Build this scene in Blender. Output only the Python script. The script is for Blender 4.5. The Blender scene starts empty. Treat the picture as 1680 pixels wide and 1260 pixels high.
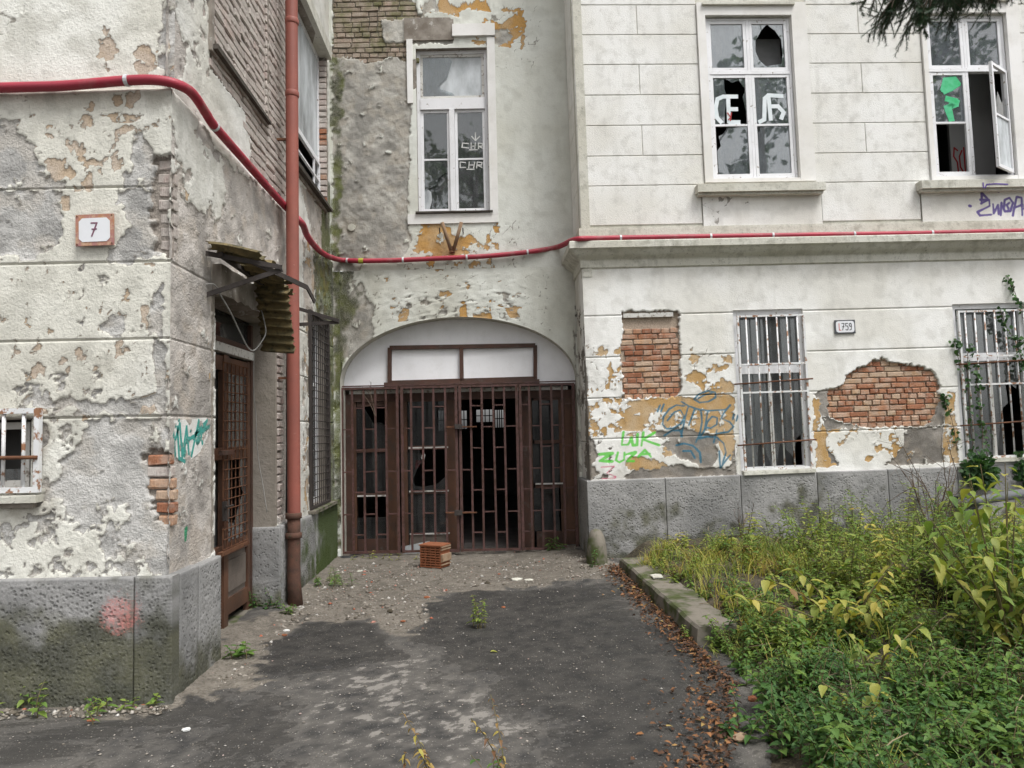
import bpy, math, random
import numpy as np
from mathutils import Vector, Matrix
random.seed(11)
RNG = np.random.default_rng(11)
R = math.radians
SC = bpy.context.scene
COL = SC.collection

# ------------------------------------------------------------------ camera, sky, sun, exposure
FP, CX, CY = 1200.0, 840.0, 630.0            # focal length in photo pixels (1680 wide) and centre
EYE = np.array((0.0, 0.0, 1.65))
def unit(a):
    a = np.asarray(a, float); return a / np.linalg.norm(a)
_yc = unit(((800 - CX) / FP, -(705 - CY) / FP, -1))
_xa = (_yc[0] + .02 * _yc[1]) / -_yc[2]
_xc = unit((1, .02, _xa))
_zc = np.cross(_xc, _yc)
RW = np.array((_xc, _yc, _zc))               # camera space -> world
cam_d = bpy.data.cameras.new('camera'); cam = bpy.data.objects.new('camera', cam_d); COL.objects.link(cam)
cam_d.sensor_width = 36; cam_d.lens = FP / 1680 * 36; cam_d.clip_start = .05; cam_d.clip_end = 800
cam.matrix_world = Matrix.Translation(EYE) @ Matrix([list(r) for r in RW]).to_4x4()
SC.camera = cam

SUN_EL, SUN_AZ = 62, 142                     # overcast: soft sun behind the camera
wd = bpy.data.worlds.new('World'); SC.world = wd; wd.use_nodes = True
wt = wd.node_tree; wt.nodes.clear()
sky = wt.nodes.new('ShaderNodeTexSky'); sky.sky_type = 'NISHITA'; sky.sun_disc = False
sky.sun_elevation = R(SUN_EL); sky.sun_rotation = R(SUN_AZ); sky.air_density = 1.0; sky.dust_density = 4.0; sky.ozone_density = 1.0
hs = wt.nodes.new('ShaderNodeHueSaturation'); hs.inputs['Saturation'].default_value = .10
bg = wt.nodes.new('ShaderNodeBackground'); bg.inputs['Strength'].default_value = .15
wo = wt.nodes.new('ShaderNodeOutputWorld')
wt.links.new(sky.outputs[0], hs.inputs['Color']); wt.links.new(hs.outputs[0], bg.inputs[0]); wt.links.new(bg.outputs[0], wo.inputs[0])
sl = bpy.data.lights.new('sun', 'SUN'); sl.energy = 1.4; sl.angle = R(18); sl.color = (1, .985, .96)
so = bpy.data.objects.new('sun', sl); COL.objects.link(so)
# lamp shines from azimuth SUN_AZ (measured clockwise from +Y as the sky does)
_az, _el = R(SUN_AZ), R(SUN_EL)
sd = Vector((math.sin(_az) * math.cos(_el), math.cos(_az) * math.cos(_el), math.sin(_el)))
so.rotation_euler = sd.to_track_quat('Z', 'Y').to_euler(); so.location = (0, -5, 20)
vs_ = SC.view_settings; vs_.view_transform = 'Standard'; vs_.look = 'None'; vs_.gamma = 1; vs_.use_curve_mapping = False
vs_.exposure = 0.72
SC.cycles.max_bounces = 5; SC.cycles.transparent_max_bounces = 24; SC.cycles.use_denoising = True; SC.cycles.diffuse_bounces = 3; SC.cycles.glossy_bounces = 2; SC.cycles.transmission_bounces = 2; SC.cycles.adaptive_threshold = .02

# ------------------------------------------------------------------ numeric helpers
def ray(px, py):
    d = RW @ np.array(((px - CX) / FP, -(py - CY) / FP, -1.0)); return d
def on_z(px, py, z=0.0):                       # photo pixel -> point at height z
    d = ray(px, py); t = (z - EYE[2]) / d[2]; return EYE + d * t
def at_y(px, py, y):                           # photo pixel -> point at depth y
    d = ray(px, py); return EYE + d * (y / d[1])
class Frame:                                   # a wall plane with metre coordinates u (right), v (up), n (out)
    def __init__(s, O, u, v):
        s.O = np.asarray(O, float); s.u = unit(u); s.n = unit(np.cross(s.u, v)); s.v = np.cross(s.n, s.u)
    def px(s, x, y, n=0.0):
        d = ray(x, y); O = s.O + s.n * n
        t = np.dot(O - EYE, s.n) / np.dot(d, s.n); p = EYE + d * t - s.O
        return float(np.dot(p, s.u)), float(np.dot(p, s.v))
    def pp(s, pts, n=0.0): return [s.px(a, b, n) for a, b in pts]
    def P(s, u, v, n=0.0): return s.O + s.u * u + s.v * v + s.n * n
    def rect(s, x0, y0, x1, y1, n=0.0):
        a = s.px(x0, y0, n); b = s.px(x1, y1, n); return a[0], b[0], b[1], a[1]
def _h(ix, iy, seed):
    n = (ix.astype(np.int64) * 374761393 + iy.astype(np.int64) * 668265263 + seed * 974634777) & 0xffffffff
    n = ((n ^ (n >> 13)) * 1274126177) & 0xffffffff
    n = ((n ^ (n >> 16)) * 2246822519) & 0xffffffff
    return ((n ^ (n >> 15)) & 0xffffff) / float(0xffffff)
def vnoise(x, y, seed=0):
    x = np.asarray(x, float); y = np.asarray(y, float)
    ix = np.floor(x); iy = np.floor(y); fx = x - ix; fy = y - iy
    fx = fx * fx * (3 - 2 * fx); fy = fy * fy * (3 - 2 * fy)
    a = _h(ix, iy, seed); b = _h(ix + 1, iy, seed); c = _h(ix, iy + 1, seed); d = _h(ix + 1, iy + 1, seed)
    return (a + (b - a) * fx + (c - a) * fy + (a - b - c + d) * fx * fy) * 2 - 1
def fbm(x, y, o=4, seed=0):
    r = 0; a = .55; f = 1.0
    for k in range(o):
        r = r + a * vnoise(x * f + 17.3 * k, y * f - 9.1 * k, seed + k); a *= .5; f *= 2.07
    return r
def worley(x, y, seed=0):
    ix = np.floor(x); iy = np.floor(y); best = np.full(np.shape(x), 9.0)
    for dx in (-1, 0, 1):
        for dy in (-1, 0, 1):
            cx = ix + dx; cy = iy + dy
            px = cx + _h(cx, cy, seed); py = cy + _h(cx, cy, seed + 5)
            best = np.minimum(best, (px - x) ** 2 + (py - y) ** 2)
    return np.sqrt(best)
def seg_dist(U, V, a, b):
    dx, dy = b[0] - a[0], b[1] - a[1]; L = dx * dx + dy * dy + 1e-12
    t = np.clip(((U - a[0]) * dx + (V - a[1]) * dy) / L, 0, 1)
    return np.hypot(U - a[0] - t * dx, V - a[1] - t * dy)
def sdf(U, V, poly):                           # positive inside
    d = np.full(U.shape, 1e9); ins = np.zeros(U.shape, bool); n = len(poly)
    for i in range(n):
        a, b = poly[i], poly[(i + 1) % n]
        d = np.minimum(d, seg_dist(U, V, a, b))
        c = ((a[1] > V) != (b[1] > V)) & (U < (b[0] - a[0]) * (V - a[1]) / (b[1] - a[1] + 1e-12) + a[0])
        ins ^= c
    return np.where(ins, d, -d)
def sstep(a, b, x):
    t = np.clip((x - a) / (b - a), 0, 1); return t * t * (3 - 2 * t)

# ------------------------------------------------------------------ object helpers
def link(o, parent=None):
    COL.objects.link(o)
    if parent is not None:
        o.parent = parent
        q = parent; m = Matrix.Identity(4)
        while q is not None:
            m = Matrix.Translation(q.location) @ m if q.parent is None else m
            q = q.parent
        o.matrix_parent_inverse = Matrix.Identity(4) if parent.parent is not None else Matrix.Translation(parent.location).inverted()
    return o
def tag(o, label=None, cat=None, group=None, kind=None):
    if label: o['label'] = label
    if cat: o['category'] = cat
    if group: o['group'] = group
    if kind: o['kind'] = kind
    return o
def thing(name, label, cat, loc=(0, 0, 0), group=None):
    o = bpy.data.objects.new(name, None); o.empty_display_size = .2; o.location = loc; COL.objects.link(o)
    return tag(o, label, cat, group)
def mesh_np(name, V, F, mat, parent=None, smooth=False, attrs=None, cols=None):
    me = bpy.data.meshes.new(name)
    if isinstance(F, np.ndarray):
        k = F.shape[1]; me.vertices.add(len(V)); me.vertices.foreach_set('co', np.asarray(V, np.float32).ravel())
        me.loops.add(F.size); me.loops.foreach_set('vertex_index', F.astype(np.int32).ravel())
        me.polygons.add(len(F)); me.polygons.foreach_set('loop_start', np.arange(0, F.size, k, dtype=np.int32))
        try: me.polygons.foreach_set('loop_total', np.full(len(F), k, np.int32))
        except Exception: pass
        me.update(calc_edges=True)
    else:
        me.from_pydata([tuple(map(float, v)) for v in V], [], F); me.update()
    for n_, a in (attrs or {}).items():
        at = me.attributes.new(n_, 'FLOAT', 'POINT'); at.data.foreach_set('value', np.asarray(a, np.float32).ravel())
    for n_, a in (cols or {}).items():
        at = me.attributes.new(n_, 'FLOAT_COLOR', 'POINT'); at.data.foreach_set('color', np.asarray(a, np.float32).ravel())
    if mat is not None: me.materials.append(mat)
    if smooth: me.polygons.foreach_set('use_smooth', np.ones(len(me.polygons), bool))
    o = bpy.data.objects.new(name, me); link(o, parent); return o
class MB:                                      # collects pieces of ONE mesh object
    def __init__(s): s.V = []; s.F = []; s.A = []
    def add(s, V, F, a=0.0):
        k = len(s.V); s.V += [tuple(map(float, v)) for v in V]; s.F += [tuple(i + k for i in f) for f in F]; s.A += [a] * len(V); return s
    def box(s, fr, u0, u1, v0, v1, n0, n1, j=0.0):
        c = [(u, v, n) for n in (n0, n1) for v in (v0, v1) for u in (u0, u1)]
        r = lambda: random.uniform(-j, j)
        s.add([fr.P(u + r(), v + r(), n + r()) for u, v, n in c],
              [(0, 2, 3, 1), (4, 5, 7, 6), (0, 1, 5, 4), (2, 6, 7, 3), (0, 4, 6, 2), (1, 3, 7, 5)]); return s
    def bar(s, p, q, w, h, up=(0, 0, 1)):
        p = np.asarray(p, float); q = np.asarray(q, float); d = unit(q - p); x = np.cross(d, up)
        if np.linalg.norm(x) < 1e-4: x = np.cross(d, (0, 1, 0))
        x = unit(x); y = np.cross(x, d); V = []
        for e in (p, q):
            for a, b in ((-1, -1), (1, -1), (1, 1), (-1, 1)): V.append(e + x * a * w / 2 + y * b * h / 2)
        s.add(V, [(0, 3, 2, 1), (4, 5, 6, 7), (0, 1, 5, 4), (1, 2, 6, 5), (2, 3, 7, 6), (3, 0, 4, 7)]); return s
    def tube(s, pts, r, seg=8, cap=True, a=0.0):
        pts = [np.asarray(p, float) for p in pts]; n = len(pts); rr = r if hasattr(r, '__len__') else [r] * n
        V = []; F = []; prev = None
        for i, p in enumerate(pts):
            d = unit(pts[min(i + 1, n - 1)] - pts[max(i - 1, 0)])
            if prev is None:
                x = np.cross(d, (0, 0, 1));
                if np.linalg.norm(x) < .05: x = np.cross(d, (0, 1, 0))
            else: x = prev - d * np.dot(prev, d)
            x = unit(x); prev = x; y = np.cross(d, x)
            for k in range(seg):
                t = 2 * math.pi * k / seg; V.append(p + (x * math.cos(t) + y * math.sin(t)) * rr[i])
        for i in range(n - 1):
            for k in range(seg):
                a0 = i * seg + k; b0 = i * seg + (k + 1) % seg; F.append((a0, b0, b0 + seg, a0 + seg))
        if cap: F.append(tuple(range(seg - 1, -1, -1))); F.append(tuple((n - 1) * seg + k for k in range(seg)))
        s.add(V, F, a); return s
    def prism(s, fr, pts, n0, n1):             # polygon (ccw in u,v) extruded along the wall normal
        n = len(pts); V = [fr.P(u, v, n0) for u, v in pts] + [fr.P(u, v, n1) for u, v in pts]
        F = [tuple(range(n - 1, -1, -1)), tuple(range(n, 2 * n))] + [(i, (i + 1) % n, n + (i + 1) % n, n + i) for i in range(n)]
        s.add(V, F); return s
    def ribbon(s, fr, pts, w, n, t=.0012):
        for a, b in zip(pts[:-1], pts[1:]):
            a = np.array(a); b = np.array(b); d = b - a; L = np.linalg.norm(d)
            if L < 1e-6: continue
            d /= L; m = np.array((-d[1], d[0])) * w / 2; a = a - d * w * .3; b = b + d * w * .3
            s.prism(fr, [a - m, b - m, b + m, a + m], n, n + t); n += .00011
        return s
    def build(s, name, mat, parent=None, smooth=False, attr=None):
        o = mesh_np(name, s.V, s.F, mat, parent, smooth)
        if attr:
            at = o.data.attributes.new(attr, 'FLOAT', 'POINT'); at.data.foreach_set('value', np.asarray(s.A, np.float32))
        return o

# ------------------------------------------------------------------ material helpers
class NT:
    def __init__(s, name):
        s.m = bpy.data.materials.new(name); s.m.use_nodes = True; s.t = s.m.node_tree; s.t.nodes.clear()
        s.out = s.t.nodes.new('ShaderNodeOutputMaterial'); s._oc = None
    def put(s, sock, v):
        if isinstance(v, bpy.types.NodeSocket): s.t.links.new(v, sock)
        elif v is not None:
            if sock.type == 'RGBA' and not isinstance(v, (int, float)) and len(v) == 3: v = (*v, 1)
            sock.default_value = v
    def n(s, ty, **kw):
        nd = s.t.nodes.new(ty)
        for k, v in kw.items():
            if hasattr(nd, k) and k not in nd.inputs: setattr(nd, k, v)
            else: s.put(nd.inputs[k.replace('_', ' ')] if k.replace('_', ' ') in nd.inputs else nd.inputs[k], v)
        return nd
    @property
    def oc(s):
        if s._oc is None: s._oc = s.n('ShaderNodeTexCoord').outputs['Object']
        return s._oc
    def vec(s, scale=(1, 1, 1), src=None):
        m = s.n('ShaderNodeMapping'); s.put(m.inputs['Vector'], src or s.oc); m.inputs['Scale'].default_value = scale; return m.outputs[0]
    def noise(s, scale, detail=4, rough=.55, vec=None, dist=0.0, out=0):
        return s.n('ShaderNodeTexNoise', Vector=vec or s.oc, Scale=scale, Detail=detail, Roughness=rough, Distortion=dist).outputs[out]
    def vor(s, scale, feature='F1', vec=None, out=0, rnd=1.0):
        nd = s.n('ShaderNodeTexVoronoi'); nd.feature = feature; s.put(nd.inputs['Vector'], vec or s.oc); s.put(nd.inputs['Scale'], scale)
        s.put(nd.inputs['Randomness'], rnd); return nd.outputs[out]
    def math(s, op, a, b=None, c=None, clamp=False):
        nd = s.t.nodes.new('ShaderNodeMath'); nd.operation = op; nd.use_clamp = clamp
        for i, v in enumerate((a, b, c)):
            if v is not None: s.put(nd.inputs[i], v)
        return nd.outputs[0]
    def mr(s, x, a, b, c=0.0, d=1.0, smooth=False):
        nd = s.t.nodes.new('ShaderNodeMapRange'); nd.clamp = True
        if smooth: nd.interpolation_type = 'SMOOTHSTEP'
        for i, v in enumerate((x, a, b, c, d)): s.put(nd.inputs[i], v)
        return nd.outputs[0]
    def mix(s, f, a, b, mode='MIX'):
        nd = s.t.nodes.new('ShaderNodeMix'); nd.data_type = 'RGBA'; nd.blend_type = mode; nd.clamp_factor = True
        s.put(nd.inputs[0], f); s.put(nd.inputs[6], a); s.put(nd.inputs[7], b); return nd.outputs[2]
    def attr(s, name, out='Fac'):
        nd = s.t.nodes.new('ShaderNodeAttribute'); nd.attribute_name = name; return nd.outputs[out]
    def ramp(s, f, stops):
        nd = s.t.nodes.new('ShaderNodeValToRGB'); s.put(nd.inputs[0], f); e = nd.color_ramp.elements
        while len(e) < len(stops): e.new(.5)
        for el, (p, c) in zip(e, stops): el.position = p; el.color = (*c, 1)
        return nd.outputs[0]
    def bump(s, h, strength=.5, dist=.01, normal=None):
        nd = s.t.nodes.new('ShaderNodeBump'); s.put(nd.inputs['Height'], h); s.put(nd.inputs['Strength'], strength); s.put(nd.inputs['Distance'], dist)
        if normal is not None: s.put(nd.inputs['Normal'], normal)
        return nd.outputs[0]
    def rnd(s): return s.n('ShaderNodeObjectInfo').outputs['Random']
    def done(s, col, rough=.8, normal=None, spec=.3, metal=0.0, **kw):
        b = s.n('ShaderNodeBsdfPrincipled'); s.put(b.inputs['Base Color'], col); s.put(b.inputs['Roughness'], rough)
        s.put(b.inputs['Specular IOR Level'], spec); s.put(b.inputs['Metallic'], metal)
        if normal is not None: s.put(b.inputs['Normal'], normal)
        for k, v in kw.items(): s.put(b.inputs[k.replace('_', ' ')], v)
        s.t.links.new(b.outputs[0], s.out.inputs[0]); return s.m
# ------------------------------------------------------------------ materials
def wall_mat(name, paint, l1a, l1b, l2, mortar, stucco=55, sb=.8, layers=True, grime=.5, moss=(.09, .11, .03), l2rough=1.0, warm=(1, .985, .945)):
    t = NT(name)
    if layers: big, mid, streak, n4 = (t.attr(k) for k in ('n1', 'n2', 'n3', 'n4'))      # slow variation baked per vertex
    else: big = t.noise(1.4, 2); mid = t.noise(7.5, 3, .62); streak = t.noise(1.0, 3, .6, vec=t.vec((9, 9, 1.1)))
    hs1 = t.noise(stucco, 3, .7)
    pc = t.mix(t.mr(big, .35, .65), [c * .88 * w for c, w in zip(paint, warm)], paint)
    pc = t.mix(t.math('MULTIPLY', t.mr(mid, .5, .72), grime), pc, [c * .62 for c in (paint[0], paint[1] * .98, paint[2] * .93)])
    pc = t.mix(t.math('MULTIPLY', t.mr(streak, .55, .75), grime * .7), pc, [c * .66 for c in (paint[0], paint[1] * .99, paint[2] * .94)])
    pc = t.mix(t.math('MULTIPLY', t.mr(hs1, .60, .70), grime * .9), pc, [c * .42 for c in paint])
    h = hs1
    if layers:
        fine = t.noise(95, 2, .6)
        e = t.math('ADD', t.math('MULTIPLY', t.math('SUBTRACT', fine, .5), .018), t.math('MULTIPLY', t.math('SUBTRACT', hs1, .5), .014))
        ms = [t.mr(t.math('ADD', t.attr(k), e), -.0016, .0016) for k in ('a1', 'a2', 'a3')]
        any_ = t.math('MAXIMUM', ms[0], t.math('MAXIMUM', ms[1], ms[2]))
        c1 = t.mix(t.mr(n4, .38, .62), l1a, l1b); c1 = t.mix(t.mr(fine, .5, .75), c1, [c * .62 for c in l1a])
        c2 = t.mix(t.mr(n4, .35, .65), [c * .74 for c in l2], [min(1, c * 1.2) for c in l2])
        c2 = t.mix(t.mr(mid, .5, .7), c2, (l2[0] * 1.02, l2[1] * .985, l2[2] * .94))
        c2 = t.mix(t.math('MULTIPLY', t.mr(fine, .55, .72), .6), c2, [c * .55 for c in l2])
        c3 = t.mix(t.mr(hs1, .35, .65), [c * .6 for c in mortar], mortar)
        col = t.mix(ms[0], pc, c1); col = t.mix(ms[1], col, c2); col = t.mix(ms[2], col, c3)
        aa = t.math('MAXIMUM', t.attr('a1'), t.math('MAXIMUM', t.attr('a2'), t.attr('a3'))); edge_shade = t.mr(t.math('ABSOLUTE', t.math('ADD', aa, e)), .001, .0055, 1, 0)
        col = t.mix(t.math('MULTIPLY', edge_shade, .5), col, (.13, .105, .08))  # brown line along flake edges: shadow under lifted plaster, painted into the colour
        ck = t.math('MULTIPLY', t.mr(t.math('ADD', t.attr('crack'), t.math('MULTIPLY', e, .25)), -.0025, .0025), t.math('SUBTRACT', 1.0, any_))
        col = t.mix(t.math('MULTIPLY', ck, .7), col, (.13, .11, .085))
        g = t.math('MULTIPLY', t.mr(t.math('ADD', t.attr('gs'), t.math('MULTIPLY', e, .35)), -.005, .004), .88)
        col = t.mix(g, col, t.attr('gcol', 'Color'))
        dm = t.math('MULTIPLY', t.attr('dirt'), t.mr(fine, .25, .75, .7, 1.0)); col = t.mix(dm, col, t.mix(1.0, col, (.42, .38, .33), 'MULTIPLY'))  # dirt, and on the gateway wall also the painted corner shading
        mo = t.math('MULTIPLY', t.attr('moss'), t.mr(fine, .3, .6, .55, .95)); col = t.mix(mo, col, t.mix(t.mr(n4, .35, .65), moss, (.045, .05, .022)))
        h = t.math('MULTIPLY', h, t.math('ADD', 1.0, t.math('MULTIPLY', ms[1], .9 * l2rough)))
        h = t.math('SUBTRACT', h, t.math('MULTIPLY', any_, .6))
    else: col = pc
    return t.done(col, .9, t.bump(h, sb, .009), .2)

M = {}
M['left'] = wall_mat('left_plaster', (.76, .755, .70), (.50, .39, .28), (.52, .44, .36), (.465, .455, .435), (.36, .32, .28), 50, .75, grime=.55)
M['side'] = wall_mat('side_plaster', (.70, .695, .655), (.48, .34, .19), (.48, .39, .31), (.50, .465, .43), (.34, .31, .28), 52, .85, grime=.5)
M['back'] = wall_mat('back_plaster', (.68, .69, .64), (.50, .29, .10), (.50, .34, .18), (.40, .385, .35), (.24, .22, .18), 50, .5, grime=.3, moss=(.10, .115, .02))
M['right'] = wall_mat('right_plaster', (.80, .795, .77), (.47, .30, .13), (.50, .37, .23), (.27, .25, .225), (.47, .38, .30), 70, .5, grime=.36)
M['smooth'] = wall_mat('smooth_stucco', (.80, .795, .77), (0, 0, 0), (0, 0, 0), (0, 0, 0), (0, 0, 0), 75, .7, False, grime=.55)
M['trim'] = wall_mat('window_trim_plaster', (.80, .79, .775), (0, 0, 0), (0, 0, 0), (0, 0, 0), (0, 0, 0), 90, .18, False, grime=.22)
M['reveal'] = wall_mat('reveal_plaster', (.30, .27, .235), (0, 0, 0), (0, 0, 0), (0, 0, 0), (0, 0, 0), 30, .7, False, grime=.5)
M['tymp'] = wall_mat('white_board', (.86, .86, .88), (0, 0, 0), (0, 0, 0), (0, 0, 0), (0, 0, 0), 60, .12, False, grime=.16, warm=(1, 1, 1))
M['ledge'] = wall_mat('weathered_ledge', (.60, .59, .53), (0, 0, 0), (0, 0, 0), (0, 0, 0), (0, 0, 0), 40, .6, False, grime=1.0)

def brick_mat(name, stops, lime=.3, limecol=(.5, .46, .4), moss=0.0):
    t = NT(name); r = t.rnd(); pos = t.n('ShaderNodeNewGeometry').outputs['Position']
    c = t.ramp(r, stops)
    c = t.mix(t.mr(t.noise(35, 3, .7), .4, .75), c, t.mix(1.0, c, (.55, .5, .5), 'MULTIPLY'))
    c = t.mix(t.math('MULTIPLY', t.mr(t.math('ADD', t.noise(9, 3, .7, vec=pos), t.math('MULTIPLY', r, .2)), .52, .7), lime), c, limecol)
    if moss: c = t.mix(t.math('MULTIPLY', t.mr(t.noise(2.6, 4, .7, vec=pos), .45, .6), moss), c, (.10, .12, .025))
    h = t.noise(40, 3, .75)
    return t.done(c, .92, t.bump(h, .8, .008), .15)
M['brick_red'] = brick_mat('red_brick', [(0, (.30, .13, .075)), (.35, (.40, .19, .11)), (.7, (.46, .26, .16)), (1, (.50, .33, .2))], .35)
M['brick_grey'] = brick_mat('limewashed_brick', [(0, (.44, .385, .35)), (.5, (.52, .47, .43)), (1, (.47, .37, .33))], .6, (.47, .44, .40))
M['brick_moss'] = brick_mat('damp_brick', [(0, (.27, .22, .17)), (.5, (.36, .30, .24)), (1, (.41, .31, .25))], .3, (.42, .39, .33), .6)
M['brick_pale'] = brick_mat('painted_brick', [(0, (.46, .38, .345)), (.5, (.52, .46, .42)), (1, (.42, .33, .30))], .5, (.62, .59, .54))

def stone_mat():
    t = NT('plinth_stone'); fine = t.noise(60, 3, .7)
    b = t.mix(t.mr(t.attr('n1'), .35, .65), (.205, .204, .2), (.31, .305, .297))
    b = t.mix(t.mr(fine, .5, .72), b, (.19, .188, .185)); pv = t.math('MULTIPLY', t.mr(t.math('ADD', t.vor(34, rnd=.85), t.math('MULTIPLY', t.math('SUBTRACT', fine, .5), .25)), .20, .42, 1, 0), t.attr('pit')); b = t.mix(t.math('MULTIPLY', pv, .55), b, (.085, .085, .08))
    b = t.mix(t.math('MULTIPLY', t.attr('moss'), t.mr(fine, .3, .6, .75, .96)), b, t.mix(t.mr(t.attr('n2'), .35, .65), (.095, .094, .058), (.055, .056, .038)))
    b = t.mix(t.math('MULTIPLY', t.attr('green'), .9), b, (.05, .075, .016))
    g = t.mr(t.math('ADD', t.attr('gs'), t.math('MULTIPLY', t.math('SUBTRACT', t.math('ADD', fine, t.attr('n2')), 1.0), .17)), -.03, .03)
    b = t.mix(t.math('MULTIPLY', t.math('MULTIPLY', g, t.mr(fine, .35, .65, .35, 1)), .6), b, (.66, .24, .22))
    return t.done(b, .88, t.bump(t.math('SUBTRACT', t.math('MULTIPLY', fine, .5), t.math('MULTIPLY', pv, .8)), .75, .011), .25)
M['stone'] = stone_mat()

def simple(name, c0, c1, scale=6, rough=.7, bs=.3, bscale=60, spec=.3, metal=0, spots=None, sth=(.6, .68), sscale=22):
    t = NT(name); c = t.mix(t.mr(t.noise(scale, 3, .6), .35, .65), c0, c1)
    if spots is not None: c = t.mix(t.mr(t.noise(sscale, 3, .7), sth[0], sth[1]), c, spots)
    return t.done(c, rough, t.bump(t.noise(bscale, 2, .65), bs, .004), spec, metal)
M['wpaint'] = simple('chipped_white_paint', (.77, .77, .79), (.70, .70, .71), 4, .55, .35, 70, .35, spots=(.30, .26, .22), sth=(.64, .68))
M['wpaint2'] = simple('greyed_white_paint', (.62, .61, .58), (.52, .51, .48), 4, .6, .4, 60, .3, spots=(.23, .2, .17), sth=(.56, .64))
M['wood'] = simple('dark_red_brown_wood', (.085, .042, .03), (.06, .036, .028), 5, .6, .5, 40, .3, spots=(.10, .085, .075), sth=(.58, .75), sscale=7)
M['wood_warm'] = simple('orange_brown_wood', (.12, .058, .035), (.072, .04, .027), 3.5, .55, .4, 40, .3, spots=(.07, .05, .04), sth=(.55, .75), sscale=5)
M['wood_grey'] = simple('weathered_board', (.16, .135, .115), (.11, .092, .08), 6, .85, .6, 50, .2)
M['iron'] = simple('red_oxide_iron', (.105, .05, .045), (.075, .04, .036), 8, .55, .3, 90, .4, spots=(.06, .028, .018), sth=(.5, .6), sscale=18)
M['rust'] = simple('rusty_iron', (.10, .045, .028), (.16, .075, .04), 14, .85, .6, 120, .2, spots=(.05, .03, .022))
M['dark_iron'] = simple('dark_iron', (.035, .03, .028), (.05, .04, .035), 14, .7, .4, 90, .35)
M['wiron'] = simple('white_painted_iron', (.72, .73, .74), (.64, .64, .63), 5, .5, .3, 60, .4, spots=(.28, .14, .075), sth=(.53, .6), sscale=14)
M['pipe'] = simple('red_brown_downpipe', (.30, .095, .07), (.25, .085, .065), 4, .55, .3, 30, .35, spots=(.36, .2, .16), sth=(.68, .72), sscale=45)
M['pipe_rust'] = simple('rusted_cast_pipe', (.075, .045, .035), (.12, .06, .042), 10, .85, .8, 50, .2, spots=(.05, .05, .03))
M['conduit'] = simple('crimson_conduit', (.38, .03, .055), (.31, .035, .055), 3, .5, .12, 50, .4, spots=(.33, .12, .12), sth=(.52, .75), sscale=4)
M['clip'] = simple('pale_clip', (.66, .66, .68), (.5, .5, .52), 9, .5)
M['tape'] = simple('yellow_black_tag', (.45, .42, .05), (.3, .28, .03), 9, .5)
M['cord'] = simple('grey_cable', (.34, .33, .31), (.24, .235, .22), 12, .7)
M['black'] = simple('black_rubber', (.012, .012, .013), (.022, .022, .023), 8, .6, .4, 50, .4)
M['grey_pvc'] = simple('grey_plastic_pipe', (.13, .135, .14), (.09, .095, .10), 6, .5, .2, 40, .4)
M['corr'] = simple('algae_corrugated_sheet', (.20, .15, .07), (.10, .085, .045), 9, .8, .5, 50, .25, spots=(.05, .048, .028), sth=(.52, .66), sscale=12)
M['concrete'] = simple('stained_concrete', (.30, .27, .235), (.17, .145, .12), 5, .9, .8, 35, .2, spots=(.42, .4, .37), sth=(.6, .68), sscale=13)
M['kerb'] = simple('old_kerb_concrete', (.19, .17, .14), (.12, .11, .088), 4, .9, .7, 45, .2, spots=(.065, .078, .03), sth=(.46, .6), sscale=4)
M['slate'] = simple('slate_sill', (.06, .052, .045), (.09, .078, .065), 8, .85, .6, 50, .2)
M['terra'] = simple('terracotta', (.28, .10, .048), (.20, .08, .042), 8, .85, .4, 60, .2)
M['clay'] = simple('dusty_clay', (.30, .22, .15), (.24, .15, .09), 9, .9, .5, 50, .2)
M['enamel'] = simple('white_enamel', (.74, .75, .78), (.69, .70, .72), 4, .3, .05, 30, .5)
M['enamel_rust'] = simple('rusted_enamel_border', (.42, .20, .10), (.36, .17, .16), 16, .55, .4, 70, .4, spots=(.50, .33, .22), sth=(.52, .66), sscale=28)
M['enamel_dark'] = simple('dark_enamel_border', (.055, .06, .072), (.09, .092, .10), 12, .45, .2, 60, .4)
M['num_purple'] = simple('purple_brown_numeral', (.20, .085, .13), (.18, .08, .11), 12, .4)
M['num_black'] = simple('black_numeral', (.03, .03, .035), (.05, .05, .055), 12, .4)
M['num_red'] = simple('red_numeral', (.55, .09, .07), (.5, .1, .08), 12, .4)
M['spray_white'] = simple('white_spray', (.72, .76, .78), (.62, .68, .7), 9, .6)
M['chalk'] = simple('white_marker', (.62, .62, .60), (.42, .42, .41), 22, .8)
M['spray_green'] = simple('green_spray', (.03, .42, .15), (.10, .50, .27), 9, .5)
M['spray_red'] = simple('red_spray', (.45, .03, .035), (.35, .03, .03), 9, .6)
M['spray_purple'] = simple('purple_spray', (.085, .045, .26), (.15, .10, .33), 20, .7)
M['spray_teal'] = simple('teal_paint', (.05, .33, .28), (.08, .3, .27), 20, .7)
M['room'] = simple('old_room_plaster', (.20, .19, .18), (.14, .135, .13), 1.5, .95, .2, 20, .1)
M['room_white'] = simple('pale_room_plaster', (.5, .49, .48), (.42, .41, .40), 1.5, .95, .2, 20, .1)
M['room_floor'] = simple('dusty_floor_boards', (.16, .14, .135), (.10, .09, .085), 3, .8, .3, 30, .2)
M['curtain'] = simple('grey_paper', (.33, .33, .33), (.24, .24, .24), 3, .9, .3, 15, .1)
M['paper'] = simple('white_scrap', (.66, .66, .64), (.5, .5, .48), 9, .8)
M['roof'] = simple('roof_felt', (.1, .09, .085), (.14, .12, .11), 2, .9)

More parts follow.
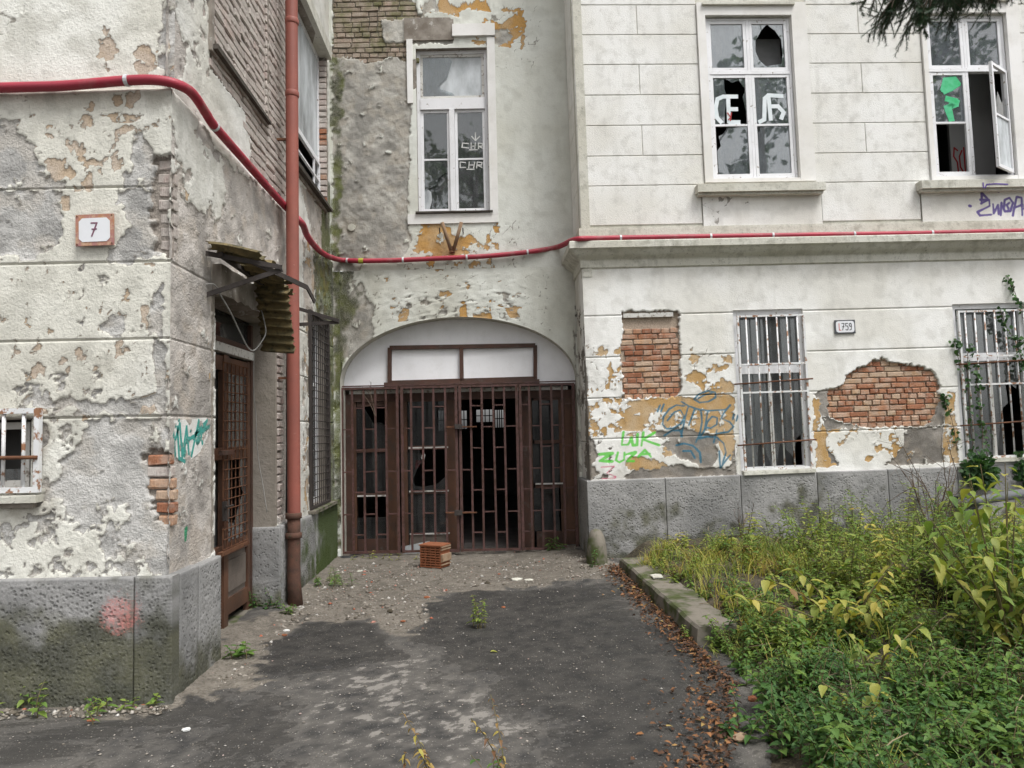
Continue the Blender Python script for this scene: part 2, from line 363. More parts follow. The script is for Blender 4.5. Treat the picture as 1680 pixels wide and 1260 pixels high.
def glass_mat(name, refl=1.0, dirt=.12, dcol=(.45, .46, .47), tint=(.86, .9, .9), dscale=6):
    t = NT(name)
    fr = t.n('ShaderNodeFresnel', IOR=1.5); tr = t.n('ShaderNodeBsdfTransparent', Color=tint); gl = t.n('ShaderNodeBsdfGlossy', Roughness=.02)
    wob = t.bump(t.noise(1.6, 1), .035, .05); t.put(gl.inputs['Normal'], wob)
    f = t.math('MULTIPLY', fr.outputs[0], refl, clamp=True)
    m1 = t.n('ShaderNodeMixShader'); t.put(m1.inputs[0], f); t.t.links.new(tr.outputs[0], m1.inputs[1]); t.t.links.new(gl.outputs[0], m1.inputs[2])
    df = t.n('ShaderNodeBsdfDiffuse', Color=dcol)
    st = t.noise(dscale, 6, .65, vec=t.vec((1.6, 1.6, .6)))
    d = t.math('MULTIPLY', t.mr(st, .3, .75, .35, 1.6), dirt, clamp=True)
    m2 = t.n('ShaderNodeMixShader'); t.put(m2.inputs[0], d); t.t.links.new(m1.outputs[0], m2.inputs[1]); t.t.links.new(df.outputs[0], m2.inputs[2])
    t.t.links.new(m2.outputs[0], t.out.inputs[0]); return t.m
M['glass'] = glass_mat('old_window_glass', 3.6, .19, (.40, .44, .48))
M['glass_dirty'] = glass_mat('dusty_window_glass', 2.4, .17, (.30, .31, .32))
M['glass_frost'] = glass_mat('frosted_broken_glass', 1.2, .8, (.60, .63, .65), dscale=2)
M['glass_dark'] = glass_mat('grimy_entrance_glass', .8, .10, (.25, .25, .25), (.6, .62, .63))
# ------------------------------------------------------------------ wall planes
UP = np.array((0, 0, 1.0))
XS = -2.03
def _xplane(px, x):
    d = ray(px, 700); return x / d[0] * d[1]
YC = _xplane(278, XS); YB = _xplane(548, XS)
_hf = unit((RW @ np.array((1, .02, 0))) * (1, 1, 0))
FL = Frame((XS, YC, 0), _hf, UP)                  # left building, front
FS = Frame((XS, YC, 0), (0, 1, 0), UP)            # left building, side towards the yard
FB = Frame((XS, YB, 0), _hf, UP)                  # gateway wall at the back
_hr = unit((RW @ np.array((1, .02, -.055))) * (1, 1, 0)); _rl = .012
_ur = _hr * math.cos(_rl) + UP * math.sin(_rl); _vr = UP * math.cos(_rl) - _hr * math.sin(_rl)
_k = at_y(961, 590, 8.9)
FR = Frame(_k - _vr * (_k[2] / _vr[2]), _ur, _vr)   # right building, front
RD = (YB + (FR.O[0] - XS) * _hf[1] / _hf[0]) - FR.O[1]
FRS = Frame(FR.O + np.array((0, RD, 0)), (0, -1, 0), _vr)   # its short return towards the gateway

def lines(segs, forced=()):
    out = []
    for a, b, st in segs:
        n = max(1, int(round((b - a) / st))); out += list(np.linspace(a, b, n + 1))
    out = np.unique(np.round(out, 5)); f = np.unique(np.round(np.array(list(forced)), 5)) if len(forced) else np.array([])
    if len(f):
        f = f[(f >= out[0]) & (f <= out[-1])]; keep = np.ones(len(out), bool)
        for x in f: keep &= np.abs(out - x) > .004
        keep[0] = keep[-1] = True; out = np.unique(np.concatenate((out[keep], f)))
    return out
def rid(x, y, seed):
    return 1 - 2 * np.abs(vnoise(x, y, seed)) - .2
def worley_edge(x, y, seed=0):
    ix = np.floor(x); iy = np.floor(y); b1 = np.full(np.shape(x), 9.0); b2 = b1.copy()
    for dx in (-1, 0, 1):
        for dy in (-1, 0, 1):
            cx = ix + dx; cy = iy + dy; d = np.hypot(cx + _h(cx, cy, seed) - x, cy + _h(cx, cy, seed + 5) - y); b2 = np.minimum(b2, np.maximum(b1, d)); b1 = np.minimum(b1, d)
    return b2 - b1
def wall(name, fr, useg, vseg, mat, parent, holes=(), joints=(), vjoints=(), L1=(), L2=(), L3=(), flakes=(), moss=(), dirt=(), crack=(),
         strokes=(), d=(.004, .013, .04), curl=.006, hfun=None, seed=1, warp=1.0, vmap=None, rough=.003, grey=.006, label=None, jw=.005, jd=.014):
    fu = []; fv = []
    for h in holes: fu += [h[0], h[1]]; fv += [h[2], h[3]]
    for j in joints: fv += [j - jw - .003, j - jw, j + jw, j + jw + .003]
    for (uj, va, vb) in vjoints: fu += [uj - jw - .003, uj - jw, uj + jw, uj + jw + .003]; fv += [va, vb]
    us = lines(useg, fu); vv = lines(vseg, fv)
    U, V = np.meshgrid(us, vv)
    if vmap is not None: V = vmap(U, V)
    s = seed * 31
    wu = (.030 * fbm(U * 6, V * 6, 3, s) + .024 * rid(U * 19, V * 19, s + 7) + .010 * fbm(U * 55, V * 55, 2, s + 8)) * warp
    wv = (.030 * fbm(U * 6 + 40, V * 6, 3, s + 3) + .024 * rid(U * 19 + 9, V * 19, s + 9) + .010 * fbm(U * 55 + 3, V * 55, 2, s + 11)) * warp
    Uw, Vw = U + wu, V + wv
    a = [np.full(U.shape, -1.0) for _ in range(3)]
    for k, L in enumerate((L1, L2, L3)):
        for p in L: a[k] = np.maximum(a[k], sdf(Uw, Vw, fr.pp(p)))
    isl = fbm(Uw * 9 + 3, Vw * 9, 4, s + 120) + .2 * rid(U * 30, V * 30, s + 121)
    a[0] = np.minimum(a[0], (.36 - isl) * .06); a[1] = np.minimum(a[1], (.56 - isl) * .06)
    for (p, lay, thr, sc) in flakes:
        z = sdf(Uw, Vw, fr.pp(p)); f = fbm(Uw * sc, Vw * sc, 3, s + 20 + lay) + .16 * rid(U * sc * 3.3, V * sc * 3.3, s + 25 + lay)
        a[lay] = np.maximum(a[lay], np.minimum((f - thr) * .35 / sc * 2.0, z))
    def soft(L):
        r = np.zeros(U.shape)
        for p, sf, am in L: r = np.maximum(r, am * sstep(-sf, sf, sdf(Uw, Vw, fr.pp(p))))
        return r
    mo, di = soft(moss), soft(dirt)
    z01 = lambda q: .5 + .5 * q
    nz = dict(n1=z01(fbm(U * 1.4, V * 1.4, 3, s + 101)), n2=z01(fbm(U * 7.5, V * 7.5, 4, s + 102)), n3=z01(fbm(U * 9, V * 1.1, 4, s + 103)), n4=z01(fbm(U * 5, V * 5, 4, s + 104)))
    mo = sstep(.38, .75, mo + .55 * fbm(U * 8, V * 8, 5, s + 105) * (mo > .01)); di = di * np.clip(.65 + .8 * fbm(U * 9, V * 9, 4, s + 106), .2, 1)
    # cracks: cell borders of a warped cell pattern, only where the crack zones say so
    cz = soft(crack) + .35 * fbm(U * 3.1, V * 3.1, 2, s + 107); cx_ = U * 6.2 + .9 * fbm(U * 5, V * 5, 3, s + 108); cy_ = V * 6.2 + .9 * fbm(U * 5 + 30, V * 5, 3, s + 109)
    cr = np.where(cz > .42, .0065 - worley_edge(cx_, cy_, s) / 6.2, -.05) if len(crack) else np.full(U.shape, -.05)
    anyp = np.maximum(a[0], np.maximum(a[1], a[2]))
    t = [sstep(-.003, .003, x) for x in a]
    h = -d[0] * t[0]; h = h * (1 - t[1]) - d[1] * t[1]; h = h + grey * fbm(U * 16, V * 16, 4, s + 41) * t[1]
    h = h * (1 - t[2]) - d[2] * t[2]
    h = h + rough * fbm(U * 14, V * 14, 4, s + 50) * (1 - t[2])
    lift = np.exp(-(np.minimum(anyp, 0) / .014) ** 2) * (anyp < .0) * np.clip(.55 + fbm(U * 5, V * 5, 2, s + 60) * 1.3, 0, 1.4)
    h = h + curl * lift
    h = h + (curl * .9 * np.exp(-((cr + .004) / .012) ** 2) * np.clip(.5 + 1.5 * fbm(U * 9, V * 9, 2, s + 61), 0, 1.3) - .004 * (cr > .0)) * (cr > -.045)
    for j in joints: h = h - jd * (np.abs(V - j) < jw + .0005) * (1 - t[2]) * (1 - .6 * t[1])
    for (uj, va, vb) in vjoints: h = h - jd * (np.abs(U - uj) < jw + .0005) * (V > va) * (V < vb) * (1 - t[2])
    if hfun is not None: h = h + hfun(U, V)
    gs = np.full(U.shape, -1.0); gc = np.zeros(U.shape + (4,)); gc[..., 3] = 1
    for colr, w, path in strokes:
        q = fr.pp(path)
        for p0, p1 in zip(q[:-1], q[1:]):
            dd = w * (1 + .35 * vnoise(U * 9, V * 9, s + 80)) / 2 - seg_dist(U, V, p0, p1)
            m = dd > gs; gs = np.where(m, dd, gs); gc[m, :3] = colr
    P = fr.O + U[..., None] * fr.u + V[..., None] * fr.v + h[..., None] * fr.n
    nv, nu = U.shape; idx = np.arange(nu * nv).reshape(nv, nu)
    Fq = np.stack((idx[:-1, :-1], idx[:-1, 1:], idx[1:, 1:], idx[1:, :-1]), -1).reshape(-1, 4)
    cu = (U[:-1, :-1] + U[1:, 1:]).ravel() / 2; cv = (V[:-1, :-1] + V[1:, 1:]).ravel() / 2
    keep = np.ones(len(Fq), bool)
    for (u0, u1, v0, v1) in holes: keep &= ~((cu > u0) & (cu < u1) & (cv > v0) & (cv < v1))
    o = mesh_np(name, P.reshape(-1, 3), Fq[keep], mat, parent, True,
                dict(a1=a[0], a2=a[1], a3=a[2], moss=mo, dirt=di, crack=cr, gs=gs, **nz), dict(gcol=gc))
    if label: o['label'] = label
    return o

# ---- bricks: a few shared chamfered meshes, one object each
def _brick_mesh(k):
    rr = random.Random(k); L, H, D = .25, .062, .07; c = .009; V = []; ids = {}
    for sx in (-1, 1):
        for sy in (-1, 1):
            for sz in (-1, 1):
                for ax in range(3):
                    p = [sx * L / 2, sy * H / 2, sz * D / 2]
                    for q in range(3):
                        if q != ax: p[q] -= (sx, sy, sz)[q] * c * rr.uniform(.5, 1.5)
                    p = [x + rr.uniform(-.0025, .0025) for x in p]
                    ids[(sx, sy, sz, ax)] = len(V); V.append(p)
    F = []
    for ax in range(3):
        for sg in (-1, 1):
            o = [a for a in range(3) if a != ax]; f = []
            for a, b in ((-1, -1), (1, -1), (1, 1), (-1, 1)):
                s = [0, 0, 0]; s[ax] = sg; s[o[0]] = a; s[o[1]] = b; f.append(ids[(*s, ax)])
            F.append(f)
    for ax in range(3):
        o = [a for a in range(3) if a != ax]
        for a in (-1, 1):
            for b in (-1, 1):
                s0 = [0, 0, 0]; s0[o[0]] = a; s0[o[1]] = b; s1 = list(s0); s0[ax] = -1; s1[ax] = 1
                F.append([ids[(*s0, o[0])], ids[(*s1, o[0])], ids[(*s1, o[1])], ids[(*s0, o[1])]])
    for sx in (-1, 1):
        for sy in (-1, 1):
            for sz in (-1, 1): F.append([ids[(sx, sy, sz, a)] for a in range(3)])
    me = bpy.data.meshes.new('brick'); me.from_pydata(V, [], F)
    import bmesh
    b = bmesh.new(); b.from_mesh(me); bmesh.ops.recalc_face_normals(b, faces=b.faces); b.to_mesh(me); b.free()
    return me
BR = {}
def brick_at(fr, u, v, n, L, H, matk, parent, rot=0.0, D=.07):
    if matk not in BR:
        BR[matk] = []
        for k in range(6):
            me = _brick_mesh(k); me.materials.append(M[matk]); BR[matk].append(me)
    o = bpy.data.objects.new('brick', random.choice(BR[matk])); link(o, parent)
    m = Matrix([[fr.u[i], fr.v[i], fr.n[i]] for i in range(3)]).to_4x4()
    m.translation = Vector(fr.P(u, v, n - D / 2))
    o.matrix_basis = m @ Matrix.Rotation(rot, 4, 'Z') @ Matrix.Rotation(random.uniform(-.04, .04), 4, 'Y') @ Matrix.Diagonal((L / .25 * random.choice((1, 1, -1)), H / .062, D / .07, 1))
    return o
def brickwork(fr, poly, n, matk, parent, course=.072, L=.25, seed=0, joint=.011, rows=None, uv=False, tol=.02, head=.3, limit=300, mats2=None, clip=False):
    rr = random.Random(seed); q = poly if uv else fr.pp(poly); us = [p[0] for p in q]; vs = [p[1] for p in q]; v = min(vs) + course / 2; r = 0; cnt = 0
    while v < max(vs) + course / 2:
        u = min(us) - rr.uniform(0, L); hd = rr.random() < head
        while u < max(us):
            l = (L * .48 if (hd or rr.random() < .12) else L) * rr.uniform(.9, 1.06)
            c = (u + l / 2, v); pts = np.array([(c[0] + a * l * .42, v + b * course * .3) for a in (-1, 0, 1) for b in (-1, 1)])
            if sdf(pts[:, 0], pts[:, 1], q).max() > tol and cnt < limit:
                mk = matk if mats2 is None else mats2(c, rr)
                if clip:
                    a0 = max(c[0] - l / 2, min(us) - .012 * rr.random()); a1 = min(c[0] + l / 2, max(us) + .012 * rr.random()); c = ((a0 + a1) / 2, v); lc = a1 - a0
                    if lc < .04: u += l; continue
                else: lc = l
                brick_at(fr, c[0], v + rr.uniform(-.003, .003), n + rr.uniform(-.007, .006), lc - joint, course - joint, mk, parent, rr.uniform(-.012, .012)); cnt += 1
            u += l
        v += course * rr.uniform(.985, 1.015); r += 1
    return cnt

def stone(fr, u0, u1, v0, v1, n, parent, seed=0, margin=.035, step=.009, pit=.0065, sc=37, mosst=None, green=None, blob=None, ribs=True, bot=None, n0=-.05, left_rib=True, right_rib=True):
    g = .0035; us = lines([(u0 + g, u1 - g, step)]); vs = lines([(v0, v1, step)]); U, V = np.meshgrid(us, vs)
    e = np.minimum(np.minimum(U - u0, u1 - U), v1 - V); inn = sstep(margin * .75, margin * 1.1, e)
    w = worley(U * sc * .95 + .2 * fbm(U * 30, V * 30, 2, seed), V * sc * 1.1, seed + 3)
    pt = (1 - sstep(.08, .5, w)); pt = pt * np.clip(.8 + 1.1 * fbm(U * 9, V * 9, 3, seed + 4), .35, 1.3); h = -pit * .45 * pt * inn + .004 * fbm(U * 20, V * 20, 3, seed + 9) * inn + .003 * inn
    if ribs:
        er = np.minimum(U - u0, u1 - U); side = er < (v1 - V)
        rb = np.where(side, np.sin(V * 2 * math.pi / .022), np.sin(U * 2 * math.pi / .022))
        h = h + (1 - inn) * .0025 * rb
    edge = sstep(0, .006, np.minimum(e, V - v0 + .01)); h = h - .006 * (1 - edge)
    P = fr.O + U[..., None] * fr.u + V[..., None] * fr.v + (n + h)[..., None] * fr.n
    nv, nu = U.shape; idx = np.arange(nu * nv).reshape(nv, nu)
    Fq = [tuple(x) for x in np.stack((idx[:-1, :-1], idx[:-1, 1:], idx[1:, 1:], idx[1:, :-1]), -1).reshape(-1, 4)]
    Vl = list(P.reshape(-1, 3)); k = len(Vl)
    loop = list(idx[0, :]) + list(idx[1:, -1]) + list(idx[-1, -2::-1]) + list(idx[-2:0:-1, 0]); Uf, Vf = U.ravel(), V.ravel()
    for i in loop: Vl.append(fr.P(Uf[i], Vf[i], n0))
    for i in range(len(loop)):
        j = (i + 1) % len(loop); Fq.append((loop[j], loop[i], k + i, k + j))
    Uall = np.concatenate((Uf, Uf[loop])); Vall = np.concatenate((Vf, Vf[loop])); pall = np.concatenate(((inn * np.clip(.75 + .9 * fbm(U * 7, V * 7, 3, seed + 8), .25, 1)).ravel(), np.zeros(len(loop))))
    z01 = lambda q: .5 + .5 * q; nA = z01(fbm(Uall * 2.2, Vall * 2.2, 3, seed + 70)); nB = z01(fbm(Uall * 6, Vall * 6, 4, seed + 71)); nC = fbm(Uall * 5, Vall * 5, 5, seed + 72)
    ms = np.zeros(len(Uall)) if mosst is None else sstep(.25, .85, mosst(Uall, Vall) + .75 * nC)
    gr = np.zeros(len(Uall)) if green is None else sstep(.35, .8, green(Uall, Vall) + .45 * nC)
    gs = np.full(len(Uall), -1.0) if blob is None else blob(Uall, Vall)
    o = mesh_np('plinth_stone', np.array(Vl), Fq, M['stone'], parent, False, dict(pit=pall, moss=ms, green=gr, gs=gs, n1=nA, n2=nB))
    o.data.polygons.foreach_set('use_smooth', np.array([len(Fq) - len(loop) > i for i in range(len(Fq))])); return o
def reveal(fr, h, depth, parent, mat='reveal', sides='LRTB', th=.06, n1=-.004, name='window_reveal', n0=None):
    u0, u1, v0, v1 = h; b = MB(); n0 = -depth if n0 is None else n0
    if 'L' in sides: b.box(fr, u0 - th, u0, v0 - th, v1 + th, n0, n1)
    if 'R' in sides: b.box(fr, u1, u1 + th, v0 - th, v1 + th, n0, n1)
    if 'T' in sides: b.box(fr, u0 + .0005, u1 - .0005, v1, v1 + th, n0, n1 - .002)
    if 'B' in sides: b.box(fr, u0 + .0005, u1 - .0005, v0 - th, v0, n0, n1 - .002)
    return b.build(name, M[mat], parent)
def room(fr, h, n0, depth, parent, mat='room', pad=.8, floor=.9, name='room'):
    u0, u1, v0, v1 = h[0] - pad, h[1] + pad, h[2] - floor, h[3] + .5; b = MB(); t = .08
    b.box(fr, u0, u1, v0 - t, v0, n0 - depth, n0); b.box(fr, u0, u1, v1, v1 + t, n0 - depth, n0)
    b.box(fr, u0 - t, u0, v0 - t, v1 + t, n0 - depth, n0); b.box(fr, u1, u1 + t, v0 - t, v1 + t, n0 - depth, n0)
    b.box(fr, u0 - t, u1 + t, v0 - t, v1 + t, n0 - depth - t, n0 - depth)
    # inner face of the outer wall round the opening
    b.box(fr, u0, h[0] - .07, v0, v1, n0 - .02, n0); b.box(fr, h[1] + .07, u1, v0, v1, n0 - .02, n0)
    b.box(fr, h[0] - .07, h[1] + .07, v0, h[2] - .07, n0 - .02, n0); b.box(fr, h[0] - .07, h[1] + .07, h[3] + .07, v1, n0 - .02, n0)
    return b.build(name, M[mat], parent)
def pane(fr, poly, n, parent, mat='glass', name='pane'):
    return MB().prism(fr, poly, n, n + .004).build(name, M[mat], parent)
def rectp(u0, u1, v0, v1): return [(u0, v0), (u1, v0), (u1, v1), (u0, v1)]
def shard(u0, u1, v0, v1, pts): return [(u0 + (u1 - u0) * x, v0 + (v1 - v0) * y) for x, y in pts]
def sash(fr, u0, u1, v0, v1, n, w, parent, mat='wpaint', th=.035, bars=(), name='sash', bw=None):
    b = MB(); j = .0012
    b.box(fr, u0, u0 + w, v0, v1, n, n + th, j); b.box(fr, u1 - w, u1, v0, v1, n, n + th, j)
    b.box(fr, u0 + w, u1 - w, v0, v0 + w * 1.1, n, n + th - .002, j); b.box(fr, u0 + w, u1 - w, v1 - w, v1, n, n + th - .002, j)
    for y in bars: b.box(fr, u0 + w, u1 - w, y - (bw or w * .35), y + (bw or w * .35), n + .004, n + th - .004, j)
    return b.build(name, M[mat], parent)
# ------------------------------------------------------------------ LEFT BUILDING
LB = thing('corner_building', 'crumbling cream plastered corner building with grey stone plinth, house number and side door', 'building', (XS - 1, YC + .5, 0))
vst = FL.px(140, 148)[1]                       # string course under the conduit
jl = [FL.px(135, y)[1] for y in (308, 431, 557.5, 685)]
wl = FL.rect(-70, 690, 50, 800)               # barred window hole
step_h = lambda U, V: -.03 * sstep(vst - .004, vst + .012, V) + .012 * np.exp(-((V - vst + .02) / .02) ** 2)
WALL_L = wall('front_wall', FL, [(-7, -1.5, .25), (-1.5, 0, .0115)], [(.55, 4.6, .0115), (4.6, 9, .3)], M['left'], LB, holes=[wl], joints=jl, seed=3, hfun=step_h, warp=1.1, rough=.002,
    d=(.004, .010, .045), curl=.0035,
    L1=[[(72, 268), (95, 262), (118, 262), (118, 290), (88, 292)], [(208, 85), (240, 66), (262, 100), (240, 125), (218, 118)], [(205, 150), (232, 150), (228, 170), (208, 168)],
        [(165, 185), (200, 180), (225, 190), (215, 203), (185, 198)], [(200, 472), (212, 472), (208, 492), (196, 495)], [(228, 508), (245, 498), (246, 545), (236, 530)],
        [(102, 325), (118, 318), (122, 340), (106, 345)], [(125, 570), (148, 578), (140, 588), (122, 585)], [(193, 565), (207, 567), (204, 580), (196, 582)], [(228, 650), (262, 640), (262, 655), (232, 680)]],
    L2=[[(-60, 192), (28, 196), (42, 225), (62, 262), (80, 290), (112, 298), (112, 306), (-60, 306)],
        [(-60, 311), (104, 312), (96, 345), (104, 385), (75, 412), (40, 424), (-60, 428)],
        [(222, 228), (236, 222), (256, 250), (252, 290), (256, 306), (194, 306), (200, 288), (214, 270)],
        [(194, 310), (262, 310), (262, 430), (182, 428), (176, 405), (212, 372), (202, 345), (192, 335)],
        [(160, 536), (186, 508), (206, 522), (212, 536), (176, 548)], [(250, 478), (266, 468), (270, 552), (246, 552), (249, 510)],
        [(40, 650), (70, 640), (84, 655), (120, 648), (150, 662), (232, 655), (268, 640), (270, 668), (238, 664), (230, 683), (130, 678), (118, 665), (95, 660), (60, 672)],
        [(140, 690), (274, 688), (276, 830), (250, 870), (215, 830), (180, 818), (110, 822), (90, 815), (62, 830), (-60, 830), (-60, 812), (60, 812), (75, 788), (95, 788), (105, 755), (126, 738), (138, 715)],
        [(215, 830), (276, 800), (278, 948), (250, 940), (235, 900), (205, 880)], [(100, 815), (150, 818), (165, 850), (140, 870), (112, 842)],
        [(252, 560), (274, 560), (276, 690), (262, 690)], [(270, -20), (290, -20), (290, 130), (262, 128), (260, 70)],
        [(58, 688), (72, 690), (78, 720), (62, 740), (66, 770), (58, 775)]],
    L3=[[(248, 258), (270, 248), (284, 262), (284, 428), (252, 418), (244, 350)], [(236, 742), (262, 735), (284, 745), (284, 872), (256, 866), (240, 800)]],
    flakes=[([(-60, 860), (280, 820), (280, 946), (-60, 946)], 1, .26, 14), ([(140, 820), (280, 820), (280, 946), (180, 946)], 1, .0, 17), ([(20, 560), (280, 560), (280, 690), (20, 690)], 0, .46, 13),
            ([(20, 600), (230, 600), (230, 690), (20, 690)], 1, .34, 15), ([(-60, 150), (280, 150), (280, 310), (-60, 310)], 0, .42, 11), ([(60, 690), (130, 690), (110, 790), (60, 790)], 1, .2, 14),
            ([(-60, 436), (280, 436), (280, 550), (-60, 550)], 0, .5, 12), ([(130, 436), (270, 436), (270, 550), (130, 550)], 1, .40, 12), ([(160, 40), (280, 40), (280, 130), (160, 130)], 0, .3, 9)],
    dirt=[([(-60, 645), (280, 645), (280, 690), (-60, 690)], .06, .35), ([(-60, 140), (280, 140), (280, 178), (-60, 178)], .05, .5), ([(55, 690), (85, 690), (80, 800), (55, 800)], .05, .7), ([(-60, 800), (100, 815), (100, 850), (-60, 860)], .05, .8),
          ([(0, 560), (270, 560), (270, 640), (0, 640)], .1, .25)],
    crack=[([(-60, -20), (270, -20), (270, 130), (-60, 130)], .15, .28)],
    label='flaking cream and grey plaster front with scored joints')
# bricks laid bare at the corner
for y, x0, x1 in ((268, 255, 281), (290, 254, 281), (312, 255, 282), (334, 256, 282), (356, 257, 282), (378, 257, 282), (400, 257, 281)):
    a = FL.px(x0, y); b = FL.px(x1, y); brick_at(FL, (a[0] + b[0]) / 2, a[1], -.036 + random.uniform(-.006, .006), (b[0] - a[0]) * random.uniform(.75, 1.0), .07, 'brick_grey', WALL_L, random.uniform(-.05, .05))
for y, x0, x1, mk in ((755, 241, 277, 'brick_red'), (775, 239, 278, 'brick_pale'), (795, 238, 280, 'brick_red'), (814, 252, 282, 'brick_red'), (834, 254, 283, 'brick_red'), (855, 257, 281, 'brick_red')):
    a = FL.px(x0, y); b = FL.px(x1, y); brick_at(FL, (a[0] + b[0]) / 2, a[1], -.018 + random.uniform(-.008, .006), b[0] - a[0], .066, mk, WALL_L, random.uniform(-.03, .03))
# little barred window (partly out of frame)
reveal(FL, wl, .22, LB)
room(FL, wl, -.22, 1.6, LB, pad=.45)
wg = MB(); u0, u1, v0, v1 = FL.rect(-70, 672, 63, 808, .05); fw = .034
wg.box(FL, u1 - fw, u1, v0, v1, .02, .055); wg.box(FL, u0, u1 - fw, v1 - fw, v1, .021, .054); wg.box(FL, u0, u1 - fw, v0, v0 + fw, .021, .054); wg.build('grille_frame', M['wiron'], LB)
for x in (3, 36, -30, -60):
    uu = FL.px(x, 740, .05)[0]; MB().tube([FL.P(uu, v0 + fw, .036), FL.P(uu, v1 - fw, .036)], .012, 8).build('bar', M['wiron'], LB, True)
vb = FL.px(30, 751, .06)[1]; MB().tube([FL.P(u0 - .1, vb + .004, .062), FL.P(u1 - .005, vb, .062)], .012, 8).build('bar', M['rust'], LB, True)
sb = MB(); vsill = FL.px(30, 812, .05)[1]; sb.box(FL, u0 - .2, u1 - .002, vsill - .05, vsill, -.1, .07, .004); sb.build('window_sill', M['ledge'], LB)
sb = MB(); sb.box(FL, u0 - .2, u1 - .045, vsill - .085, vsill - .052, -.1, .035, .004); sb.build('window_sill', M['concrete'], LB)
wf = FL.rect(-70, 690, 50, 800, -.12); sash(FL, wf[0], wf[1], wf[2], wf[3] - .02, -.14, .045, LB, 'wpaint2', name='window_frame')
um = FL.px(47, 720, 0)[0]; MB().box(FL, um - .02, um + .01, FL.px(47, 742)[1], FL.px(47, 690)[1], -.10, -.07, .003).build('splintered_batten', M['wpaint2'], LB)
pane(FL, rectp(wf[0] + .05, wf[1] - .05, wf[2] + .05, (wf[2] + wf[3]) / 2 - .1), -.12, LB, 'glass_dirty')

# plinth
PN = .05
vpl = FL.px(140, 949, PN)[1]
mz = lambda U, V: 1.2 - sstep(.2, .74, V) * 1.05 - .25 * (1 - sstep(.0, .12, V))
def pink(U, V):
    c = FL.px(196, 1006, PN); return .075 - np.hypot((U - c[0]) * .95, (V - c[1]) * .8)
uj = FL.px(219, 1040, PN)[0]
stone(FL, -3.2, -1.6, -.05, vpl, PN, LB, 5, step=.03, mosst=mz); stone(FL, -1.6, uj, -.05, vpl, PN, LB, 1, step=.0085, mosst=mz, blob=pink)
stone(FL, uj, PN, -.05, vpl, PN, LB, 2, step=.0085, mosst=mz, blob=pink)
MB().box(FL, -7, -3.2, -.05, vpl, -.05, PN).build('plinth_stone', M['stone'], LB)
uS0 = PN + .035 - .03; uSd = FS.px(353, 700)[0]; uSj = FS.px(326, 1000, PN)[0]
mzs = lambda U, V: .85 - sstep(.0, .5, V) * .9
stone(FS, .052, uSj, -.05, vpl, PN, LB, 7, step=.011, mosst=mzs, pit=.009); stone(FS, uSj, uSd - .002, -.05, vpl - .01, PN, LB, 8, step=.011, mosst=mzs, pit=.009)

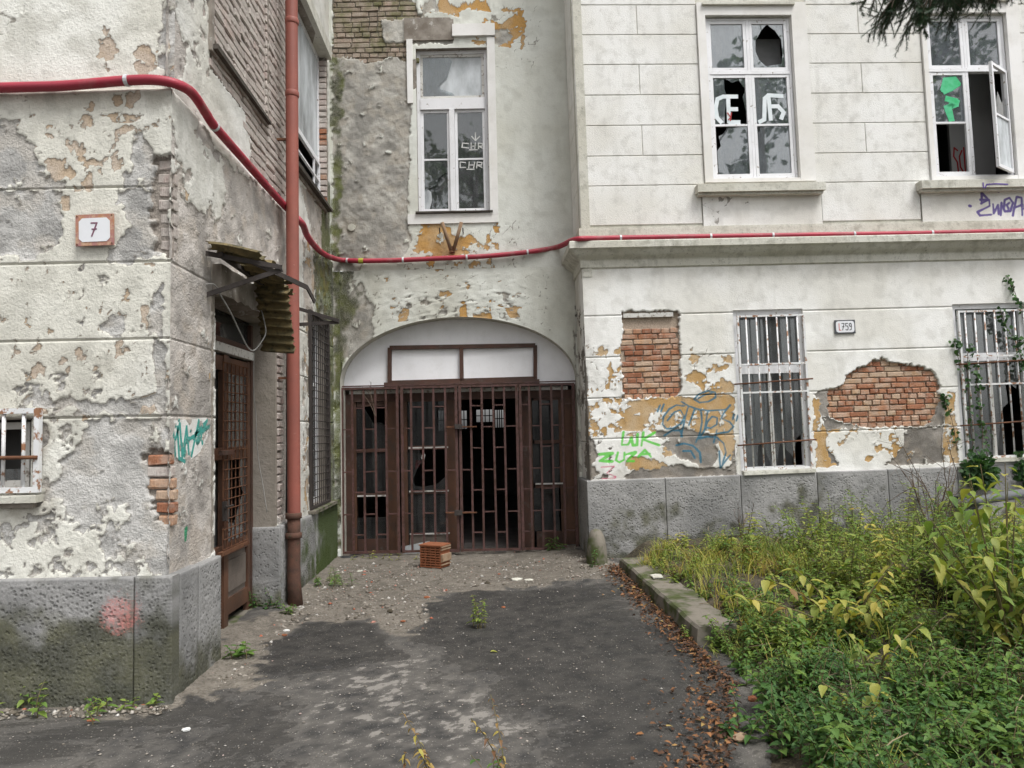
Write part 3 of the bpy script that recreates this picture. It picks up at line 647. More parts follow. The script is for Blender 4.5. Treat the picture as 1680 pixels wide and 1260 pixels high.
# ---- side wall
uD0, uD1 = uSd, FS.px(453, 700)[0]; DH = 2.73; ub0, ub1 = FS.px(353, 60)[0], FS.px(440, 150)[0]
vbw = FS.px(355, 78)[1]; dh = (uD0, uD1, -.2, DH)
bh = (ub0, ub1, vbw, 6.6); uw = (7.72 - YC, FS.px(537, 200)[0], FS.px(538, 343)[1], 6.62)
um_ = (FS.px(507, 700)[0], FS.px(538, 700)[0], FS.px(538, 822)[1], FS.px(537, 531)[1])
LEN = YB - YC
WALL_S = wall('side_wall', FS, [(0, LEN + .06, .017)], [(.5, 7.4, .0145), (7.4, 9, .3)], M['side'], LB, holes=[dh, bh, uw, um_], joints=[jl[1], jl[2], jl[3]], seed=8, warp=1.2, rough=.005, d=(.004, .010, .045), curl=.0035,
    hfun=lambda U, V: -.03 * sstep(vst - .004, vst + .012, V),
    L1=[[(372, 300), (388, 310), (392, 335), (388, 350), (376, 350)], [(362, 95), (385, 130), (378, 140), (365, 120)], [(300, 715), (335, 720), (340, 745), (330, 790), (316, 750)], [(285, 890), (350, 860), (355, 905), (285, 935)],
        [(318, 570), (328, 565), (328, 585), (318, 585)], [(500, 420), (540, 440), (542, 480), (505, 470)], [(300, 300), (312, 320), (305, 330)]],
    L2=[[(276, -20), (286, -20), (306, 60), (313, 90), (308, 128), (285, 130), (270, 60)], [(318, 215), (330, 190), (352, 240), (395, 285), (425, 300), (474, 355), (474, 480), (350, 440), (335, 560), (352, 700), (352, 910), (276, 950), (276, 440), (300, 340), (362, 355), (372, 310), (365, 270)],
        [(276, 255), (290, 300), (300, 330), (362, 360), (352, 520), (276, 560)], [(440, 560), (478, 540), (478, 860), (440, 862)], [(497, 300), (548, 350), (548, 410), (520, 400), (508, 350)], [(276, 420), (352, 420), (352, 680), (276, 680)],
        [(497, 430), (512, 440), (512, 520), (497, 500)]],
    L3=[[(352, -40), (475, -40), (475, 335), (416, 268), (419, 200), (386, 150), (352, 108)], [(446, 575), (476, 565), (478, 846), (450, 848)], [(520, 40), (541, 60), (541, 340), (522, 330)]],
    flakes=[([(276, 560), (352, 560), (352, 690), (276, 690)], 0, .25, 10), ([(497, 380), (548, 400), (548, 840), (497, 840)], 1, .16, 9), ([(276, 130), (352, 230), (352, 400), (276, 300)], 1, .3, 7), ([(497, 380), (548, 400), (548, 840), (497, 840)], 0, .25, 10),
            ([(283, -20), (352, -20), (352, 130), (283, 130)], 1, .38, 8)],
    moss=[([(514, 400), (552, 410), (552, 830), (526, 830)], .1, .85), ([(532, 300), (552, 300), (552, 830), (536, 830)], .06, 1.1)],
    dirt=[([(497, 300), (549, 340), (549, 840), (497, 840)], .1, .3), ([(276, 420), (352, 400), (352, 920), (276, 950)], .1, .22)],
    strokes=[((.045, .30, .26), .035, p) for p in ([(288, 715), (296, 690), (303, 755), (312, 700), (316, 740), (326, 690), (330, 730)], [(291, 700), (290, 745), (305, 757)], [(311, 720), (345, 700)], [(318, 740), (340, 692)])] + [((.02, .28, .13), .045, [(308, 868), (307, 883)])],
    label='grey brown patched render with bare brick high up')
# white plaster scrap behind the teal scrawl
scr = FS.pp([(287, 690), (341, 685), (345, 712), (330, 742), (318, 752), (303, 762), (292, 750)])
MB().prism(FS, [(u, v) for u, v in scr][::-1], -.016, -.0085).build('plaster_scrap', M['smooth'], WALL_S)
for p in ([(290, 720), (297, 695), (301, 752), (308, 700), (312, 748)], [(293, 700), (296, 752), (305, 757)], [(310, 722), (341, 702)], [(316, 748), (328, 690), (334, 728)], [(322, 712), (342, 690)]): MB().ribbon(FS, FS.pp(p), .026, -.0082).build('graffiti', M['spray_teal'], WALL_S)
brickwork(FS, [(352, -30), (475, -30), (475, 335), (416, 268), (419, 200), (386, 150), (352, 108)], -.026, 'brick_grey', WALL_S, course=.08, L=.28, seed=4, limit=296)
# bricked-up window recess
INF = MB().box(FS, ub0 - .05, ub1 + .05, vbw - .05, 6.7, -.30, -.165).build('bricked_up_window', M['concrete'], LB)
brickwork(FS, rectp(ub0, ub1, vbw, 6.55), -.15, 'brick_grey', INF, course=.08, L=.28, seed=6, uv=True, limit=200, clip=True)
reveal(FS, bh, .16, LB, 'concrete', 'LTB', name='recess_reveal')
FJ = Frame(FS.P(ub1, 0, -.16), FS.n, UP)
vq = vbw + .04; jb = MB().box(FJ, 0, .15, vbw - .05, 6.7, -.06, -.012).build('recess_jamb', M['concrete'], LB)
while vq < 6.5:
    brick_at(FJ, .075, vq, .012 + random.uniform(-.008, .008), .15, .066, random.choice(('brick_grey', 'brick_pale')), jb); vq += .08
MB().box(FS, ub0 - .03, ub1 + .02, vbw - .035, vbw, -.14, .03, .006).build('window_sill', M['slate'], LB)
# upper casement in the side wall
reveal(FS, uw, .2, LB, 'concrete', 'LTB'); room(FS, uw, -.2, 2.0, LB)
u0, u1, v0, v1 = uw; vt = v0 + .62
sash(FS, u0 + .25, u1, v0 + .03, v1, -.14, .06, LB, 'wpaint', name='window_frame', bars=[vt], bw=.035)
sash(FS, u0 + .32, u1 - .07, v0 + .09, vt - .04, -.115, .035, LB, 'wpaint', bars=[v0 + .34]); MB().box(FS, u1 - .36, u1 - .335, v0 + .12, vt - .07, -.11, -.085).build('glazing_bar', M['wpaint'], LB)
pane(FS, rectp(u0 + .3, u1 - .06, vt + .04, v1 - .06), -.12, LB, 'glass_frost')
FJ2 = Frame(FS.P(u1, 0, -.14), FS.n, UP); vq = v0 + .04
jb = MB().box(FJ2, 0, .13, v0, v1, -.06, -.012).build('recess_jamb', M['concrete'], LB)
while vq < v1 - .03:
    brick_at(FJ2, .065, vq, .008 + random.uniform(-.008, .01), .125, .064, random.choice(('brick_grey', 'brick_grey', 'brick_pale', 'brick_red')), jb); vq += .077
MB().box(FS, u0, u1 + .05, v0 - .03, v0 + .012, -.13, .05, .006).build('window_sill', M['slate'], LB)
MB().box(FS, u0 - .2, u1 + .06, v1 + .002, v1 + .16, -.14, .05, .004).build('lintel', M['ledge'], LB)
# lower meshed window
reveal(FS, um_, .2, LB); room(FS, um_, -.2, 1.8, LB)
u0, u1, v0, v1 = um_
sash(FS, u0, u1, v0, v1, -.16, .06, LB, 'wpaint', name='window_frame', bars=[v0 + .9 * (v1 - v0) * .72]); MB().box(FS, u0 + .32, u0 + .40, v0 + .07, v1 - .07, -.155, -.125).build('glazing_bar', M['wpaint'], LB)
pane(FS, rectp(u0 + .06, u1 - .06, v0 + .06, v1 - .06), -.15, LB, 'glass_dark')
for i in range(10):
    u = u0 + .02 + (u1 - u0 - .04) * i / 9; MB().tube([FS.P(u, v0 + .01, .012), FS.P(u, v1, .012)], .0055, 5).build('mesh_wire', M['dark_iron'], LB)
for i in range(26):
    v = v0 + .02 + (v1 - v0 - .03) * i / 25; MB().tube([FS.P(u0 + .003, v, .019), FS.P(u1 - .003, v, .019)], .0055, 5).build('mesh_wire', M['dark_iron'], LB)
b = MB(); fw = .03; b.box(FS, u0 - .01, u0 + fw, v0 - .01, v1 + .02, -.01, .03); b.box(FS, u1 - fw, u1 + .01, v0 - .01, v1 + .02, -.01, .03); b.box(FS, u0 + fw, u1 - fw, v1 - .01, v1 + .02, -.01, .03); b.box(FS, u0 + fw, u1 - fw, v0 - .01, v0 + .02, -.01, .03)
b.build('mesh_frame', M['dark_iron'], LB)
MB().box(FS, u0 - .06, LEN - .05, v0 - .05, v0 - .012, -.1, .085, .005).build('window_sill', M['kerb'], LB)
# plinth beyond the door
stone(FS, uD1 + .002, FS.px(478, 850, PN)[0], -.05, vpl, PN, LB, 11, step=.014, mosst=mzs, pit=.009)
FD = Frame(FS.P(uD1, 0, -.24), FS.n, UP)
stone(FD, 0, .24 + PN - .004, -.05, vpl - .006, .018, LB, 12, step=.014, mosst=lambda U, V: .95 - sstep(0, .45, V), green=lambda U, V: .55 - sstep(0, .3, V), pit=.008, margin=.03)
us0 = FS.px(478, 850, PN)[0]; vp2 = v0 - .055
grn = lambda U, V: .35 + .75 * sstep(us0 + .2, LEN - .15, U) * (1 - .4 * sstep(.5, .8, V))
stone(FS, us0 + .004, us0 + (LEN - us0) * .48, -.05, vp2, PN - .01, LB, 13, step=.016, mosst=mzs, green=lambda U, V: grn(U, V) * .95, pit=.006); stone(FS, us0 + (LEN - us0) * .48, LEN, -.05, vp2, PN - .01, LB, 14, step=.016, mosst=mzs, green=grn, pit=.006)
# pier bricks
FSp = [(446, 575), (476, 565), (478, 846), (450, 848)]
PIER = MB().box(FS, uD1 + .01, us0 - .01, vpl - .02, 2.5, -.09, -.05).build('door_pier', M['concrete'], LB)
brickwork(FS, rectp(uD1 + .02, us0 - .03, vpl + .01, 2.45), -.012, 'brick_pale', PIER, course=.077, L=.27, seed=9, uv=True, clip=True)
# reveal of the door
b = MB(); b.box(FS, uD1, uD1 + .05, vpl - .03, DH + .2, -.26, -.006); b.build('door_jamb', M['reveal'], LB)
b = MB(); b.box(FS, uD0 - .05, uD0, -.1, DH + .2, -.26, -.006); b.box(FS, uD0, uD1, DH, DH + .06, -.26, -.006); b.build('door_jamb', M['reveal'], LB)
# concrete hood over the door with a ragged lower edge
lz0, lz1 = 2.71, 2.955; LU0, LU1 = FS.px(361, 460, .05)[0], FS.px(451, 480, .05)[0]; pts = []
for i in range(17):
    k = i / 16; pts.append((LU0 + (LU1 - LU0) * k, lz0 + .02 * random.uniform(-.4, 1) + (.03 if k > .9 else 0)))
top = [(LU0 + (LU1 - LU0) * (1 - i / 12), lz1 - .035 * random.random()) for i in range(13)]
MB().prism(FS, pts + top, -.2, .06).build('door_hood', M['concrete'], LB)

# ---- the side door
DN = -.24
dL, dR = FS.px(353, 700, DN)[0] - .28, FS.px(409, 700, DN)[0]
DOOR = MB().box(FS, dR, dR + .075, 0, 2.7, DN - .05, DN + .02, .002).box(FS, dL - .2, dL - .02, 0, 2.7, DN - .05, DN + .02).build('side_door', M['wood'], LB)
DOOR['label'] = 'brown panelled side door behind a wire grille'
vb0, vb1 = FS.px(380, 584, DN)[1], FS.px(380, 570, DN)[1]
MB().box(FS, dL, dR - .001, vb0, vb1, DN - .04, DN + .045, .002).build('transom_beam', M['wpaint2'], DOOR)
MB().box(FS, dL, dR - .001, vb1 + .001, vb1 + .055, DN - .04, DN + .02, .002).build('transom_rail', M['wood'], DOOR)
pane(FS, rectp(dL, dR, vb1 + .055, 2.72), DN - .02, DOOR, 'glass_dark')
vtop = vb0 - .012; dz = lambda y: FS.px(385, y, DN)[1]
sw = .085
b = MB(); b.box(FS, dL, dL + sw, .02, vtop, DN - .03, DN + .012, .002); b.box(FS, dR - sw, dR - .012, .02, vtop, DN - .03, DN + .012, .002); b.build('stile', M['wood_warm'], DOOR)
lm = FS.px(367, 700, DN)[0]; MB().box(FS, lm - .05, lm + .05, .02, vtop, DN - .03, DN + .022, .002).build('stile', M['wood_warm'], DOOR)
for ya, yb in ((612, 590), (752, 733), (905, 886), (1000, 975)):
    va, vb_ = dz(ya), dz(yb); MB().box(FS, dL + sw, lm - .051, va, vb_, DN - .028, DN + .01, .002).box(FS, lm + .051, dR - sw - .001, va, vb_, DN - .028, DN + .01, .002).build('rail', M['wood_warm'], DOOR)
pane(FS, rectp(lm + .05, dR - sw, dz(733), dz(612)), DN - .01, DOOR, 'glass_dirty')
h0, h1, k0, k1 = lm + .05, dR - sw, dz(886), dz(752)
pane(FS, shard(h0, h1, k0, k1, [(0, 0), (1, 0), (1, 1), (.75, 1), (.68, .75), (.85, .55), (.6, .35), (.4, .2), (.15, .25)]), DN - .01, DOOR, 'glass_dirty')
b = MB(); b.box(FS, dL, dR - sw - .002, dz(976), dz(905), DN - .03, DN - .012); b.build('bottom_panel', M['wood_grey'], DOOR)
b = MB(); b.box(FS, lm + .085, dR - sw - .03, dz(965), dz(915), DN - .014, DN + .004, .002); b.build('raised_panel', M['wood_grey'], DOOR)
gl, gr = FS.px(366, 700, DN + .05)[0], FS.px(405, 700, DN + .05)[0]; g0, g1 = dz(893), dz(600)
for i in range(7):
    u = gl + (gr - gl) * i / 6; MB().tube([FS.P(u, g0, DN + .05), FS.P(u, g1, DN + .05)], .006, 5).build('grille_bar', M['rust'], DOOR)
for i in range(20):
    v = g0 + .02 + (g1 - g0 - .03) * i / 19; MB().tube([FS.P(gl - .01, v, DN + .06), FS.P(gr + .01, v, DN + .06)], .005, 5).build('grille_bar', M['rust'], DOOR)
MB().box(FS, gl - .12, gl + .16, dz(744), dz(737), DN + .06, DN + .09).build('latch_bar', M['wood'], DOOR)
MB().box(FS, gl - .1, gr - .02, dz(897), dz(891), DN + .04, DN + .08).build('grille_rail', M['rust'], DOOR)
MB().box(FS, gl - .03, gl + .015, dz(845), dz(815), DN + .055, DN + .085, .002).tube([FS.P(gl - .05, dz(823), DN + .09), FS.P(gl + .1, dz(823), DN + .10)], .009, 6).build('door_handle', M['dark_iron'], DOOR)
room(FS, (dL - .1, dR + .08, .02, 2.7), DN - .06, 2.2, LB, floor=.02, pad=.5)
MB().box(FS, uD0 + .001, uD1 - .001, -.06, .03, DN - .06, .0, .004).build('door_step', M['kerb'], LB)
# body of the building behind its faces
bb = MB(); bb.box(FS, -.35, LEN + .2, 9, 9.25, -7, .35); bb.build('roof', M['roof'], LB)
# ------------------------------------------------------------------ GATEWAY WALL (back)
GB = thing('gateway_building', 'pale green grey building end with arched gateway below a tall casement window', 'building', (FB.P(1.6, 0, -1)))
WB = FRS.O[0] - XS; WB = float(np.dot(FR.O + np.array((0, RD, 0)) - FB.O, FB.u))      # width of the wall
vmid = FB.px(750, 441)[1]
acx, asp = FB.px(752, 624); ahw = (FB.px(946, 624)[0] - FB.px(558, 624)[0]) / 2; ahh = FB.px(752, 520)[1] - asp
gw = FB.rect(682, 80, 804, 346)
GREY = [(546, 88), (600, 98), (672, 92), (676, 130), (672, 240), (668, 365), (648, 372), (642, 425), (600, 430), (585, 446), (546, 446)]
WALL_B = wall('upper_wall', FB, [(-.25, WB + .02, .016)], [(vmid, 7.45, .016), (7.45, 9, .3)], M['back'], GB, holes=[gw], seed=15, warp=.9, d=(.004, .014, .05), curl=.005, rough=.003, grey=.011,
    L1=[[(690, -10), (745, 12), (800, 3), (806, 20), (772, 14), (740, 25), (705, 12)], [(806, 32), (822, 40), (848, 22), (866, 34), (862, 52), (842, 70), (816, 76), (808, 56)], [(678, 412), (690, 385), (714, 366), (738, 376), (748, 392), (770, 388), (806, 408), (780, 414), (706, 422)],
        [(655, 72), (666, 74), (668, 92), (654, 84)]],
    L2=[GREY, [(624, 30), (700, 28), (742, 62), (742, 70), (672, 72), (660, 95), (630, 66)], [(642, 362), (668, 360), (676, 400), (655, 428), (640, 428)], [(806, 50), (830, 48), (846, 62), (824, 74), (808, 74)]],
    L3=[[(546, -30), (668, -30), (690, 30), (626, 30), (628, 66), (676, 70), (668, 98), (640, 92), (600, 102), (575, 94), (546, 92)], [(668, 100), (684, 100), (684, 140), (676, 150)]],
    flakes=[([(690, -20), (860, -20), (860, 80), (690, 60)], 0, .3, 8), ([(668, 362), (820, 362), (820, 442), (668, 442)], 0, .3, 9), ([(640, -20), (720, -20), (720, 30), (640, 30)], 1, .1, 9)],
    moss=[([(546, -30), (600, -30), (590, 60), (556, 90), (546, 100)], .18, .62), ([(540, 90), (566, 90), (558, 430), (540, 430)], .08, .75)],
    dirt=[(GREY, .05, .25), ([(546, 300), (600, 300), (600, 446), (546, 446)], .2, .5), ([(900, -20), (942, -20), (946, 446), (920, 446)], .15, .25)],  # last strip paints the shading towards the right corner into the plaster colour
    crack=[([(800, 0), (900, 0), (880, 130), (805, 110)], .08, .6), ([(640, 360), (860, 360), (860, 446), (640, 446)], .1, .6)],
    label='pale green grey plaster with bare damp brick at the top left')
brickwork(FB, [(546, -40), (668, -40), (690, 30), (626, 30), (628, 66), (676, 70), (668, 98), (640, 92), (600, 102), (575, 94), (546, 92)], -.03, 'brick_moss', WALL_B, course=.073, L=.25, seed=21, head=.4, tol=-.02)
def arch_v(u):
    x = np.clip(np.abs(u - acx) / ahw, 0, 1); return np.where(np.abs(u - acx) >= ahw - 1e-6, 0.0, asp + ahh * np.sqrt(np.maximum(0, 1 - x ** 2)))
th = np.linspace(math.pi, 0, 150); au = acx + ahw * np.cos(th)
AR = dict(moss=[([(546, 430), (580, 440), (566, 520), (566, 640), (560, 900), (546, 900)], .09, .95), ([(546, 440), (600, 446), (575, 560), (560, 610), (546, 610)], .1, .6)],
          dirt=[([(546, 440), (640, 450), (600, 560), (546, 640)], .15, .55), ([(546, 440), (760, 440), (760, 520), (640, 540), (546, 600)], .15, .3), ([(930, 440), (946, 440), (950, 900), (936, 900)], .1, .35)],
          crack=[([(570, 448), (900, 448), (900, 540), (740, 522), (600, 560)], .05, .85)])
L1A = [[(660, 505), (672, 510), (670, 528), (655, 526)], [(830, 505), (845, 503), (852, 520), (835, 522)], [(718, 478), (738, 477), (742, 485), (722, 486)], [(700, 425), (730, 430), (728, 445), (716, 446)], [(755, 505), (765, 500), (768, 522), (752, 522)], [(775, 515), (806, 512), (808, 524), (778, 524)]]
L2A = [[(552, 500), (590, 470), (612, 500), (612, 540), (612, 560), (560, 590), (552, 590)], [(576, 460), (592, 458), (600, 480), (592, 488), (580, 478)], [(546, 440), (580, 445), (566, 500), (560, 640), (546, 640)]]
def arch_piece(name, ulist, rows, seed, bottom):
    # rows run from the opening's edge up to the middle joint
    nU = len(ulist); n = [(0, 1, 1.0 / (nU - 1))]
    ul = np.asarray(ulist)
    def vm(U, V):
        vb = bottom(U); return vb + V * (vmid - vb)
    global lines
    _l = lines
    calls = []
    def fake(segs, forced=()):
        calls.append(1); return ul if len(calls) == 1 else np.linspace(0, 1, rows)
    lines = fake
    o = wall(name, FB, None, None, M['back'], GB, seed=seed, warp=.8, d=(.006, .015, .05), curl=.008, rough=.004, vmap=vm, L1=L1A, L2=L2A,
             flakes=[([(580, 450), (880, 450), (880, 520), (640, 545)], 0, .52, 11), ([(640, 480), (850, 480), (850, 525), (660, 530)], 1, .42, 13), ([(546, 440), (562, 440), (562, 900), (546, 900)], 1, .15, 8), ([(942, 500), (965, 500), (965, 900), (942, 900)], 1, .1, 8)], **AR)
    lines = _l; return o
arch_piece('arch_wall', au, 46, 16, lambda U: asp + ahh * np.sqrt(np.maximum(0, 1 - ((U - acx) / ahw) ** 2)))
lp = np.linspace(-.25, acx - ahw, 14); rp = np.linspace(acx + ahw, WB + .02, 10)
arch_piece('arch_pier', lp, 190, 17, lambda U: U * 0 - .05); arch_piece('arch_pier', rp, 190, 18, lambda U: U * 0 - .05)
# soffit of the arch and its jambs
prof = [(acx - ahw, -.05), (acx - ahw, asp * .5)] + [(acx + ahw * math.cos(t), asp + ahh * math.sin(t)) for t in np.linspace(math.pi, 0, 60)] + [(acx + ahw, asp * .5), (acx + ahw, -.05)]
Vv = []; Ff = []
for k, (u, v) in enumerate(prof):
    for n in (.003, -.3, -.75): Vv.append(FB.P(u, v, n))
for k in range(len(prof) - 1):
    for q in range(2): Ff.append((k * 3 + q, k * 3 + q + 1, k * 3 + 3 + q + 1, k * 3 + 3 + q))
mesh_np('arch_soffit', Vv, Ff, M['ledge'], GB, True)
# white boarded lunette with a brown frame
TN = -.22; vty = FB.px(752, 634, TN)[1]
pts = [(acx - ahw + .001, vty)] + [(acx + ahw * math.cos(t) * .999, max(vty + .001, asp + ahh * math.sin(t) * .999)) for t in np.linspace(math.pi, 0, 50)] + [(acx + ahw - .001, vty)]
MB().prism(FB, pts[::-1], TN - .04, TN).build('lunette_board', M['tymp'], GB)
LF_ = MB(); a = FB.px(640, 571, TN); b2 = FB.px(878, 567, TN); c = FB.px(640, 629, TN); d2 = FB.px(878, 622, TN); fw = .05
mid0 = FB.px(757, 569, TN); mid1 = FB.px(758, 625, TN)
for p, q, w in ((a, b2, .055), (c, d2, .07), (a, c, fw), (b2, d2, fw), (mid0, mid1, fw)):
    LF_.bar(FB.P(p[0], p[1], TN + .025), FB.P(q[0], q[1], TN + .025), w if abs(p[0] - q[0]) < .2 else .05, .05 if abs(p[0] - q[0]) < .2 else w, UP if abs(p[0] - q[0]) > .2 else FB.n)
LF_.build('lunette_frame', M['wood'], GB)
MB().box(FB, FB.px(632, 632, TN)[0], FB.px(885, 632, TN)[0], FB.px(752, 634, TN)[1] - .01, FB.px(752, 626, TN)[1], TN + .001, TN + .1, .003).build('lunette_sill', M['wood'], GB)

# ---- tall casement above the gate
reveal(FB, gw, .14, GB, 'concrete'); room(FB, gw, -.14, 2.6, GB)
u0, u1, v0, v1 = gw; vt0, vt1 = FB.px(742, 181, -.1)[1], FB.px(742, 163, -.1)[1]; N = -.1
b = MB(); w = .045; b.box(FB, u0, u0 + w, v0, v1, N - .03, N + .03, .002); b.box(FB, u1 - w, u1, v0, v1, N - .03, N + .03, .002); b.box(FB, u0 + w, u1 - w, v1 - w, v1, N - .03, N + .028, .002); b.box(FB, u0 + w, u1 - w, v0, v0 + .03, N - .03, N + .028, .002); b.box(FB, u0 + w, u1 - w, vt0, vt1, N - .03, N + .045, .002)
WIN = b.build('tall_casement', M['wpaint'], GB); WIN['label'] = 'tall white casement with a broken frosted top pane'
um = FB.px(743, 260, N)[0]; vmb = FB.px(742, 262, N)[1]
MB().box(FB, um - .035, um + .035, v0 + .03, vt0, N - .025, N + .05, .002).build('mullion', M['wpaint'], WIN)
for a0, a1 in ((u0 + w, um - .035), (um + .035, u1 - w)):
    sash(FB, a0 + .002, a1 - .002, v0 + .032, vt0 - .004, N - .02, .035, WIN, 'wpaint', bars=[vmb], bw=.012)
sash(FB, u0 + w + .002, u1 - w - .002, vt1 + .004, v1 - w - .002, N - .02, .035, WIN, 'wpaint2')
q = (u0 + w + .03, u1 - w - .03, vt1 + .03, v1 - w - .03)
pane(FB, shard(*q, [(0, 0), (.55, 0), (.5, .1), (.3, .2), (.28, .3), (.42, .5), (.5, .88), (.45, 1), (0, 1)]), N + .002, WIN, 'glass_dirty')
pane(FB, rectp(*q), N - .012, WIN, 'glass_frost')
pa = (u0 + w + .03, um - .06, vmb + .01, vt0 - .03); pb = (um + .06, u1 - w - .03, vmb + .01, vt0 - .03); pc_ = (u0 + w + .03, um - .06, v0 + .06, vmb - .01); pd = (um + .06, u1 - w - .03, v0 + .06, vmb - .01)
pane(FB, rectp(*pa), N, WIN, 'glass_dirty'); pane(FB, rectp(*pb), N, WIN, 'glass_dirty'); pane(FB, rectp(*pd), N, WIN, 'glass_dirty')
pane(FB, rectp(*pc_), N - .028, WIN, 'glass_dirty'); pane(FB, shard(*pc_, [(0, .35), (.25, .45), (.5, .5), (.55, .62), (.85, .75), (1, .72), (1, 1), (0, 1)]), N, WIN, 'glass_dirty')
pane(FB, shard(*pc_, [(0, 0), (.2, 0), (.32, .2), (.28, .36), (.12, .44), (0, .4)]), N, WIN, 'glass_frost')
pane(FB, shard(*pc_, [(.35, 0), (1, 0), (1, .55), (.75, .4), (.6, .12)]), N, WIN, 'glass_dirty')
for grp in ([[(780, 218), (780, 231)], [(774, 224), (780, 231), (787, 224)]], [[(769, 236), (759, 235), (758, 242), (769, 243)]], [[(773, 235), (773, 244)], [(773, 240), (780, 240)], [(780, 235), (779, 244)]], [[(785, 244), (785, 235), (792, 236), (791, 240), (785, 240), (793, 244)]], [[(770, 246), (783, 246)]],
          [[(764, 267), (755, 266), (755, 275), (764, 275)]], [[(770, 266), (769, 276)], [(769, 271), (778, 271)], [(779, 266), (777, 276)]], [[(782, 276), (783, 266), (791, 267), (790, 271), (783, 271), (791, 275)]], [[(766, 278), (778, 278)]]):
    wr = MB()
    for p in grp: wr.ribbon(FB, FB.pp(p, N), .016, N + .0055)
    wr.build('chalk_mark', M['chalk'], WIN)
MB().box(FB, u0 - .03, u1 + .04, v0 - .025, v0 - .002, -.1, .05, .003).build('window_sill', M['slate'], GB)
b = MB(); x0, x1, y0, y1 = FB.rect(805, 62, 818, 366); b.box(FB, u1 + .003, x1, y0 + .12, y1, -.002, .022, .002); b.build('window_surround', M['trim'], GB)
x0, x1, y0, y1 = FB.rect(742, 42, 812, 60); MB().box(FB, x0, x1, y0 + .005, y1, -.002, .045, .004).build('window_surround', M['trim'], GB)
x0, x1, y0, y1 = FB.rect(667, 66, 678, 170); MB().box(FB, x0, x1, y0, y1, -.014, .02, .006).build('window_surround', M['trim'], GB)
x0, x1, y0, y1 = FB.rect(669, 349, 818, 365); MB().box(FB, x0, x1, y0, v0 - .027, -.002, .02, .002).build('window_apron', M['trim'], GB)
x0, x1, y0, y1 = FB.rect(664, 30, 744, 66); MB().box(FB, x0, x1, y0, y1, -.04, .012, .012).build('lintel', M['concrete'], GB)
# two tubes in a V under the window
vt = thing('flag_holder', 'V of two rusty wooden tubes under the tall window above the gate', 'flag holder', FB.P(*FB.px(742, 412), .05))
for x in (725, 757):
    p = FB.px(742 + (x - 742) * .12, 411, .05); q2 = FB.px(x, 364, .16); MB().tube([FB.P(*p, .04), FB.P(*q2, .15)], .024, 8).build('tube', M['clay'], vt, True)
p = FB.px(742, 411, .02); MB().box(FB, p[0] - .03, p[0] + .03, p[1] - .03, p[1] + .05, -.01, .06).build('socket', M['rust'], vt)
for x in (722, 760):
    p = FB.px(x, 382, 0); MB().tube([FB.P(p[0], p[1], -.02), FB.P(p[0], p[1], .06), FB.P(p[0], p[1] + .05, .07)], .008, 6).build('hook', M['dark_iron'], vt)
a = FB.px(577, 373); an = MB(); an.tube([FB.P(a[0], a[1], -.02), FB.P(a[0], a[1], .012)], [.052, .05], 12); an.build('plaster_anchor', M['ledge'], GB)

# ---- timber and glass screen behind the iron gate
SN = -.32
def gz(x, y, n=SN): return FB.px(540 + x / 3.818, 610 + y / 3.818, n)
SCR = MB().box(FB, acx - ahw + .002, acx + ahw - .002, gz(800, 175)[1], gz(800, 128)[1], SN - .05, SN + .03, .002).build('entrance_screen', M['wood'], GB)
SCR['label'] = 'brown timber entrance screen with grimy panes and one leaf open'
MB().box(FB, acx - ahw + .05, acx + ahw - .1, gz(800, 126)[1], gz(800, 104)[1], SN - .05, SN + .035, .003).build('transom_strip', M['wpaint2'], SCR)
vtop = gz(800, 175)[1]; vflo = .0
def post(x0, x1, mat, y1=None, n1=SN + .03, n0=SN - .06): return MB().box(FB, gz(x0, 600)[0], gz(x1, 600)[0], vflo, vtop, n0, n1, .003).build('stile', M[mat], SCR)
post(74, 150, 'wood'); post(150, 172, 'wood_warm', n1=SN + .01); post(366, 432, 'wood_warm'); post(456, 492, 'wood_warm', n1=SN + .01); post(738, 806, 'wood_warm', n1=SN + .015)
post(1196, 1262, 'wood'); post(1262, 1276, 'wood_warm', n1=SN + .01); post(1446, 1480, 'wood_warm', n1=SN + .01); post(1480, 1552, 'wood_warm')
def rails(x0, x1, ys, mat):
    for a, b in ys: MB().box(FB, gz(x0, 0)[0], gz(x1, 0)[0], gz(800, b)[1], gz(800, a)[1], SN - .02, SN + .012, .002).build('rail', M[mat], SCR)
rails(172, 366, ((176, 205), (470, 492), (748, 768), (1035, 1150)), 'wood'); rails(492, 738, ((150, 182), (458, 482), (738, 760)), 'wood'); rails(1276, 1446, ((176, 190), (440, 462), (708, 740), (1010, 1150)), 'wood')
rails(492, 738, ((1012, 1120),), 'wood_grey')
def gp(x0, x1, y0, y1, pts=None, mat='glass_dark'):
    a = gz(x0, y1)[0], gz(x1, y1)[0], gz(800, y1)[1], gz(800, y0)[1]; pane(FB, rectp(*a) if pts is None else shard(*a, pts), SN - .01, SCR, mat)
gp(172, 366, 205, 470, [(0, 0), (1, 0), (1, .5), (.8, .62), (.55, .6), (.3, .9), (.2, 1), (0, 1)]); gp(172, 366, 492, 748); gp(172, 366, 900, 1035)
gp(492, 738, 182, 458); gp(492, 738, 482, 738, [(0, 0), (1, 0), (1, .35), (.75, .15), (.4, .08), (.18, .12), (.15, .3), (.3, .62), (.42, .7), (.3, 1), (0, 1)]); gp(492, 738, 760, 1012)
gp(1276, 1446, 190, 440); gp(1276, 1446, 462, 708); gp(1276, 1446, 740, 1010)
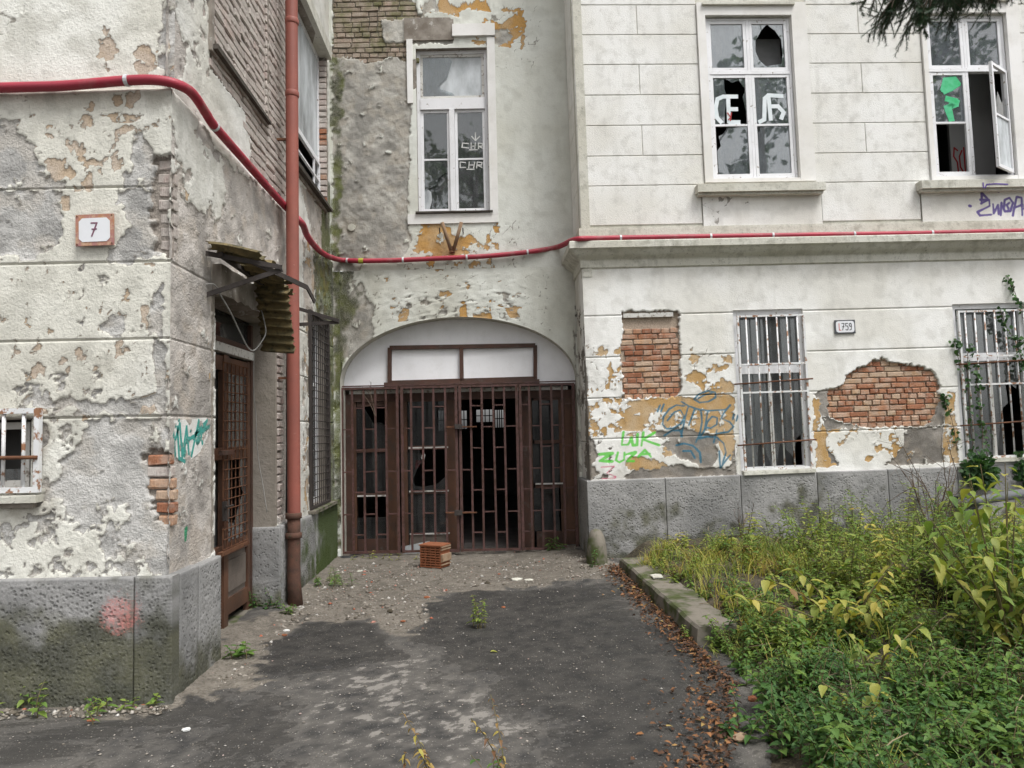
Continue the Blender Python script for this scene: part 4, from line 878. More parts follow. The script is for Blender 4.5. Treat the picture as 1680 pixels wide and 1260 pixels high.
for x0, x1, y in ((172, 366, 764), (492, 738, 1008), (492, 738, 742), (1276, 1446, 712), (492, 738, 470)):
    MB().box(FB, gz(x0, 0)[0], gz(x1, 0)[0], gz(800, y + 5)[1], gz(800, y - 4)[1], SN + .013, SN + .028).build('glazing_bead', M['wpaint2'], SCR)
# open right leaf, swung inwards
lf = Frame(FB.P(gz(1190, 600)[0], 0, SN - .04), -FB.n * -1 * -1 + FB.u * .12, UP)
lo = MB(); lo.box(lf, .02, .1, .03, vtop - .02, -.03, .02); lo.box(lf, .62, .7, .03, vtop - .02, -.03, .02); lo.box(lf, .1, .62, .03, .4, -.025, .015); lo.box(lf, .1, .62, vtop - .12, vtop - .02, -.025, .015); lo.build('open_leaf', M['wood'], SCR)
# passage behind with barred windows at its far end
PD = 9.0; pu0, pu1 = acx - ahw - .8, acx + ahw + 1.2; ph = 3.0; b = MB(); t = .1; zf = -.02
b.box(FB, pu0, pu1, ph, ph + t, -PD, -.76); b.box(FB, pu0 - t, pu0, zf, ph, -PD, -.76); b.box(FB, pu1, pu1 + t, zf, ph, -PD, -.76)
b.box(FB, pu0, acx - ahw - .002, zf, ph, -.84, -.76); b.box(FB, acx + ahw + .002, pu1, zf, ph, -.84, -.76); b.box(FB, acx - ahw, acx + ahw, vty, ph, -.84, -.76); b.box(FB, acx - ahw, acx + ahw, vty - .02, vty + .05, -.84, TN - .04)
def fz(x, y): return FB.px(540 + x / 3.818, 610 + y / 3.818, -PD)
ops = [(*[fz(x, 300)[0] for x in (684, 726)], fz(0, 385)[1], fz(0, 258)[1]), (*[fz(x, 300)[0] for x in (790, 862)], fz(0, 375)[1], fz(0, 262)[1]), (*[fz(x, 300)[0] for x in (922, 1032)], fz(0, 335)[1], fz(0, 258)[1]), (*[fz(x, 300)[0] for x in (1040, 1094)], fz(0, 372)[1], fz(0, 262)[1])]
cu_ = pu0
for (x0, x1, y0, y1) in ops:
    b.box(FB, cu_, x0, zf, ph, -PD - t, -PD); b.box(FB, x0, x1, zf, y0, -PD - t, -PD); b.box(FB, x0, x1, y1, ph, -PD - t, -PD); cu_ = x1
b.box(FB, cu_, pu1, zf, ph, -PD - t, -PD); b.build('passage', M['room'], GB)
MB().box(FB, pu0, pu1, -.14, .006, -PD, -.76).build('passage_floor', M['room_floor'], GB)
for (x0, x1, y0, y1) in ops:
    for i in range(1, 4): MB().box(FB, x0 + (x1 - x0) * i / 4 - .012, x0 + (x1 - x0) * i / 4 + .012, y0, y1, -PD - .06, -PD - .03).build('far_window_bar', M['dark_iron'], GB)
    MB().box(FB, x0, x1, (y0 + y1) / 2 - .012, (y0 + y1) / 2 + .012, -PD - .025, -PD - .01).build('far_window_bar', M['dark_iron'], GB)
MB().box(FB, -.1, WB + .1, 9, 9.25, -10, .3).build('roof', M['roof'], GB)
# scraps behind the gate
tr = thing('glass_sheet', 'leaning grey sheet of glass with white scratch inside the gate', 'glass sheet', FB.P(*gz(560, 1120), -.42)); 
MB().prism(FB, [gz(470, 1135), gz(650, 1128), gz(632, 1055), gz(470, 1090)][::-1], SN + .05, SN + .062).build('sheet', M['glass_frost'], tr)
sc_ = MB(); sc_.ribbon(FB, [gz(560, 1075), gz(578, 1092), gz(592, 1070)], .02, SN + .063); sc_.build('scratch_mark', M['chalk'], tr)
hp = thing('hanging_tag', 'small white tag hanging behind the broken pane of the gate', 'tag', FB.P(*gz(590, 540), -.47)); MB().prism(FB, [gz(580, 545), gz(600, 548), gz(604, 515), gz(585, 510)], SN + .04, SN + .044).build('card', M['paper'], hp)
rf = MB().prism(FB, [gz(530, 620), gz(552, 600), gz(575, 560), gz(536, 555)], SN - .12, SN - .11).build('red_rag', M['spray_red'], None); tag(rf, 'red rag showing through the broken left gate pane', 'rag')

# ---- iron gate in front
GN = -.08
def qz(x, y): return FB.px(540 + x / 3.818, 610 + y / 3.818, GN)
GT = thing('iron_gate', 'red brown iron bar gate closing the arched gateway', 'gate', FB.P(acx, 0, GN))
vg1 = qz(800, 84)[1]; vg0 = .05
def gbar(u0, v0, u1, v1, w=.028, n=GN, mat='iron', par=None, name='bar'): return MB().bar(FB.P(u0, v0, n), FB.P(u1, v1, n), w, .016, UP if abs(v1 - v0) < abs(u1 - u0) else FB.n).build(name, M[mat], par or GT)
def panel(xs, name, frame=True, first=0, vb=vg0, xl=None, xr=None):
    us = [qz(x, 600)[0] for x in xs]; uL, uR = us[0], us[-1]
    b = MB(); 
    for u in (uL, uR): b.bar(FB.P(u, vb, GN), FB.P(u, vg1, GN), .036, .03, FB.n)
    b.bar(FB.P(uL + .018, vg1 - .015, GN), FB.P(uR - .018, vg1 - .015, GN), .028, .03); b.bar(FB.P(uL + .018, vb + .02, GN), FB.P(uR - .018, vb + .02, GN), .028, .03)
    fo = b.build(name, M['iron'], GT)
    for u in us[1:-1]: gbar(u + random.uniform(-.007, .007), vb + .035, u + random.uniform(-.006, .006), vg1 - .03, par=fo, n=GN)
    for g in range(len(us) - 1):
        ys = (347, 614, 880) if (g + first) % 2 == 0 else (214, 478, 742, 1008)
        for y in ys:
            v = qz(800, y)[1]
            if v < vb + .1: continue
            gbar(us[g] + .014, v, us[g + 1] - .014, v + random.uniform(-.004, .004), .024, par=fo, mat='iron')
    return fo
panel([83, 150, 222, 292, 362, 432], 'fixed_panel', first=0); panel([460, 517, 590, 662, 734, 802], 'gate_leaf', first=0)
panel([826, 893, 963, 1037, 1108, 1184], 'gate_leaf', first=0); panel([1206, 1262, 1332, 1402, 1470, 1541], 'fixed_panel', first=1)
gbar(acx - ahw + .01, vg1 + .015, acx + ahw - .01, vg1 + .02, .04, name='top_rail')
for y in (344, 880):
    p = qz(812, y); lk = MB(); lk.box(FB, p[0] - .05, p[0] + .05, p[1] - .03, p[1] + .035, GN + .02, GN + .08, .003); lk.build('padlock', M['dark_iron'], GT)
    gbar(p[0] - .17, p[1], p[0] + .24, p[1] - .004, .03, GN + .022, 'rust', name='hasp')
# ------------------------------------------------------------------ RIGHT BUILDING
RB = thing('stucco_building', 'white stuccoed building with scored blocks, cornice and barred ground floor windows', 'building', FR.P(3, 0, -1))
def z1(*p): return [(930 + x / 4, 480 + y / 4) for x, y in p]
def z2(*p): return [(1260 + x / 4, 480 + y / 4) for x, y in p]
def z5(*p): return [(1120 + x / 3, y / 3) for x, y in p]
vcb = FR.px(1200, 436)[1]; vpl_r = FR.px(1200, 780, .05)[1]
REND = FR.px(1720, 500)[0] + .6
wA = FR.rect(1202, 509, 1332, 769); wC = FR.rect(1562, 499, 1700, 752)
jr = [FR.px(1000, y)[1] for y in (518, 586, 653, 720)]
NICHE = z1((368, 128), (735, 118), (742, 200), (752, 660), (700, 690), (370, 690), (362, 400))
PATCH = z2((400, 640), (490, 610), (520, 550), (580, 500), (650, 480), (690, 455), (755, 430), (800, 455), (860, 455), (930, 475), (1030, 495), (1090, 520), (1110, 560), (1130, 600), (1120, 640), (1130, 720), (1110, 790), (1070, 850), (1040, 875), (900, 880), (700, 885), (560, 870), (480, 840), (410, 815), (400, 740))
BLUE = (.035, .15, .23); GRN = (.10, .55, .05); PNK = (.55, .08, .17)
ST = [(BLUE, .022, z1(*p)) for p in ([(612, 738), (595, 780)], [(637, 733), (618, 780)], [(770, 745), (720, 738), (672, 765), (634, 815), (628, 865), (655, 895), (700, 890), (752, 858), (770, 815), (745, 770), (705, 785), (660, 840)], [(752, 716), (800, 745), (860, 765), (935, 775), (1045, 768)],
      [(795, 755), (772, 840), (752, 945)], [(838, 768), (815, 830), (800, 870)], [(880, 772), (888, 850), (872, 930), (848, 985)], [(835, 700), (868, 665), (925, 645), (975, 655), (978, 688), (930, 715), (870, 722), (835, 700)], [(862, 695), (905, 672), (955, 662)],
      [(925, 845), (955, 812), (988, 822), (985, 865), (945, 890), (912, 885), (925, 845)], [(925, 775), (905, 900), (870, 960)], [(1072, 738), (1030, 790), (1012, 825), (1070, 850), (1095, 880), (1060, 915), (985, 925)], [(1096, 800), (1090, 832)], [(1122, 805), (1112, 842)],
      [(640, 940), (690, 905), (745, 905), (760, 945)], [(850, 965), (920, 945), (985, 950), (1030, 990), (1045, 1050), (1025, 1110), (1015, 1150)], [(1000, 1040), (1003, 1100), (1008, 1152), (1045, 1100), (1075, 1065)], [(720, 1002), (770, 990), (830, 1005), (875, 1050), (882, 1115)], [(765, 1040), (815, 1040), (842, 1085)], [(985, 900), (965, 985)])]
ST += [(GRN, .03, z1(*p)) for p in ([(372, 915), (360, 1000), (402, 998), (424, 952), (432, 1002), (462, 1000), (464, 930)], [(502, 918), (490, 1005)], [(578, 918), (500, 965), (605, 1002)], [(212, 1062), (302, 1054), (214, 1106), (300, 1108)], [(335, 1050), (322, 1100), (345, 1114), (375, 1098), (378, 1050)], [(388, 1062), (452, 1048), (392, 1108), (440, 1106)], [(470, 1078), (512, 1032), (552, 1078)], [(484, 1062), (545, 1058)])]
ST += [(PNK, .014, z1((225, 1146), (312, 1140), (262, 1185), (322, 1208), (318, 1216), (232, 1222)))]
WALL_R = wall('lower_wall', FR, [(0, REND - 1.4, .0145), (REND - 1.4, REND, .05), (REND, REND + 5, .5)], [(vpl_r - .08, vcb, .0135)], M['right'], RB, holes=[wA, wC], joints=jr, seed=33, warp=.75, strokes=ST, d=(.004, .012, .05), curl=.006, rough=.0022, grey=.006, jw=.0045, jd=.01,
    L1=[z1(*p) for p in ([(230, 690), (400, 705), (560, 700), (760, 682), (850, 700), (900, 660), (980, 632), (1010, 660), (1095, 690), (1100, 930), (1000, 935), (900, 905), (780, 870), (640, 890), (560, 850), (590, 790), (480, 800), (400, 822), (290, 785), (265, 730)],
        [(275, 875), (330, 830), (440, 812), (530, 830), (536, 880), (430, 908), (320, 908)], [(396, 1075), (500, 1080), (620, 1112), (700, 1130), (680, 1165), (560, 1155), (450, 1170), (385, 1160)], [(175, 355), (240, 350), (236, 415), (182, 415)], [(258, 640), (275, 570), (295, 535), (330, 560), (322, 640)],
        [(1012, 562), (1050, 575), (1090, 600), (1090, 665), (1030, 655), (1005, 600)], [(818, 505), (880, 530), (908, 540), (870, 592), (840, 560)], [(840, 408), (872, 420), (852, 482)], [(310, 380), (360, 352), (362, 405), (320, 410)], [(265, 490), (290, 455), (310, 510), (350, 525), (290, 525)], [(1000, 495), (1040, 465), (1080, 488), (1020, 510)], [(808, 365), (828, 358), (830, 388), (812, 388)],
        [(150, 820), (230, 830), (180, 870), (150, 860)], [(600, 985), (700, 1000), (720, 1060), (640, 1080)], [(980, 940), (1100, 930), (1105, 1120), (1030, 1060)])] +
       [z2(*p) for p in ([(302, 690), (345, 700), (342, 850), (400, 890), (372, 1000), (430, 1100), (466, 1142), (320, 1152), (304, 900)], [(1160, 880), (1245, 890), (1250, 1112), (1150, 1112)], [(1165, 655), (1230, 650), (1235, 880), (1165, 870)])],
    L2=[z1(*p) for p in ([(578, 908), (760, 890), (900, 925), (1010, 942), (985, 1000), (1000, 1080), (960, 1140), (880, 1142), (760, 1090), (700, 1062), (612, 1002), (640, 965), (580, 945)], [(365, 1210), (450, 1168), (560, 1160), (700, 1130), (900, 1150), (1095, 1150), (1100, 1200), (380, 1228)], [(118, 470), (140, 520), (138, 690), (150, 900), (120, 900)],
        [(120, 900), (190, 985), (205, 1060), (165, 1125), (222, 1190), (165, 1225), (118, 1225)], [(1095, 1000), (1115, 1000), (1115, 1200), (1070, 1200)])] +
       [z2(*p) for p in ([(300, 660), (400, 635), (398, 815), (480, 850), (640, 892), (385, 895), (345, 800), (345, 700)], [(1108, 660), (1150, 690), (1168, 770), (1150, 870), (1040, 882), (1100, 800)], [(895, 888), (1155, 885), (1150, 1118), (750, 1128), (830, 1092), (892, 1000)], [(376, 1010), (440, 1090), (465, 1142), (410, 1120)])],
    L3=[NICHE, PATCH],
    flakes=[(z1((120, 340), (360, 340), (360, 680), (120, 690)), 0, .36, 9), (z1((750, 360), (1090, 360), (1090, 680), (750, 680)), 0, .30, 9), (z1((130, 690), (1090, 690), (1090, 940), (130, 940)), 0, .2, 10), (z1((130, 930), (400, 930), (400, 1220), (130, 1220)), 1, .42, 7), (z2((300, 640), (1240, 870), (1240, 1120), (300, 1120)), 0, .4, 8)],
    dirt=[(z1((100, -170), (3100, -200), (3100, -120), (100, -100)), .12, .3), (z1((1070, -40), (1080, 100), (1600, 90), (1600, -40)), .15, .12), (z1((100, 60), (200, 60), (180, 500), (120, 1230), (100, 1230)), .06, .3), (z2((850, 880), (1160, 880), (1160, 1120), (750, 1120)), .05, .4), (z1((120, 1180), (1100, 1140), (1100, 1220), (120, 1240)), .05, .5)],
    crack=[(z1((750, 360), (1090, 360), (1090, 680), (750, 680)), .08, .42), (z1((120, 400), (360, 400), (360, 690), (120, 690)), .08, .4), (z2((640, 880), (900, 890), (880, 1040), (700, 1130)), .05, .35)],
    label='white stucco with ochre and grey bald patches, graffiti and bare brick')
nb = brickwork(FR, z1((368, 235), (735, 215), (752, 660), (700, 695), (370, 695), (362, 400)), -.03, 'brick_red', WALL_R, course=.068, L=.24, seed=41, tol=.035)
nb = brickwork(FR, PATCH, -.026, 'brick_red', WALL_R, course=.0695, L=.235, seed=42, tol=.0, head=.45)
x0, x1, y0, y1 = FR.rect(1023, 514, 1105, 519); MB().box(FR, x0, x1, y0, y1, -.06, -.008, .002).build('niche_batten', M['wpaint2'], RB)
# short return towards the gateway
jrs = [FRS.px(950, y)[1] for y in (520, 590, 657, 724)]
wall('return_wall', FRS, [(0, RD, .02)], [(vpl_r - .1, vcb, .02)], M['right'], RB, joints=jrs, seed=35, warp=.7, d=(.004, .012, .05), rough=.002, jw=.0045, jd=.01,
     flakes=[([(938, 500), (965, 500), (975, 900), (945, 900)], 1, .12, 7)], L2=[[(958, 590), (968, 590), (972, 790), (962, 790)]], dirt=[([(930, 440), (950, 440), (955, 800), (940, 800)], .2, .5)])
# plinth of the right building
PNR = .06
xs = [958, 1093, 1217, 1343, 1460, 1575, 1690, 1810, 1930, 2050, 2170, 2290, 2400]; us = [FR.px(x, 830, PNR)[0] for x in xs]; us[0] = -PNR
for i in range(len(us) - 1): stone(FR, us[i], us[i + 1], -.1, vpl_r, PNR, RB, 50 + i, step=.0095 if i < 7 else .03, sc=40, pit=.008, margin=.045, mosst=lambda U, V: .62 - sstep(.1, .9, V) * .55 + .5 * fbm(U * 1.1, V * 1.6, 2, 501), ribs=True)
stone(FRS, 0, RD - .02, -.1, vpl_r - .004, PNR, RB, 60, step=.018, sc=24, mosst=lambda U, V: .5 - sstep(.1, .8, V) * .6)
# cornice
def sweep(name, prof, mat, off0=0.0):
    V = []; F = []
    for (n, v) in prof:
        V += [FRS.P(0, v, n), FR.P(0, v, 0) + (FR.n * n - FR.u * n), FR.P(REND + 5, v, n)]
    k = len(prof)
    for i in range(k - 1):
        for q in range(2): F.append((i * 3 + q, (i + 1) * 3 + q, (i + 1) * 3 + q + 1, i * 3 + q + 1))
    o = mesh_np(name, V, F, M[mat], RB); return o
vy = lambda y: FR.px(1200, y)[1]
vt = vy(396); va = vy(407)
sweep('cornice', [(-.02, vt + .055), (.06, vt + .04), (.165, vt), (.17, vt - .01), (.17, va), (.155, va - .008), (.135, va - .02), (.11, va - .05), (.085, va - .075), (.05, va - .10), (.03, va - .115), (.022, va - .13), (.022, vcb + .012), (.0, vcb - .004)], 'ledge')
sweep('string_band', [(-.02, vy(370)), (.022, vy(370.5)), (.024, vy(374)), (.024, vt + .045), (-.02, vt + .04)], 'ledge')

# ---- scored stucco blocks of the upper storey
MB().box(FRS, 0, RD + .01, vcb - .1, 9, -.12, -.012).build('upper_wall', M['ledge'], RB)
uA = FR.rect(1141, 6, 1338, 300); uC = FR.rect(1506, 0, 1690, 298)     # architraves
hA = FR.rect(1157, 28, 1311, 292); hC = FR.rect(1517, 24, 1667, 288)     # openings
uwb = MB(); cu_ = 0.0
for h_ in (hA, hC):
    uwb.box(FR, cu_, h_[0], vcb - .1, 9, -.12, -.012); uwb.box(FR, h_[0], h_[1], vcb - .1, h_[2], -.12, -.012); uwb.box(FR, h_[0], h_[1], h_[3], 9, -.12, -.012); cu_ = h_[1]
uwb.box(FR, cu_, REND + 5, vcb - .1, 9, -.12, -.012); uwb.build('upper_wall', M['ledge'], RB)
rows = [FR.px(1000, y)[1] for y in (370, 305, 256, 206, 156, 106, 57, 8, -42, -92, -142, -192, -242)]
apA = (FR.px(1152, 340)[0], FR.px(1348, 340)[0]); apC = (FR.px(1511, 340)[0], FR.px(1712, 340)[0]); vsA = FR.px(1250, 316)[1]
g = .004
def block(fr, u0, u1, v0, v1): 
    if u1 - u0 < .03: return
    b = MB(); c = .006; V = []
    for (du, n) in ((0, -.03), (0, -c), (c, .0)):
        for (uu, vv_) in ((u0 + g + du, v0 + g + du), (u1 - g - du, v0 + g + du), (u1 - g - du, v1 - g - du), (u0 + g + du, v1 - g - du)): V.append(fr.P(uu, vv_, n + random.uniform(-.0006, .0006)))
    F = [(8, 9, 10, 11)]
    for r in range(2):
        for k in range(4): F.append((r * 4 + k, r * 4 + (k + 1) % 4, r * 4 + 4 + (k + 1) % 4, r * 4 + 4 + k))
    b.add(V, F).build('stucco_block', M['smooth'], RB)
jx1 = FR.px(1049, 130)[0]; jx2 = FR.px(1414, 130)[0]; jx3 = FR.px(1414, 130)[0] + (apC[0] - apA[0])
for r in range(len(rows) - 1):
    a, b_ = rows[r], rows[r + 1]; low = r == 0
    LA, RA = (apA if low else (uA[0], uA[1])); LC, RC = (apC if low else (uC[0], uC[1]))
    spl = (r % 2 == 0) and r > 0
    if a > uA[3]: segs = [(0, jx1), (jx1, LA), (LA, RA), (RA, jx2), (jx2, LC), (LC, RC), (RC, REND + 5)]
    else:
        segs = [(0, jx1), (jx1, LA), (RA, jx2), (jx2, LC), (RC, REND + 5)] if spl else [(0, LA), (RA, LC), (RC, REND + 5)]
    for s0, s1 in segs: block(FR, s0, s1, a, b_)
    block(FRS, .0, RD, a, b_)
def apron(ap, seed, strokes=()):
    wall('window_apron', FR, [(ap[0] + .004, ap[1] - .004, .014)], [(vy(371), vsA - .01, .012)], M['right'], RB, seed=seed, strokes=strokes, rough=.0015, hfun=lambda U, V: .012 + U * 0,
         crack=[([(1150, 318), (1240, 318), (1240, 372), (1150, 372)], .05, .38)], flakes=[])
PUR = (.075, .04, .25)
PP = [z5(*p) for p in ([(1470, 1003), (1468, 950), (1482, 905)], [(1468, 950), (1502, 985), (1466, 1003)], [(1462, 985), (1505, 985), (1508, 1015), (1448, 1045), (1460, 1062), (1515, 1058)], [(1524, 1005), (1528, 1052), (1548, 1010), (1552, 1055)], [(1566, 1000), (1562, 1060)], [(1578, 1020), (1582, 985), (1605, 975), (1622, 1000), (1610, 1040), (1582, 1042), (1574, 1020)], [(1604, 1000), (1592, 1010), (1600, 1028)], [(1622, 1062), (1640, 970), (1665, 975), (1668, 1060)], [(1626, 1025), (1668, 1010)], [(1408, 1014), (1414, 1016)], [(1546, 940), (1552, 944)], [(1676, 1030), (1692, 975), (1705, 1050)])]
apron(apA, 71); apron(apC, 72, [(PUR, .03, p) for p in PP])
for p in ([(1488, 925), (1496, 908), (1540, 905), (1600, 907)], [(1480, 925), (1478, 900)]): MB().ribbon(FR, FR.pp(z5(*p), .13), .016, .1325).build('graffiti', M['spray_purple'], RB)
# ---- upper windows
def architrave(A, h, name='architrave'):
    b = MB(); n1 = .03; b.box(FR, A[0] + .002, h[0] - .012, A[2] + .02, A[3], -.01, n1, .001); b.box(FR, h[1] + .012, A[1] - .002, A[2] + .02, A[3], -.01, n1, .001); b.box(FR, h[0] - .0115, h[1] + .0115, h[3] + .012, A[3], -.01, n1, .001)
    b.box(FR, h[0] - .012, h[1] + .012, A[2] + .02, h[2] - .002, -.01, n1 - .006)
    o = b.build(name, M['trim'], RB); 
    m = MB(); m.box(FR, h[0] - .05, h[1] + .05, A[3] - .045, A[3] - .01, n1 + .0005, n1 + .035, .001); m.build('head_moulding', M['ledge'], RB); return o
def upper_window(h, A, label, sill):
    architrave(A, h); N = -.05; u0, u1, v0, v1 = h
    reveal(FR, h, .12, RB, 'trim', th=.05, n1=-.011); room(FR, h, -.12, 2.6, RB)
    b = MB(); w = .03; 
    b.box(FR, u0, u0 + w, v0, v1, N - .05, N + .02, .001); b.box(FR, u1 - w, u1, v0, v1, N - .05, N + .02, .001); b.box(FR, u0 + w, u1 - w, v1 - w, v1, N - .05, N + .018, .001); b.box(FR, u0 + w, u1 - w, v0, v0 + w, N - .05, N + .018, .001)
    um = (u0 + u1) / 2; vtr = v1 - (v1 - v0) * .335
    b.box(FR, u0 + w, u1 - w, vtr - .03, vtr + .012, N - .05, N + .022, .001); b.box(FR, um - .018, um + .018, v0 + w, vtr - .0305, N - .05, N + .015, .001); b.box(FR, um - .018, um + .018, vtr + .0125, v1 - w, N - .05, N + .015, .001)
    W = b.build('casement_window', M['wpaint'], RB); W['label'] = label
    s = MB(); a = FR.px(sill[0], 309, .08)[0]; c = FR.px(sill[1], 309, .08)[0]; sv1 = FR.px(1250, 301, .1)[1]; sv0 = FR.px(1250, 318, .1)[1]
    s.box(FR, a, c, sv0 + .03, sv1, -.01, .13, .002); s.box(FR, a + .02, c - .02, sv0, sv0 + .0295, -.01, .095, .002); s.build('window_sill', M['ledge'], RB)
    cells = dict(TL=(u0 + w, um - .018, vtr + .013, v1 - w), TR=(um + .018, u1 - w, vtr + .013, v1 - w), L=(u0 + w, um - .018, v0 + w, vtr - .031), R=(um + .018, u1 - w, v0 + w, vtr - .031))
    return W, N, cells
def inset(c, d): return (c[0] + d, c[1] - d, c[2] + d, c[3] - d)
W1, N, C1 = upper_window(hA, uA, 'white six pane casement with broken glass and white sprayed letters', (1143, 1352))
for k in ('TL', 'TR'): sash(FR, *inset(C1[k], .003), N - .02, .038, W1)
for k in ('L', 'R'): sash(FR, *inset(C1[k], .003), N - .02, .038, W1, bars=[(C1[k][2] + C1[k][3]) / 2 + .01], bw=.013)
def halves(c):
    m = (c[2] + c[3]) / 2 + .01; d = .04
    return (c[0] + d, c[1] - d, m + .012, c[3] - d), (c[0] + d, c[1] - d, c[2] + d, m - .012)
NP = N - .005
pane(FR, rectp(*inset(C1['TL'], .04)), NP, W1)
c = inset(C1['TR'], .04)
pane(FR, shard(*c, [(0, 0), (.4, .05), (.2, .2), (.1, .4), (.12, .62), (.3, .85), (.5, 1), (0, 1)]), NP, W1); pane(FR, shard(*c, [(.5, 1), (.75, .85), (.92, .66), (.93, .3), (.88, .1), (.4, .05), (0, 0), (1, 0), (1, 1)]), NP, W1)
t, bt = halves(C1['L'])
pane(FR, shard(*t, [(0, 0), (.3, 0), (.33, .3), (.42, .6), (.35, .75), (.35, 1), (0, 1)]), NP, W1); pane(FR, shard(*t, [(.35, 1), (.6, .9), (.8, .95), (1, .75), (.9, .6), (1, .2), (.78, .25), (.9, .4), (.86, .5), (1, .7), (1, 1)][:6] + [(1, .2), (1, 1)]), NP, W1)
pane(FR, shard(*bt, [(.05, 0), (1, 0), (1, 1), (.4, 1), (.25, .85), (.1, .8), (.15, .6), (.03, .5)]), NP, W1)
t2, b2 = halves(C1['R'])
pane(FR, rectp(*t2), NP, W1); pane(FR, shard(*b2, [(0, 0), (1, 0), (1, 1), (.12, 1), (.1, .9), (0, .85)]), NP, W1)
# sprayed letters
L_ = lambda c, *p: shard(*c, p)
def sprayed(name, mat, fr, groups, w, n):
    for gr_ in groups:
        sp = MB()
        for p in gr_: sp.ribbon(fr, p, w, n); n += .0003
        sp.build(name, M[mat], W1 if fr is FR and n > -.1 else RB)
sprayed('sprayed_letter', 'spray_white', FR, ([L_(t, (.3, .6), (.12, .55), (.05, .35), (.08, .15), (.2, .05))], [L_(t, (.45, .62), (.44, .05)), L_(t, (.3, .6), (.72, .6)), L_(t, (.45, .33), (.7, .33)), L_(t, (.45, .05), (.75, .05))],
    [L_(t2, (.25, .1), (.3, .55), (.42, .62), (.45, .1)), L_(t2, (.42, .62), (.85, .6)), L_(t2, (.45, .38), (.7, .38), (.86, .25), (.78, .12)), L_(t2, (.25, .1), (.1, .05))]), .052, NP + .005)
sprayed('red_scribble', 'spray_red', FR, ([L_(t, (.4, .25), (.5, .15), (.42, .1))], [L_(t, (.52, .25), (.48, .08))]), .014, NP + .0095)
MB().box(FR, C1['TR'][0] + .05, C1['R'][1] + .02, C1['L'][2], C1['TL'][3] - .1, -.32, -.30).build('inner_sash', M['curtain'], W1)

W2, N, C2 = upper_window(hC, uC, 'white casement with green spray and its right leaf swung open', (1509, 1712))
for k in ('TL', 'TR'): sash(FR, *inset(C2[k], .003), N - .02, .038, W2); pane(FR, rectp(*inset(C2[k], .04)), NP, W2, 'glass')
sash(FR, *inset(C2['L'], .003), N - .02, .038, W2, bars=[(C2['L'][2] + C2['L'][3]) / 2 + .01], bw=.013)
t, bt = halves(C2['L']); pane(FR, rectp(*t), NP, W2)
for p in (L_(t, (.35, .7), (.45, .9), (.75, .92), (.85, .82), (.6, .72), (.38, .66), (.5, .8), (.7, .82)), L_(t, (.75, .45), (.45, .5), (.8, .42)), L_(t, (.4, .3), (.75, .38)), L_(t, (.62, .4), (.45, .25), (.55, .05), (.5, .3))): MB().ribbon(FR, p, .075, NP + .005).build('green_spray', M['spray_green'], W2)
# open leaf hinged on the right
c = C2['R']; ang = R(33); hx = c[1] - .004
FO = Frame(FR.P(hx, 0, N + .02), -FR.u * math.cos(ang) + FR.n * math.sin(ang), FR.v)
FO = Frame(FR.P(hx, 0, N + .02) + (-FR.u * math.cos(ang) + FR.n * math.sin(ang)) * (c[1] - c[0] - .01), FR.u * math.cos(ang) - FR.n * math.sin(ang), FR.v)
lw = c[1] - c[0] - .012; sash(FO, 0, lw, c[2] + .005, c[3] - .005, 0, .038, W2, bars=[(c[2] + c[3]) / 2 + .01], bw=.013, name='open_leaf')
t, bt = halves((0, lw, c[2], c[3])); pane(FO, rectp(*bt), .012, W2, 'glass_frost'); pane(FO, shard(*t, [(0, 0), (1, 0), (1, .45), (.6, .3), (.35, .5), (.2, .3)]), .012, W2, 'glass_dirty')
# pale inner wall with red scrawl seen through the opening
ir = c; MB().box(FR, ir[0] + .16, ir[1] + .3, ir[2] - .3, ir[3] + .6, -.75, -.70).build('inner_wall', M['room_white'], RB)
q = (ir[0] + .18, ir[1], ir[2], ir[3])
for p in (L_(q, (.25, .42), (.1, .45), (.05, .36), (.2, .3), (.22, .2), (.05, .18)), L_(q, (.45, .42), (.32, .36), (.33, .25), (.45, .2)), L_(q, (.0, .05), (.2, .12), (.5, .02)), L_(q, (.55, .45), (.55, .2))): MB().ribbon(FR, p, .022, -.699).build('red_graffiti', M['spray_red'], RB)

